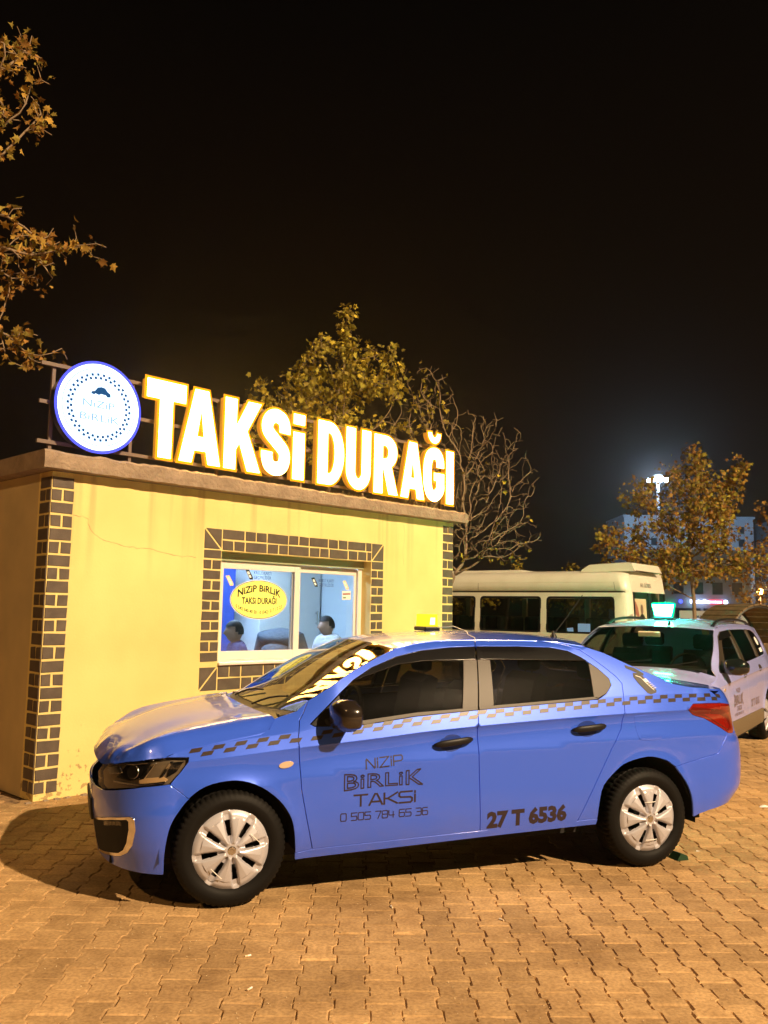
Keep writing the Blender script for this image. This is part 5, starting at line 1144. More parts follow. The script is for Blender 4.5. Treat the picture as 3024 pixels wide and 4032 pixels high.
# ---- roof lamp, aerial, cable
beacon = thing('roof_beacon', 'small yellow glowing TAKSI lamp standing on the saloon taxi roof', 'lamp', (-.7834, 4.8348, 0), CYAW)
bu, bv = 1.62, 1.20; bz = float(roof_surf[0](np.array([bu]), np.array([bv]))[0][2])
M['beacon'] = emat('lit_yellow_plastic', (1.0, .78, .03), 1.35)
bx = MB(); k0 = [(bu - .045, bv - .10), (bu + .045, bv - .10), (bu + .045, bv + .10), (bu - .045, bv + .10)]; k1 = [(bu - .035, bv - .115), (bu + .035, bv - .115), (bu + .035, bv + .115), (bu - .035, bv + .115)]
bx.add([(x, y, bz + .035) for x, y in k0] + [(x, y, bz + .125) for x, y in k1], [(0, 1, 2, 3), (4, 5, 6, 7), (0, 1, 5, 4), (1, 2, 6, 5), (2, 3, 7, 6), (3, 0, 4, 7)]); bx.build('lamp_body', M['beacon'], beacon)
M['beacon_hot'] = emat('lit_lamp_core', (1.0, .95, .55), 2.5)
for yy in (-.055, .0, .055): mobj('lamp_letter', [(bu - .0405, bv + yy - .018, bz + .055), (bu - .0405, bv + yy + .018, bz + .055), (bu - .037, bv + yy + .018, bz + .10), (bu - .037, bv + yy - .018, bz + .10)], [(0, 1, 2, 3)], M['beacon_hot'], beacon)
mobj('lamp_window', [(bu - .02, bv - .1025, bz + .050), (bu + .02, bv - .1025, bz + .050), (bu + .018, bv - .1115, bz + .10), (bu - .018, bv - .1115, bz + .10)], [(0, 1, 2, 3)], M['beacon_hot'], beacon)
MB().box(bu - .06, bu + .06, bv - .11, bv + .11, bz + .004, bz + .034, ch=.008).build('magnet_base', M['black'], beacon)
def roofp(u, v, dz): return (u, v, float(roof_surf[0](np.array([u]), np.array([v]))[0][2]) + dz)
MB().tube([roofp(1.66, 1.09, .02), roofp(1.70, .9, .03), roofp(1.66, .6, .008), roofp(1.575, .40, .008), roofp(1.555, .26, .010), tuple(Car.F(np.array([1.535]), np.array([1.395]))[0] + np.array([0, -.006, 0]))], .003, 5).build('lamp_cable', M['print_white'], beacon)
ab = roofp(2.33, .60, 0)
MB().lathe([(.026, 0), (.022, .012), (.010, .03), (.006, .045)], c=ab, k=12).tube([(ab[0], ab[1], ab[2] + .02), (ab[0] + .10, ab[1], ab[2] + .13), (ab[0] + .24, ab[1], ab[2] + .30)], [.006, .004, .0025], 6).build('aerial', M['black'], taxi, smooth=True)
# ---- wipers on the screen foot
for (u0, v0, u1, v1) in ((.20, .55, .36, .30), (.20, 1.10, .30, .70)):
    wp = [ws_surf[0](np.array([u0 + (u1 - u0) * t]), np.array([v0 + (v1 - v0) * t]))[0] + np.array([0, 0, .012 + .012 * math.sin(math.pi * t)]) for t in np.linspace(0, 1, 5)]
    MB().tube(wp, .006, 6).build('wiper', M['black'], taxi)
# ---- cabin
for (su, sv_) in ((1.25, .42), (1.25, 1.27), (2.15, .42), (2.15, 1.27)):
    st_ = MB().box(su - .25, su + .25, sv_ - .24, sv_ + .24, .38, .55, ch=.05); st_.build('seat', M['seat'], taxi, smooth=True)
    bk = MB().prism([(su + .17, .52), (su + .28, .52), (su + .40, 1.10), (su + .34, 1.13), (su + .28, 1.08)], 'y', sv_ - .22, sv_ + .22); bk.build('backrest', M['seat'], taxi)
    MB().box(su + .31, su + .41, sv_ - .12, sv_ + .12, 1.14, 1.31, ch=.04).tube([(su + .36, sv_ - .05, 1.08), (su + .36, sv_ - .05, 1.16)], .006, 6).tube([(su + .36, sv_ + .05, 1.08), (su + .36, sv_ + .05, 1.16)], .006, 6).build('headrest', M['seat'], taxi, smooth=True)
MB().prism([(.25, .6), (.70, .6), (.72, .93), (.62, .99), (.27, .985)], 'y', .12, 1.57).build('dashboard', M['dash'], taxi)
sw_ = MB(); ring_ = [(.80 + .05 * math.cos(a) * .4, .43 + .185 * math.sin(a), .93 + .175 * math.cos(a)) for a in np.linspace(0, 2 * math.pi, 25)]
sw_.tube(ring_, .014, 8, caps=False); sw_.tube([(.80, .27, .93), (.79, .43, .93), (.80, .59, .93)], .014, 6); sw_.tube([(.72, .43, .9), (.80, .43, .93)], .02, 8); sw_.build('steering_wheel', M['black'], taxi, smooth=True)
MB().box(.86, .90, .72, .96, 1.26, 1.32, ch=.01).build('inner_mirror', M['black'], taxi)
# green chock behind the rear wheel
ch_ = thing('wheel_chock', 'small dark green wedge lying behind the saloon taxi rear wheel', 'wedge', (-.7834, 4.8348, 0), CYAW)
MB().prism([(2.92, .002), (3.01, .002), (3.0, .03), (2.95, .045)], 'y', .06, .15).build('wedge', pmat('green_plastic', (.005, .04, .016), .55), ch_)

# ================================================================== the second taxi: blue estate car facing the saloon's tail
class Estate(Car):
    VC = .85; SF, SR, LF, LR = -.22, 3.05, .66, .62
    nose = ([.0, .2, .3, .45, .6, .72, .80, .88, .95, 1.1], [-.70, -.73, -.76, -.78, -.78, -.76, -.72, -.64, -.52, -.3])
    tail = ([.0, .3, .45, .6, .8, 1.0, 1.2, 1.35, 1.5], [3.40, 3.46, 3.52, 3.53, 3.50, 3.47, 3.40, 3.33, 3.2])
    crease = ([-.9, .0, .6, 1.4, 2.6, 3.6], [.80, .84, .87, .90, .93, .94])
    belt = ([-.9, -.3, .1, .25, .7, 1.4, 2.6, 3.6], [.86, .90, .955, .975, 1.00, 1.04, 1.08, 1.09])
    plan = ([-.9, -.3, 0, .5, 1.2, 2.0, 2.65, 3.0, 3.6], [.06, .02, -.012, -.02, -.025, -.025, -.025, -.01, .03])
    glt = ([-.9, .0, .4, 2.4, 3.0, 3.6], [1.2, .9, .34, .30, .30, .3]); gct = ([-.9, .2, .6, 2.2, 2.9, 3.6], [1.5, 1.2, .8, .8, .9, 1.0])
    zroll = 1.445; arches = ((0, .37), (2.63, .37)); hubz = .31; scal = .012
M['blue_as_lit'] = pmat('blue_paint_as_lit', (.38, .42, .88), .36, coat=1.0, coat_rough=.03)  # the saloon's blue made paler in the colour, as under stronger light
M['clear_tint'] = glassmat('light_tinted_glass', (.40, .42, .38), ior=1.5)
M['clad'] = pmat('dusty_cladding', (.16, .12, .07), .7)
E_YAW = math.radians(57.5)
est = thing('estate_taxi', 'blue estate taxi with roof rails and green lit roof lamp behind the saloon', 'car', (3.56, 9.33, 0), E_YAW)
est.scale = (1.07, 1.07, 1.0); eb = Body(Estate, est); EV = Estate.VC; Q_ = M['blue_as_lit']
eg = [(.12, 1.025), (.30, 1.155), (.50, 1.285), (.68, 1.385), (.82, 1.435), (1.1, 1.468), (1.6, 1.482), (2.3, 1.480), (2.8, 1.465), (3.05, 1.44)]
ed_t = [(.235, .985), (.40, 1.115), (.58, 1.245), (.76, 1.350), (.95, 1.405), (1.38, 1.425)]
ed_t2 = [(2.1, 1.425), (2.65, 1.41), (2.85, 1.37), (2.98, 1.24), (2.94, 1.13), (2.85, 1.105)]
ebelt = [(.26, .972), (.7, .998), (1.38, 1.038)]; ebelt2 = [(2.1, 1.066), (2.5, 1.085), (2.85, 1.105)]
eaF = [(.37 * math.cos(a), .31 + .37 * math.sin(a)) for a in np.radians(np.linspace(195, -12, 22))]; eaR = [(2.63 + .37 * math.cos(a), .31 + .37 * math.sin(a)) for a in np.radians(np.linspace(192, -15, 22))]
edf = [(.42, .44), (.36, .62), (.33, .80), (.30, .93), (.235, .985)]
eb.side('front_fender', [(-.45, .80), (-.30, .86), (-.05, .905), (.08, .94), (.12, 1.025), (.19, 1.03)] + edf[::-1] + [(.42, .27), (.37, .25)] + eaF[::-1] + [(-.40, .45), (-.50, .62)], Q_)
eb.side('front_door', edf + [(.12, 1.025)] + eg[1:6] + [(1.40, 1.478), (1.38, 1.425)] + ed_t[::-1] + ebelt + [(1.36, .44)], Q_)
eb.side('rear_door', [(1.36, .44), (1.38, 1.038)] + ebelt2 + ed_t2[::-1] + [(1.38, 1.425), (1.40, 1.478)] + eg[6:] + [(3.12, 1.2), (2.90, 1.08), (2.52, 1.06), (2.46, .86), (2.30, .62), (2.24, .44)], Q_)
eb.side('quarter_panel', [(2.24, .44), (2.30, .62), (2.46, .86), (2.52, 1.06), (2.90, 1.08), (3.12, 1.2), (3.05, 1.44), (3.30, 1.42), (3.67, 1.42), (3.67, .6), (3.12, .5)] + eaR[::-1][1:-3], Q_)
eb.side('rear_bumper', [(3.0, .28), (3.67, .28), (3.67, .6), (3.12, .5)], M['clad'])
eb.side('front_bumper', [(-.50, .62), (-.40, .45), (-.36, .22), (Estate.SF - Estate.LF, .20), (Estate.SF - Estate.LF, .66), (-.6, .66)], Q_)
eb.side('cladding', [(.37, .25), (.42, .27), (.42, .44), (1.36, .44), (2.24, .44), (2.26, .30), (2.25, .255), (1.4, .25)], M['clad'], off=.004)
eb.side('inner_shell', [(.40, .28), (.36, .93), (2.38, 1.02), (2.30, .80), (2.2, .33)], M['under'], off=-.035, h=.14, gap=0)
eb.side('headlight', [(-.72, .72), (-.45, .80), (-.50, .64), (-.72, .62)], M['gloss_black'], off=.002)
eb.side('side_repeater', [(.20 + .035 * math.cos(a), .80 + .017 * math.sin(a)) for a in np.linspace(0, 6.283, 14, endpoint=False)], M['amber_clear'], off=.006, gap=0, edge=.02)
eb.side('front_window', ebelt + [(1.38, 1.425)] + ed_t[::-1], M['clear_tint'], off=-.008, gap=-.003, h=.1)
eb.side('rear_window', [(1.40, 1.040)] + ebelt2[:-1] + [(2.28, 1.075), (2.30, 1.42), (2.1, 1.425), (1.40, 1.425)], M['tint'], off=-.008, gap=-.003, h=.1)
eb.side('quarter_window', [(2.36, 1.080), (2.5, 1.085), (2.85, 1.105), (2.94, 1.13), (2.98, 1.24), (2.85, 1.37), (2.65, 1.41), (2.38, 1.42)], M['tint'], off=-.008, gap=-.003, h=.1)
eb.side('pillar_trim', [(1.30, 1.035), (1.46, 1.044), (1.46, 1.425), (1.34, 1.424)], M['satin'], off=.001, gap=0)
eb.side('pillar_trim', [(2.26, 1.074), (2.37, 1.080), (2.39, 1.420), (2.28, 1.422)], M['satin'], off=.001, gap=0)
eb.side('window_frame', [(.235, .985), (.40, 1.115), (.58, 1.245), (.76, 1.350), (.95, 1.405), (1.34, 1.424), (1.34, 1.385), (.97, 1.355), (.80, 1.29), (.64, 1.18), (.50, 1.06), (.46, .985), (.26, .972)], M['satin'], off=.001, gap=0)
eb.side('wind_deflector', [(.72, 1.31), (.80, 1.352), (.97, 1.400), (1.34, 1.420), (1.34, 1.35), (1.0, 1.335), (.86, 1.31)], M['gloss_black'], off=.006, gap=0)
arch_liner(est, 0, .385, EV, .31); arch_liner(est, 2.63, .385, EV, .31)
MB().box(.35, 2.28, .05, 1.65, .2, .26).box(-.6, 3.3, .3, 1.4, .22, .28).build('underbody', M['under'], est)
ef = [(-.765, EV, .74)] + [tuple(p) for p in eb.pts([(-.84, .745), (-.72, .752), (-.60, .77), (-.45, .803)])]; es_ = [tuple(p) for p in eb.pts([(-.30, .863), (-.05, .908), (.08, .943)])]
ehn = np.array(ef + es_ + [(.06, .25, 1.0), (.02, .5, 1.015), (.0, EV, 1.02)])
ehc = [(u, v, z - (.0 if v > .8 else .012 if v > .4 else .035)) for u, z in ((-.72, .79), (-.62, .86), (-.45, .925), (-.2, .985), (-.1, 1.002)) for v in (EV, .5, .28)]
eb.top('bonnet', ehn, ehc, Q_, h=.03, lam=4e-4)
ewn = [(.06, EV, 1.022), (.07, .6, 1.022), (.085, .4, 1.02)] + [tuple(p) for p in eb.pts([(.12, 1.025), (.30, 1.155), (.50, 1.285), (.68, 1.385), (.80, 1.43)])] + [(.77, .45, 1.448), (.755, .65, 1.456), (.75, EV, 1.46)]
eb.top('windscreen', ewn, [(.28, EV, 1.175), (.48, EV, 1.305), (.64, EV, 1.40), (.30, .5, 1.17), (.5, .5, 1.298)], glassmat('estate_windscreen', (.55, .60, .52), ior=1.5), h=.07, gap=.004, thick=.006, off=-.004, lam=1e-4)
bm_ = np.array(ewn); 
ern = ewn[-3:][::-1] + [tuple(p) for p in eb.pts([(.80, 1.432), (1.1, 1.470), (1.6, 1.484), (2.3, 1.482), (2.8, 1.467), (3.05, 1.442)])] + [(3.26, .45, 1.47), (3.30, .65, 1.48), (3.31, EV, 1.482)]
eb.top('roof', ern, [(u, v, z - (0 if v > .8 else .012)) for u, z in ((.9, 1.49), (1.2, 1.528), (1.7, 1.548), (2.4, 1.545), (2.9, 1.52)) for v in (EV, .52)], Q_, h=.06); e_roof = eb.last
mobj('cowl', [(.0, y, 1.008) for y in np.linspace(.16, 1.54, 9)] + [(.09, y, 1.018) for y in np.linspace(.16, 1.54, 9)], [(i, i + 1, i + 10, i + 9) for i in range(8)], M['black'], est)
for mr in (False, True):       # roof rails
    S = np.linspace(.98, 2.9, 13); X = eb.pts([(s_, float(sm(s_, [.8, 1.1, 1.6, 2.3, 2.8, 3.1], [1.44, 1.462, 1.474, 1.472, 1.458, 1.43]))) for s_ in S]); X[:, 1] += .045
    lift = .062 * np.sin(np.pi * np.clip((S - .98) / 1.92, 0, 1)) ** .35; X[:, 2] += lift + .012
    if mr: X[:, 1] = 2 * EV - X[:, 1]
    MB().tube([tuple(p) for p in X], [.022] + [.017] * 11 + [.022], 8).build('roof_rail', M['black'], est, smooth=True)
wheel(est, 0, .0, .311, 1, .3, .311); wheel(est, 2.63, .0, .311, 1, .1, .311); wheel(est, 0, 2 * EV, .311, -1, 0, .311); wheel(est, 2.63, 2 * EV, .311, -1, 0, .311)
emn = Estate.F(np.array([.33]), np.array([1.02]))[0]
for sd in (1, -1):
    my = emn[1] - .15 if sd == 1 else 2 * EV - emn[1] + .15
    mo = mirror(Estate, (.34, my, 1.035), 1.22, sd, (M['gloss_black'], M['black']), est)
    a_, b_ = (.34, emn[1], .99), (.34, emn[1] - .10, .985)
    if sd < 0: a_, b_ = (a_[0], 2 * EV - a_[1], a_[2]), (b_[0], 2 * EV - b_[1], b_[2])
    MB().tube([a_, b_], .022, 8).build('mirror_foot', M['black'], mo, smooth=True)
eb.side('mirror_sail', [(.238, .988), (.262, .973), (.47, .986), (.44, 1.10)], M['black'], off=.004, gap=0)
for s_, z_ in ((1.22, .915), (2.18, .945)):
    hd = eb.side('door_handle', [(s_ + .075 * math.cos(a), z_ + .042 * math.sin(a)) for a in np.linspace(0, 6.283, 20, endpoint=False)], M['satin'], both=False, off=.004, gap=0, h=.03)
ec = lambda nm, V, Fc, x, z, sl=0: car_text(nm, V, Fc, x, z, sl, body=eb, mat=M['est_decal'])
M['est_decal'] = pmat('grey_brown_lettering', (.20, .15, .17), .5)
v_, f_, wd = text2d('NiZiP', .02); ec('door_lettering', v_ * np.array([.20 / wd, .05]), f_, .72, .735)
V, Fc = outline_text('BiRLiK', .10, .46, .05, .011); tt = (V[:, 0] - .23) / .23; V[:, 1] = (V[:, 1] - .05) * (1 + .35 * tt * tt) + .05; ec('door_lettering', V, Fc, .58, .610)
v_, f_, wd = text2d('TAKSi', .03); ec('door_lettering', v_ * np.array([.24 / wd, .055]), f_, .70, .535)
v_, f_, wd = text2d('0 505 784 65 15', .02); ec('door_lettering', v_ * np.array([.44 / wd, .035]), f_, .60, .485)
v_, f_, wd = text2d('27 T 6515', .04); ec('plate_lettering', v_ * np.array([.50 / wd, .085]), f_, 1.50, .52)
wc = [(2.60 + .07 * math.cos(a), 1.27 + .055 * math.sin(a)) for a in np.linspace(0, 6.283, 16, endpoint=False)]; eb.decal('window_sticker', wc, [tuple(range(16))], M['print_white'], est, .002)
eb.decal('window_sticker', [(2.54, 1.125), (2.72, 1.133), (2.72, 1.185), (2.54, 1.178)], [(0, 1, 2, 3)], M['print_white'], est, .002)
for (su, sv_) in ((1.0, .44), (1.0, 1.26), (1.95, .44), (1.95, 1.26)):
    MB().box(su - .25, su + .25, sv_ - .24, sv_ + .24, .42, .6, ch=.05).build('seat', M['seat'], est, smooth=True)
    MB().prism([(su + .17, .55), (su + .28, .55), (su + .40, 1.14), (su + .34, 1.17), (su + .28, 1.1)], 'y', sv_ - .22, sv_ + .22).build('backrest', M['seat'], est)
    MB().box(su + .31, su + .41, sv_ - .12, sv_ + .12, 1.18, 1.36, ch=.04).build('headrest', M['seat'], est, smooth=True)
MB().prism([(.08, .6), (.5, .6), (.52, .98), (.40, 1.03), (.10, 1.0)], 'y', .15, 1.55).build('dashboard', M['dash'], est)
sw_ = MB(); sw_.tube([(.62 + .04 * math.cos(a), .45 + .185 * math.sin(a), .98 + .17 * math.cos(a)) for a in np.linspace(0, 2 * math.pi, 25)], .014, 8, caps=False); sw_.tube([(.62, .28, .98), (.62, .62, .98)], .014, 6); sw_.build('steering_wheel', M['black'], est, smooth=True)
MB().box(.62, .66, .74, .98, 1.33, 1.395, ch=.012).build('inner_mirror', M['white_plastic'], est)
for (u0, v0, u1, v1) in ((.05, .55, .19, .25), (.05, 1.15, .14, .70)):
    MB().tube([(u0, v0, 1.03), (u1, v1, 1.09)], .008, 6).build('wiper', M['black'], est)
# green lit roof lamp
gl_ = thing('green_roof_lamp', 'bright green glowing taxi lamp standing on the estate roof', 'lamp', (3.56, 9.33, 0), E_YAW)
gl_.scale = (1.07, 1.07, 1.0); gu, gv = 1.25, .86; gz = float(e_roof[0](np.array([gu]), np.array([gv]))[0][2])
M['green_hot'] = emat('lit_green_white', (.025, 1.0, .42), 320.0); M['green_halo'] = emat('green_bloom', (.0, 1.0, .38), 1.5)  # dimmer green emission stands in for bloom round the lamp
def frus(x0, x1, w0, w1, z0, z1, m): return MB().add([(gu - x0, gv - w0, z0), (gu + x0, gv - w0, z0), (gu + x0, gv + w0, z0), (gu - x0, gv + w0, z0), (gu - x1, gv - w1, z1), (gu + x1, gv - w1, z1), (gu + x1, gv + w1, z1), (gu - x1, gv + w1, z1)], [(0, 3, 2, 1), (4, 5, 6, 7), (0, 1, 5, 4), (1, 2, 6, 5), (2, 3, 7, 6), (3, 0, 4, 7)])
frus(.045, .055, .085, .115, gz + .045, gz + .185, 0).build('lamp_body', M['green_hot'], gl_)
frus(.047, .047, .09, .09, gz + .030, gz + .043, 0).build('lamp_skirt', M['green_halo'], gl_)
frus(.057, .055, .118, .115, gz + .187, gz + .20, 0).build('lamp_top', M['green_halo'], gl_)
mobj('bloom_edge', [(gu + .002, gv + a * 1.0, gz + b) for a, b in ((-.108, .032), (.108, .032), (.142, .196), (.120, .212), (-.120, .212), (-.142, .196))], [tuple(range(6))], M['green_halo'], gl_)  # added back plate seen as a halo round the lamp
MB().box(gu - .07, gu + .07, gv - .13, gv + .13, gz + .003, gz + .029, ch=.008).build('magnet_base', M['black'], gl_)
er = float(e_roof[0](np.array([.84]), np.array([.70]))[0][2])
MB().prism([(.80, er - .002), (.92, er + .01), (.88, er + .045)], 'y', .69, .71).build('aerial_fin', M['black'], est)

# ================================================================== the cream minibus
class Van(Car):
    L = 5.6; R = .16; W = 1.86
    @classmethod
    def ins(c, z): return sm(z, [.2, .4, .7, 1.25, 1.9, 1.97, 2.03, 2.15, 2.25, 2.31, 2.35], [.05, .01, .0, .0, .03, .035, .012, .035, .10, .20, .42])
    @classmethod
    def F(c, s, z):
        s = np.asarray(s, float); z = np.asarray(z, float); i = c.ins(z); e = c.L - c.R; ln = sm(z, [.2, 1.2, 1.9, 2.2, 2.35], [0, 0, -.04, -.10, -.22])
        ph = np.clip((s - e) / c.R, 0, math.pi / 2); ex = np.maximum(s - e - c.R * math.pi / 2, 0)
        u = np.where(s < e, s, e + c.R * np.sin(ph)) + ln * np.clip((s - e + .6) / .6, 0, 1)
        v = i + c.R * (1 - np.cos(ph)) + ex
        return np.stack([u, v, z + 0 * s], -1)
V_YAW = math.radians(-38)
van = thing('minibus', 'cream minibus with air conditioning box on its roof parked beyond the cars', 'minibus', (-.2729, 18.0977, 0), V_YAW)
vb = Body(Van, van); M['cream'] = pmat('cream_van_paint', (.84, .80, .67), .4, coat=.7, coat_rough=.08, noise=(3, (.78, .74, .60), .4, .7))
nf = lambda nm, poly, mat, **k: make_panel(nm, poly, Van.F, Van.N, mat, k.pop('parent', van), **k)
e0 = Van.L - Van.R; eR = e0 + Van.R * math.pi / 2; eM = eR + (Van.W - 2 * Van.R) / 2; 
nf('lower_side', [(.4, .35), (e0 + .05, .35), (e0 + .05, 1.252), (.4, 1.252)], M['cream'], h=.14, gap=.001)
nf('upper_side', [(.4, 1.882), (e0 + .05, 1.882), (e0 + .05, 1.955), (.4, 1.955)], M['cream'], h=.1, gap=.001)
def rr(x0, x1, z0, z1, r=.07):
    o = []
    for cx, cz, a0 in ((x1 - r, z0 + r, -90), (x1 - r, z1 - r, 0), (x0 + r, z1 - r, 90), (x0 + r, z0 + r, 180)): o += [(cx + r * math.cos(math.radians(a0 + q)), cz + r * math.sin(math.radians(a0 + q))) for q in (0, 22, 45, 68, 90)]
    return o
wins = [(.55, 1.20), (1.30, 2.55), (2.66, 3.92), (4.035, 5.325)]; px_ = [.4, .55, 1.20, 1.30, 2.55, 2.66, 3.92, 4.035, 5.325, e0 + .05]
for a, b in zip(px_[0::2], px_[1::2]): nf('pillar', [(a, 1.2535), (b, 1.2535), (b, 1.8805), (a, 1.8805)], M['cream'], h=.1, gap=.0)
M['van_glass'] = glassmat('dark_van_glass', (.25, .24, .19), ior=1.5)
for a, b in wins:
    wo = nf('window', rr(a + .005, b - .005, 1.26, 1.875), M['van_glass'], off=-.012, h=.3, gap=0, thick=.004)
    rim_o = rr(a - .006, b + .006, 1.248, 1.888); rim_i = rr(a + .025, b - .025, 1.28, 1.855)
    P = np.vstack([rim_o, rim_i]); X = Van.F(P[:, 0], P[:, 1]) + Van.N(P[:, 0], P[:, 1]) * .002; n_ = len(rim_o)
    mobj('rubber_seal', X, [(i, (i + 1) % n_, n_ + (i + 1) % n_, n_ + i) for i in range(n_)], M['black'], wo)
nf('gutter', [(.4, 1.957), (e0 + .1, 1.957), (e0 + .1, 1.982), (.4, 1.982)], M['satin'], h=.2, gap=0)
nf('roof_side', [(.4, 1.985), (e0 + .1, 1.985), (e0 + .1, 2.13), (.4, 2.13)], M['cream'], h=.12, gap=.001)
nf('roof_side', [(.4, 2.1325), (eR, 2.1325), (eR, 2.349), (.4, 2.349)], M['cream'], h=.08, gap=.001)
nf('roof_corner', [(e0 + .1, 1.985), (eR + .001, 1.985), (eR + .001, 2.1325), (e0 + .1, 2.1325)], M['cream'], h=.06, gap=.001)
nf('rear_corner', [(e0 + .05, .35), (eR, .35), (eR, 1.983), (e0 + .05, 1.983)], M['cream'], h=.08, gap=.001)
M['van_rear'] = M['cream']
for k in (0, 1):       # two rear doors
    a, b = (eR + .02, eM - .004) if k == 0 else (eM + .004, 2 * eM - eR - .02)
    nf('rear_door', [(a, .45), (b, .45), (b, 1.42), (a, 1.42)], M['cream'], h=.12); nf('rear_door', [(a, 1.972), (b, 1.972), (b, 2.24), (a, 2.24)], M['cream'], h=.1)
    nf('door_frame', [(a, 1.422), (a + .05, 1.422), (a + .05, 1.97), (a, 1.97)], M['black'], h=.1); nf('door_frame', [(b - .05, 1.422), (b, 1.422), (b, 1.97), (b - .05, 1.97)], M['black'], h=.1)
    nf('rear_window', [(a + .05, 1.422), (b - .05, 1.422), (b - .05, 1.97), (a + .05, 1.97)], M['van_glass'], h=.3, off=-.006)
nf('rear_header', [(eR, 2.243), (2 * eM - eR, 2.243), (2 * eM - eR, 2.33), (eR, 2.33)], M['cream'], h=.08)
v_, f_, wd = text2d('AK GÖBEK', .01); vb.decal('rear_lettering', v_ * np.array([.50 / wd, .075]) + np.array([eR - .16 + .571, 2.062]), f_, pmat('grey_print', (.12, .11, .09), .5), van, .003)
# poster of a dark suit on a pale ground behind the rear window
ps = lambda nm, pts, mat, o_: vb.decal(nm, [(eR - .16 + a, b) for a, b in pts], [tuple(range(len(pts)))], mat, van, o_)
ps('poster', [(.22, 1.47), (.72, 1.47), (.72, 1.86), (.22, 1.86)], pmat('pale_poster', (.60, .52, .34), .6), .004)
ps('poster_band', [(.22, 1.6), (.40, 1.50), (.34, 1.70), (.26, 1.80), (.22, 1.82)], pmat('dull_red_print', (.34, .14, .10), .6), .0055)
ps('poster_suit', [(.36, 1.47), (.64, 1.47), (.62, 1.55), (.55, 1.60), (.46, 1.60), (.39, 1.55)], M['print_black'], .0065)
ps('poster_head', [(.505 + .055 * math.cos(a), 1.68 + .085 * math.sin(a)) for a in np.linspace(0, 6.283, 18, endpoint=False)], pmat('brown_print', (.20, .14, .10), .6), .0075)
# roof, far side, floor, interior
MB().add([(.4, .42, 2.349), (5.36, .42, 2.349), (5.36, 1.44, 2.349), (.4, 1.44, 2.349)], [(0, 1, 2, 3)]).build('roof', M['cream'], van)
MB().box(.4, 5.4, 1.78, 1.84, .35, 1.26).box(.4, 5.4, 1.77, 1.83, 1.88, 2.345).build('far_side', M['cream'], van)
for a in (.4, 1.22, 2.57, 3.94, 5.3): MB().box(a, a + .1, 1.775, 1.835, 1.26, 1.88).build('far_pillar', M['cream'], van)
MB().box(.4, 5.4, .05, 1.78, .5, .56).build('floor', M['under'], van)
MB().box(.3, .45, .05, 1.8, .5, 2.3).build('front_bulkhead', M['under'], van)
for k, su in enumerate((1.1, 2.0, 2.9, 3.8, 4.7)):
    for sv_ in (.35, .85, 1.45): MB().box(su, su + .12, sv_ - .2, sv_ + .2, .9, 1.52, ch=.05).box(su - .4, su, sv_ - .2, sv_ + .2, .9, 1.0).build('seat', M['slate'], van)
MB().add([(4.45, .004, 1.272), (4.56, .004, 1.272), (4.55, .006, 1.35), (4.43, .006, 1.335)], [(0, 1, 2, 3)]).build('paper', pmat('blue_paper', (.25, .45, .85), .6, emit=(.2, .4, 1), estr=.12), van)
MB().add([(4.64, .004, 1.272), (4.87, .004, 1.272), (4.87, .007, 1.42), (4.64, .007, 1.42)], [(0, 1, 2, 3)]).build('paper', bpy.data.materials['blue_paper'], van)
ac = MB(); prof = [(4.56, 2.318), (4.58, 2.36), (4.72, 2.445), (5.40, 2.475), (5.50, 2.46), (5.56, 2.33)]
ac.add([(a, .30, b) for a, b in prof] + [(a, .36, b + .012) for a, b in prof] + [(a, 1.50, b + .012) for a, b in prof] + [(a, 1.56, b) for a, b in prof], [(r * 6 + i, r * 6 + i + 1, r * 6 + 7 + i, r * 6 + 6 + i) for r in range(3) for i in range(5)] + [tuple(range(6)), tuple(range(18, 24))])
ac.build('air_conditioner', M['cream'], van)
hat = [(1.0, 2.35), (1.05, 2.385), (3.3, 2.385), (3.55, 2.35)]
hb = MB(); hb.add([(a, .40, b - .03) for a, b in hat] + [(a, .44, b) for a, b in hat] + [(a, 1.42, b) for a, b in hat] + [(a, 1.46, b - .03) for a, b in hat], [(r * 4 + i, r * 4 + i + 1, r * 4 + 5 + i, r * 4 + 4 + i) for r in range(3) for i in range(3)] + [(0, 1, 2, 3), (12, 13, 14, 15)]); hb.build('roof_hatch', M['cream'], van)
MB().box(.4, 5.5, .02, .06, .35, .5).build('skirt', M['black'], van)
for u_ in (1.2, 4.5):
    for (fv, sg) in ((.02, 1), (1.84, -1)): wheel(van, u_, fv, .33, sg, R=.33)
MB().box(Van.L - .02, Van.L + .03, .02, .07, 1.47, 1.60, ch=.008).build('marker_lamp', M['white_plastic'], van)

for s_ in (2.605, 5.36):      # panel seams
    P = [(s_ - .003, .5), (s_ + .003, .5), (s_ + .003, 1.24), (s_ - .003, 1.24)]; vb.decal('panel_seam', P, [(0, 1, 2, 3)], M['under'], van, .0015)
    P = [(s_ - .003, 1.99), (s_ + .003, 1.99), (s_ + .003, 2.13), (s_ - .003, 2.13)]; vb.decal('panel_seam', P, [(0, 1, 2, 3)], M['under'], van, .0015)
vb.decal('side_moulding', [(.45, .86), (e0, .86), (e0, .93), (.45, .93)], [(0, 1, 2, 3)], M['satin'], van, .004)
for z0_, z1_, mt in ((.95, 1.10, M['tail']), (1.105, 1.20, M['amber_clear']), (1.205, 1.33, M['tail'])): nf('rear_lamp', [(eR - .10, z0_), (eR + .012, z0_), (eR + .012, z1_), (eR - .10, z1_)], mt, off=.008, h=.1)
nf('door_hinge', [(eR + .03, 1.50), (eR + .11, 1.50), (eR + .11, 1.56), (eR + .03, 1.56)], M['cream'], off=.012, h=.1)

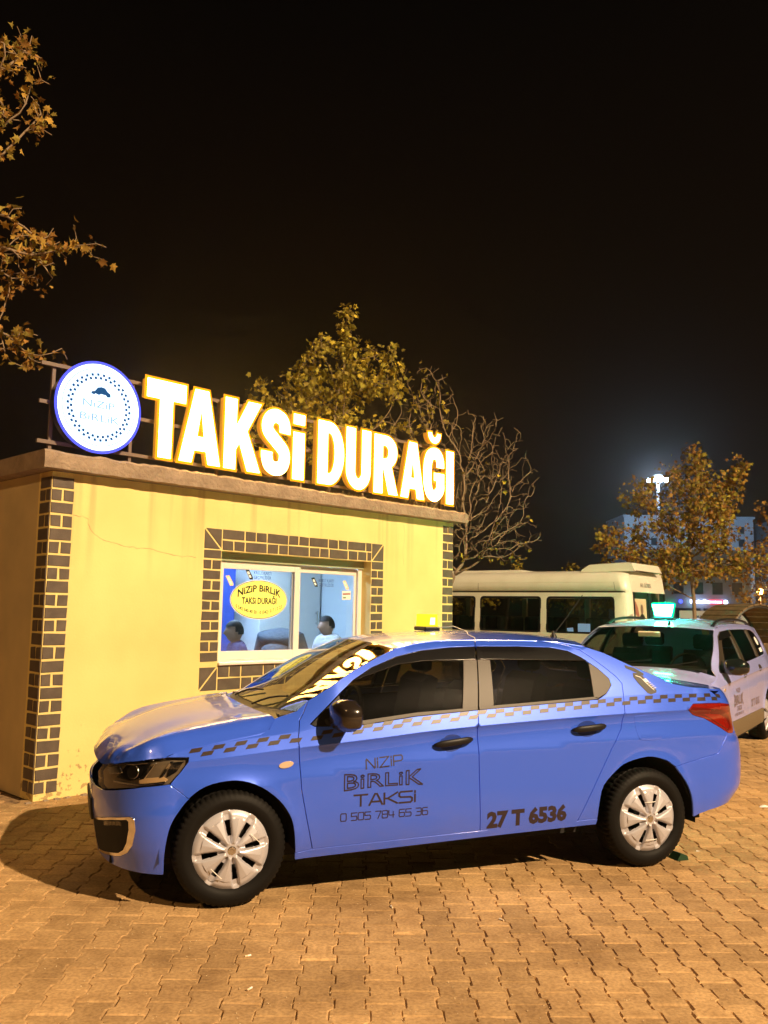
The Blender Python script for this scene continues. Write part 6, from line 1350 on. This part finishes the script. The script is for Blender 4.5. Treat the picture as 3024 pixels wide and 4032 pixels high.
# ================================================================== trees
def grow(trunk, attr, step=.16, infl=1.2, kill=.22, iters=90, seed=0, sway=.25):
    """space colonisation: branches reach for the attractor points"""
    rn = np.random.RandomState(seed); nodes = [np.array(p, float) for p in trunk]; par = [-1] + list(range(len(trunk) - 1)); A = np.array(attr); alive = np.ones(len(A), bool)
    X = np.array(nodes); D = np.linalg.norm(A[:, None] - X[None], axis=2); near = D.argmin(1); dist = D.min(1)
    for it in range(iters):
        m = alive & (dist < infl)
        if not m.any():
            if it > 5: break
            infl *= 1.5; continue
        acc = {}
        for a, n in zip(np.where(m)[0], near[m]):
            d = A[a] - nodes[n]; acc.setdefault(n, []).append(d / max(np.linalg.norm(d), 1e-6))
        new = []
        for n, ds in acc.items():
            d = np.mean(ds, 0) + rn.normal(0, sway * .3, 3); d /= max(np.linalg.norm(d), 1e-6)
            if par[n] >= 0:
                q = nodes[n] - nodes[par[n]]; q /= max(np.linalg.norm(q), 1e-6); d = d * .7 + q * .3; d /= max(np.linalg.norm(d), 1e-6)
            p = nodes[n] + d * step * rn.uniform(.8, 1.15); new.append((n, p))
        if not new: break
        i0 = len(nodes)
        for n, p in new: nodes.append(p); par.append(n)
        Xn = np.array([p for _, p in new]); Dn = np.linalg.norm(A[:, None] - Xn[None], axis=2); mn = Dn.min(1); b = mn < dist
        near = np.where(b, Dn.argmin(1) + i0, near); dist = np.minimum(dist, mn); alive &= dist > kill
        if len(nodes) > 9000: break
    return np.array(nodes), par
def tree_tubes(nodes, par, r_tip, rmax, expo=.42):
    n = len(nodes); cnt = np.zeros(n); kids = [[] for _ in range(n)]
    for i in range(n):
        if par[i] >= 0: kids[par[i]].append(i)
    for i in range(n - 1, -1, -1):
        if not kids[i]: cnt[i] = 1
        if par[i] >= 0: cnt[par[i]] += cnt[i]
    r = np.minimum(r_tip * cnt ** expo, rmax); V = []; Fc = []; ring = {}
    def mk(i, d, rad, k):
        a = np.array((0, 0, 1.)) if abs(d[2]) < .9 else np.array((1., 0, 0)); x = np.cross(a, d); x /= np.linalg.norm(x); y = np.cross(d, x); b = len(V)
        for j in range(k): V.append(nodes[i] + (x * math.cos(2 * math.pi * j / k) + y * math.sin(2 * math.pi * j / k)) * rad)
        return b
    for i in range(n):
        if par[i] < 0: continue
        p = par[i]; d = nodes[i] - nodes[p]; L_ = np.linalg.norm(d)
        if L_ < 1e-6: continue
        d = d / L_; k = 8 if r[i] > .03 else (5 if r[i] > .01 else 4); main = kids[p] and max(kids[p], key=lambda q: cnt[q]) == i
        if main and p in ring and ring[p][1] == k: b0 = ring[p][0]
        else: b0 = mk(p, d, min(r[p], r[i] * 1.25), k)
        b1 = mk(i, d, r[i], k); ring[i] = (b1, k)
        Fc += [(b0 + j, b0 + (j + 1) % k, b1 + (j + 1) % k, b1 + j) for j in range(k)]
    return V, Fc, kids, r
LEAF = [(0, 0), (.16, .10), (.46, .10), (.30, .30), (.58, .55), (.28, .56), (.14, .70), (0, 1.0), (-.14, .70), (-.28, .56), (-.58, .55), (-.30, .30), (-.46, .10), (-.16, .10)]
def leaves(tips, size, seed, nmat, droop=.5):
    rn = random.Random(seed); V = []; Fc = []; mi = []
    for p in tips:
        s = size * rn.uniform(.5, 1.3); nw = rn.uniform(.55, 1.05); crl = rn.uniform(-.1, .55); d = Vector((rn.gauss(0, 1), rn.gauss(0, 1), rn.gauss(-droop, .7))).normalized(); a = Vector((rn.gauss(0, 1), rn.gauss(0, 1), rn.gauss(0, 1))); x = d.cross(a).normalized(); nn = x.cross(d)
        o = Vector(p) + Vector((rn.gauss(0, .02), rn.gauss(0, .02), rn.gauss(0, .02))); b = len(V); cup = rn.uniform(-.35, .35)
        V.append(tuple(o + d * s * .42 + nn * s * .05))
        for lx, ly in LEAF: V.append(tuple(o + x * lx * s * nw + d * (ly - .25 * crl * ly * ly) * s + nn * s * (cup * abs(lx) * 1.4 + crl * ly * ly)))
        k = len(LEAF); Fc += [(b, b + 1 + i, b + 1 + (i + 1) % k) for i in range(k)]; mi += [rn.randrange(nmat)] * k
    return V, Fc, mi
def leafmat(name, col):
    m = bpy.data.materials.new(name); m.use_nodes = True; nt = m.node_tree
    for n in list(nt.nodes): nt.nodes.remove(n)
    o = nt.nodes.new('ShaderNodeOutputMaterial'); d = nt.nodes.new('ShaderNodeBsdfDiffuse'); t = nt.nodes.new('ShaderNodeBsdfTranslucent'); mx = nt.nodes.new('ShaderNodeMixShader'); g = nt.nodes.new('ShaderNodeNewGeometry'); hs = nt.nodes.new('ShaderNodeHueSaturation')
    mr = nt.nodes.new('ShaderNodeMapRange'); mr.inputs[3].default_value = .55; mr.inputs[4].default_value = 1.35; nt.links.new(g.outputs['Random Per Island'], mr.inputs[0]); nt.links.new(mr.outputs[0], hs.inputs['Value'])
    hs.inputs['Color'].default_value = (*col, 1); nt.links.new(hs.outputs[0], d.inputs[0]); nt.links.new(hs.outputs[0], t.inputs[0]); mx.inputs[0].default_value = .25
    nt.links.new(d.outputs[0], mx.inputs[1]); nt.links.new(t.outputs[0], mx.inputs[2]); nt.links.new(mx.outputs[0], o.inputs[0]); return m
LF_ = [leafmat('leaf_olive', (.26, .20, .045)), leafmat('leaf_ochre', (.40, .25, .055)), leafmat('leaf_brown', (.34, .18, .05))]
LY_ = [leafmat('leaf_green', (.36, .31, .05)), leafmat('leaf_yellow', (.58, .45, .06)), leafmat('leaf_dull', (.28, .22, .05))]
M['bark'] = pmat('pale_bark', (.27, .195, .12), .85, noise=(6, (.22, .155, .10), .35, .7))
def ell(c, r, n, rn):
    o = []
    while len(o) < n:
        q = rn.uniform(-1, 1, 3)
        if (q * q).sum() < 1: o.append(np.array(c) + q * np.array(r))
    return o
def tree(name, label, base, trunk, lobes, nleaf, size, mats, seed, step=.16, kill=.2, infl=1.3, r_tip=.005, rmax=.12, leaf_where=None, expo=.42, group=None, droop=.5, cluster=.05, sway=.3):
    rn = np.random.RandomState(seed); at_ = []
    for c, r, n in lobes: at_ += ell(c, r, n, rn)
    nodes, par = grow(trunk, at_, step, infl, kill, seed=seed, sway=sway); V, Fc, kids, rad = tree_tubes(nodes, par, r_tip, rmax, expo)
    t = thing(name, label, 'tree', base, group=group); off = np.array(base)
    mobj('trunk', [tuple(np.array(v) - off) for v in V], Fc, M['bark'], t, smooth=True)
    cand = [i for i in range(len(nodes)) if rad[i] < r_tip * 2.6 and (leaf_where is None or leaf_where(nodes[i], rn))]
    if nleaf and cand:
        tips = []
        for _ in range(nleaf):
            i = cand[rn.randint(len(cand))]; p = nodes[i] if par[i] < 0 else nodes[i] + (nodes[par[i]] - nodes[i]) * rn.rand(); tips.append(p + rn.normal(0, cluster, 3) - off)
        V, Fc, mi = leaves(tips, size, seed, len(mats), droop); mobj('crown', V, Fc, mats, t, midx=mi)
    return t
TG = 'autumn trees around the square'
tree('plane_tree', 'plane tree reaching in with lobed brown leaves above the round light box', (-6.1, 7.6, 0), [(-6.1, 7.6, 0), (-6.05, 7.6, 1.2), (-5.95, 7.65, 2.4), (-5.8, 7.7, 3.4), (-5.6, 7.75, 4.2)],
     [((-3.72, 8.0, 6.72), (.42, .5, .50), 70), ((-3.62, 8.0, 4.92), (.55, .5, .40), 130), ((-2.85, 8, 4.98), (.33, .22, .12), 22), ((-3.10, 8, 5.0), (.3, .3, .2), 22), ((-3.38, 8.0, 3.95), (.36, .4, .22), 34), ((-4.9, 7.9, 5.6), (1.0, 1.0, 1.9), 130), ((-3.35, 8.0, 6.2), (.18, .3, .2), 12)],
     1400, .085, LF_, 3, step=.11, kill=.12, infl=1.6, r_tip=.0050, rmax=.11, group=TG, leaf_where=lambda p, r: p[0] > -5.2, cluster=.035)
tree('leafy_tree', 'bushy tree with yellow green leaves standing behind the lit letters', (-.9, 14.9, 0), [(-.9, 14.9, 0), (-.92, 14.85, 1.3), (-.95, 14.8, 2.6), (-.95, 14.7, 3.5)],
     [((-1.65, 14.4, 5.05), (.72, .7, .5), 130), ((-.85, 14.4, 5.45), (.75, .7, .62), 170), ((-.66, 14.3, 6.28), (.20, .3, .45), 42), ((-1.15, 14.3, 5.95), (.25, .3, .32), 34), ((-.02, 14.3, 5.55), (.40, .5, .52), 70), ((-1.0, 14.4, 4.5), (1.35, .8, .5), 170), ((.2, 14.3, 4.7), (.45, .5, .5), 50)],
     3200, .10, LY_, 5, step=.12, kill=.14, infl=1.5, r_tip=.0042, rmax=.10, group=TG, leaf_where=lambda p, r: (p[0] < -.25 or p[2] > 5.1 or r.rand() < .12) and p[2] > 4.0 and p[0] < .35, cluster=.06)
tree('bare_tree', 'nearly bare tree with pale tangled twigs at the far end of the office', (.75, 13.3, 0), [(.75, 13.3, 0), (.77, 13.25, .8), (.85, 13.2, 1.5), (1.05, 13.1, 2.1)],
     [((1.35, 13.1, 3.55), (1.0, .8, 1.15), 760), ((.66, 13.1, 4.75), (.42, .5, .62), 150), ((1.85, 13.1, 2.75), (.55, .6, .5), 200), ((1.1, 13.1, 2.6), (.6, .6, .4), 90), ((.4, 13.2, 3.9), (.7, .6, .5), 90)],
     230, .085, LY_, 8, step=.07, kill=.075, infl=1.6, r_tip=.0036, rmax=.05, group=TG, leaf_where=lambda p, r: (p[0] < .95 and p[2] > 3.9) or p[2] < 2.5 or r.rand() < .05, expo=.37, sway=.9, cluster=.03)
tree('broad_leaf_tree', 'full leafed ochre tree standing in front of the floodlight mast', (7.82, 22, 0), [(7.82, 22, 0), (7.82, 22, 1.0), (7.8, 22, 2.0), (7.75, 22, 2.7)],
     [((7.6, 22, 4.0), (1.45, 1.3, 1.45), 330), ((7.85, 22, 5.45), (.35, .5, .55), 50), ((9.0, 22, 5.25), (.30, .4, .45), 40), ((8.5, 22, 4.6), (.7, .7, .7), 70), ((6.4, 22, 4.7), (.42, .5, .40), 50), ((5.75, 22, 3.7), (.38, .4, .20), 26), ((6.1, 22, 3.1), (.9, .7, .45), 60), ((9.15, 22, 2.95), (.62, .6, .42), 60), ((6.2, 22.4, 2.45), (.8, .6, .3), 40), ((7.7, 22, 2.75), (1.5, 1.0, .45), 90)],
     7200, .112, LF_ + [LY_[0]], 12, step=.18, kill=.2, infl=1.6, r_tip=.0055, rmax=.065, group=TG, cluster=.10, leaf_where=lambda p, r: not (6.72 < p[0] < 7.1 and 3.5 < p[2] < 5.2) or r.rand() < .12)
tree('red_leaf_tree', 'reddish brown tree at the edge of the frame beyond the fence', (12.3, 27, 0), [(12.3, 27, 0), (12.3, 27, 1.5), (12.3, 27, 2.2)],
     [((12.5, 27, 3.9), (1.5, 1.2, 1.8), 220), ((11.6, 26.8, 2.2), (.9, .7, .6), 60)], 1800, .12, [LF_[2], LF_[1]], 15, step=.22, kill=.26, infl=2, r_tip=.006, rmax=.07, group=TG, cluster=.12)
tree('ivy_tree', 'dark ivy covered tree behind the minibus roof', (2.0, 19.6, 0), [(2.0, 19.6, 0), (2.0, 19.6, 1.2)],
     [((1.9, 19.6, 2.0), (.9, .5, .55), 90), ((2.95, 19.6, 2.25), (.25, .3, .45), 30), ((3.1, 19.6, 2.7), (.06, .1, .35), 8), ((1.2, 19.6, 2.3), (.5, .4, .4), 30)], 900, .11, LY_, 18, step=.15, kill=.16, infl=1.6, r_tip=.005, rmax=.05, group=TG)
tree('low_dark_tree', 'low dark green tree between the minibus and the floodlight mast', (6.0, 25.5, 0), [(6.0, 25.5, 0), (6.0, 25.5, 1.0)],
     [((5.9, 25.5, 2.3), (1.3, .8, .8), 110)], 1300, .13, [LY_[0], LY_[2]], 21, step=.2, kill=.22, infl=1.8, r_tip=.006, rmax=.06, group=TG, cluster=.12)

# ================================================================== far side of the square
M['mast'] = pmat('galvanised_mast', (.55, .58, .62), .5); M['flood'] = emat('lit_floodlight', (.75, .88, 1.0), 60)
mast = thing('floodlight_mast', 'tall white floodlight mast glowing behind the ochre tree', 'mast', (37.9, 120, 0))
MB().tube([(0, 0, 0), (0, 0, 10), (0, 0, 20.2)], [.34, .27, .2], 14).build('pole', M['mast'], mast, smooth=True)
MB().lathe([(.75, 20.55), (.78, 20.75), (.6, 20.98), (.1, 21.05)], k=20).build('crown_cap', M['mast'], mast, smooth=True)
MB().lathe([(1.1, 20.15), (1.15, 20.2), (1.15, 20.28), (1.1, 20.33)], k=24).build('head_ring', M['mast'], mast, smooth=True)
for k in range(8):
    a = 2 * math.pi * k / 8 + .2; x, y = 1.25 * math.cos(a), 1.25 * math.sin(a)
    MB().box(x - .22, x + .22, y - .15, y + .15, 20.05, 20.45, ch=.03).build('floodlight', M['flood'] if k in (3, 4, 5, 7, 0) else M['mast'], mast)
for k in range(14): MB().box(-.06, .1, -.36, -.30, 3 + k * 1.1, 3.12 + k * 1.1).build('climbing_step', M['black'], mast)
ld = bpy.data.lights.new('flood_light', 'POINT'); ld.energy = 2600; ld.color = (.55, .75, 1.0); ld.shadow_soft_size = .6; lo = bpy.data.objects.new('flood_light', ld); link(lo, mast); lo.location = (-.5, -2.2, 20.0)
ld = bpy.data.lights.new('flood_beam', 'SPOT'); ld.energy = 130000; ld.color = (.55, .76, 1.0); ld.spot_size = math.radians(75); ld.spot_blend = .5; ld.shadow_soft_size = .5; lo = bpy.data.objects.new('flood_beam', ld); link(lo, mast); lo.location = (.5, 1.6, 20.2); lo.rotation_euler = Vector((25, 72, -12)).to_track_quat('-Z', 'Y').to_euler()
M['far_wall'] = pmat('pale_far_wall', (.42, .50, .60), .8, noise=(.3, (.34, .42, .52), .4, .7)); M['far_dark'] = pmat('dark_window', (.03, .045, .06), .3); M['far_glass'] = pmat('dark_far_facade', (.10, .15, .19), .4)
def block(name, label, x, y, w_, d_, h, nx, nz, wm, rz=0, first=3.0, ww=1.3, wh=1.6):
    t = thing(name, label, 'building', (x, y, 0), rz); MB().box(0, w_, 0, d_, 0, h).build('wall', wm, t); MB().box(-.3, w_ + .3, -.3, d_ + .3, h, h + .45).build('roof', wm, t)
    sx = w_ / (nx + .4)
    for i in range(nx):
        for k in range(nz):
            cx_ = sx * (i + .7); cz = first + k * (h - first - .6) / nz
            wo = MB().box(cx_ - ww / 2, cx_ + ww / 2, -.06, .02, cz, cz + wh).build('window', M['far_dark'], t)
            MB().box(cx_ - ww / 2 - .1, cx_ + ww / 2 + .1, -.16, -.061, cz - .14, cz - .02).build('sill', wm, wo)
    for k in range(nz): MB().box(-.02, w_ + .02, -.05, -.001, first - .55 + k * (h - first - .6) / nz, first - .4 + k * (h - first - .6) / nz).build('floor_band', wm, t)
    return t
block('apartment_block', 'pale seven-storey apartment block standing far behind the ochre tree', 52.5, 190, 28.2, 14, 22.9, 7, 7, M['far_wall'])
block('office_block', 'dark glazed office block at the far edge of the square', 82.3, 186, 20, 14, 21.5, 6, 7, M['far_glass'], ww=2.2, wh=2.2)
sb = block('shop_building', 'low blue white shop building carrying the lit sign in the distance', 33.5, 112, 13.5, 8, 9.6, 5, 2, M['far_wall'], first=4.4, ww=1.3, wh=1.5)
for a, b in ((.6, 3.4), (3.8, 7.0), (7.4, 10.2), (10.6, 13.0)): MB().box(a, b, -.08, .03, .2, 2.6).build('shop_front', M['far_dark'], sb)
fs = thing('shop_sign', 'long distant shop sign glowing white then red above the shop fronts', 'sign', (39.0, 111.4, 0))
M['sg_w'] = emat('lit_sign_white', (.62, .70, 1.0), 6); M['sg_r'] = emat('lit_sign_red', (1.0, .08, .16), 2.2); M['sg_b'] = emat('lit_sign_blue', (.08, .12, 1.0), 2.5)
rs = random.Random(2); x = 0.0
while x < 2.3:
    w_ = rs.uniform(.14, .26); MB().box(x, x + w_, -.1, 0, 3.22, 3.22 + rs.uniform(.3, .5)).build('sign_letter', M['sg_w'], fs); x += w_ + .03
MB().box(2.4, 4.2, -.06, 0, 3.15, 3.7).build('sign_panel', M['sg_r'], fs)
x = 2.5
while x < 4.0:
    w_ = rs.uniform(.12, .2); MB().box(x, x + w_, -.12, -.065, 3.28, 3.54).build('sign_letter', M['sg_w'], fs); x += w_ + .07
MB().lathe([(.001, -.1), (.28, -.1), (.28, 0)], c=(4.5, 0, 3.42), ax='y', k=20).build('sign_disc', M['sg_w'], fs)
MB().lathe([(.001, -.1), (.26, -.1), (.26, 0)], c=(-1.2, 0, 3.42), ax='y', k=20).build('sign_disc', M['sg_b'], fs)
# white advertising board low behind the estate car
ab_ = thing('advert_board', 'long white advertising board with dark lettering behind the estate taxi', 'board', (15.2, 45, 0))
MB().box(0, 3.5, 0, .06, 1.05, 1.86).build('panel', pmat('white_board', (.55, .58, .60), .6), ab_)
for a in (.2, 1.75, 3.3): MB().box(a - .04, a + .04, .061, .14, 0, 1.86).build('post', M['mast'], ab_)
flat_text('board_lettering', 'ZORIZ', M['print_blue'], ab_, 2.55, 1.50, .17, .62, -.006, .03); flat_text('board_lettering', 'HMAN', M['print_blue'], ab_, .75, 1.50, .14, .5, -.006, .02)
hd_ = thing('hedge', 'dark green clipped hedge below the distant shop sign', 'hedge', (31, 92, 0))
rh = random.Random(9); V, Fc, mi = leaves([(rh.uniform(0, 9), rh.uniform(-.6, .6), rh.uniform(.3, 2.1)) for _ in range(900)], .5, 3, 1); mobj('foliage', V, Fc, [leafmat('hedge_leaf', (.02, .06, .03))], hd_); MB().box(.1, 8.9, -.5, .5, 0, 1.8).build('core', pmat('hedge_core', (.01, .025, .012), .9), hd_)
# lit globe lamp
gp = thing('globe_lamp', 'small street lamp glowing orange at the edge of the far trees', 'street lamp', (25.8, 60, 0))
MB().tube([(0, 0, 0), (0, 0, 3.1)], [.08, .05], 10).build('pole', M['steel'], gp, smooth=True)
MB().lathe([(.02, 3.12), (.14, 3.16), (.2, 3.3), (.17, 3.46), (.05, 3.54)], k=16).build('globe', emat('lit_orange_globe', (1.0, .50, .10), 45), gp, smooth=True)
ld = bpy.data.lights.new('globe_light', 'POINT'); ld.energy = 900; ld.color = (1, .55, .18); ld.shadow_soft_size = .2; lo = bpy.data.objects.new('globe_light', ld); link(lo, gp); lo.location = (0, -.5, 3.3)
# arched wooden pergola
pg = thing('arched_pergola', 'arched wooden slatted shelter roof behind the estate taxi', 'pergola', (6.62, 16.2, 0), math.radians(20))
M['old_wood'] = pmat('weathered_wood', (.20, .13, .06), .8, noise=(8, (.12, .08, .04), .35, .7)); M['dark_iron'] = pmat('dark_iron', (.03, .025, .02), .5)
RA, CZ = .68, 1.09
for yy in (-.42, .42): MB().tube([(-RA, yy, 0)] + [(RA * math.cos(a), yy, CZ + RA * math.sin(a)) for a in np.linspace(math.pi, 0, 19)] + [(RA, yy, 0)], .022, 8).build('hoop', M['dark_iron'], pg, smooth=True)
for k in range(16):
    a = math.pi * (k + .5) / 16; c_, s_ = math.cos(a), math.sin(a); r0, r1, hw_ = RA + .025, RA + .05, .06
    P = [(r0 * c_ - hw_ * s_ * q, CZ + r0 * s_ + hw_ * c_ * q) for q in (-1, 1)] + [(r1 * c_ - hw_ * s_ * q, CZ + r1 * s_ + hw_ * c_ * q) for q in (1, -1)]
    MB().prism(P, 'y', -.46, .46).build('slat', M['old_wood'], pg)
fn = thing('iron_fence', 'dark iron railing with upright bars at the far right', 'fence', (8.3, 20, 0))
for zz in (.55, 1.42): MB().box(0, 4.2, -.015, .015, zz, zz + .035).build('rail', M['dark_iron'], fn)
for k in range(30): MB().box(.05 + k * .14, .07 + k * .14, -.01, .01, .3, 1.419).build('bar', M['dark_iron'], fn)
wl_ = thing('low_wall', 'low pale wall under the iron railing at the far right', 'wall', (8.2, 19.85, 0)); MB().box(0, 4.4, 0, .3, 0, .29, ch=.02).build('coping', M['concrete'], wl_)
# ================================================================== small litter on the paving
def butt(x, y, rz, label):
    t = thing('cigarette_butt', label, 'cigarette butt', (x, y, .0045), rz); MB().tube([(-.014, 0, 0), (.0, 0, 0)], .0042, 7).build('filter', pmat('filter_paper', (.75, .6, .4), .8) if 'filter_paper' not in bpy.data.materials else bpy.data.materials['filter_paper'], t)
    MB().tube([(.0005, 0, 0), (.016, 0, .0005)], .0042, 7).build('paper', M['print_white'], t)
butt(.079, 4.895, 1.9, 'cigarette end on the paving in front of the saloon front door')
butt(.646, 4.727, 2.3, 'cigarette end on the paving in front of the saloon rear door')
butt(-.586, 4.197, .5, 'cigarette end on the paving nearer the viewer than the front wheel')
butt(-.526, 3.847, 1.0, 'cigarette end closest to the bottom edge of the picture')
pp = thing('paper_scrap', 'crumpled white paper scrap on the paving behind the saloon taxi', 'litter', (3.233, 7.562, .002)); MB().add([(-.05, -.02, 0), (.03, -.035, .004), (.055, .01, .0), (.0, .03, .012), (-.03, .02, .003), (.005, -.005, .018)], [(0, 1, 5), (1, 2, 5), (2, 3, 5), (3, 4, 5), (4, 0, 5)]).build('scrap', M['print_white'], pp)
pq = thing('paper_scrap', 'tiny white scrap on the paving by the saloon rear wheel', 'litter', (2.166, 6.13, .002)); MB().add([(-.015, -.008, 0), (.016, -.006, .003), (.012, .009, 0), (-.012, .008, .005)], [(0, 1, 2), (0, 2, 3)]).build('scrap', M['print_white'], pq)

# ================================================================== street lamp behind the viewer (the warm light of the square)
M['lamp_glow'] = emat('lit_sodium_lens', (1.0, .70, .42), 30)
def street_lamp(label, loc, target, power, col, h, soft=.10):
    t = thing('street_lamp', label, 'street lamp', (loc[0], loc[1], 0))
    MB().tube([(0, 0, 0), (0, 0, h * .6), (0, 0, h)], [.09, .07, .05], 12).build('pole', M['steel'], t, smooth=True)
    MB().lathe([(.2, 0), (.2, .02), (.13, .05), (.12, .4), (.1, .42)], k=16).build('foot', M['steel'], t, smooth=True)
    d = (Vector(target) - Vector((loc[0], loc[1], h))); dh = Vector((d.x, d.y, 0)).normalized()
    e_ = Vector((0, 0, h)) + dh * 1.1 + Vector((0, 0, .25))
    MB().tube([(0, 0, h - .1), tuple(dh * .4 + Vector((0, 0, h + .12))), tuple(e_)], .035, 8).build('arm', M['steel'], t, smooth=True)
    c_ = e_ + dh * .25; px = Vector((-dh.y, dh.x, 0))
    hv = []
    for zz, a, b in ((.10, .18, .06), (.03, .34, .13), (-.04, .36, .14)):
        for k in range(12):
            an = 2 * math.pi * k / 12; q = c_ + dh * a * math.cos(an) + px * b * math.sin(an) + Vector((0, 0, zz)); hv.append(tuple(q))
    hf = [(i * 12 + k, i * 12 + (k + 1) % 12, i * 12 + 12 + (k + 1) % 12, i * 12 + 12 + k) for i in range(2) for k in range(12)] + [tuple(range(12))]
    mobj('lamp_head', hv, hf, M['steel'], t, smooth=True)
    mobj('lamp_lens', [tuple(c_ + dh * .30 * math.cos(a) + px * .11 * math.sin(a) + Vector((0, 0, -.045))) for a in np.linspace(0, 2 * math.pi, 12, endpoint=False)], [tuple(range(12))[::-1]], M['lamp_glow'], t)
    ld = bpy.data.lights.new('lamp_light', 'SPOT'); ld.energy = power; ld.color = col; ld.shadow_soft_size = soft; ld.spot_size = math.radians(150); ld.spot_blend = .6
    lo = bpy.data.objects.new('lamp_light', ld); link(lo, t); lo.location = c_ + Vector((0, 0, -.22))
    lo.rotation_euler = (Vector(target) - Vector((loc[0], loc[1], 0)) - lo.location).to_track_quat('-Z', 'Y').to_euler()
    return t
street_lamp('tall floodlight standing behind the viewer at the edge of the paved square', (22.3, -14.0), (1.0, 8.0, 1.0), 106000, (1.0, .71, .42), 21.0, .22)
street_lamp('second street lamp standing to the left behind the viewer', (-8.6, -2.6), (-2.0, 6.5, .5), 1100, (1.0, .58, .24), 8.4)

# ================================================================== thin mist added to stand in for lens bloom round the lamps
hz = MB().box(-310, 310, -40, 520, -1.0, 26).build('haze', []); tag(hz, 'thin added mist standing in for lens bloom over the square', 'mist', kind='stuff')
hm = bpy.data.materials.new('bloom_mist'); hm.use_nodes = True
for n in list(hm.node_tree.nodes): hm.node_tree.nodes.remove(n)
ho = hm.node_tree.nodes.new('ShaderNodeOutputMaterial'); hv_ = hm.node_tree.nodes.new('ShaderNodeVolumePrincipled')
hv_.inputs['Color'].default_value = (.9, .9, .9, 1); hv_.inputs['Density'].default_value = .0011; hv_.inputs['Anisotropy'].default_value = 0.88
hm.node_tree.links.new(hv_.outputs[0], ho.inputs['Volume']); hz.data.materials.clear(); hz.data.materials.append(hm)
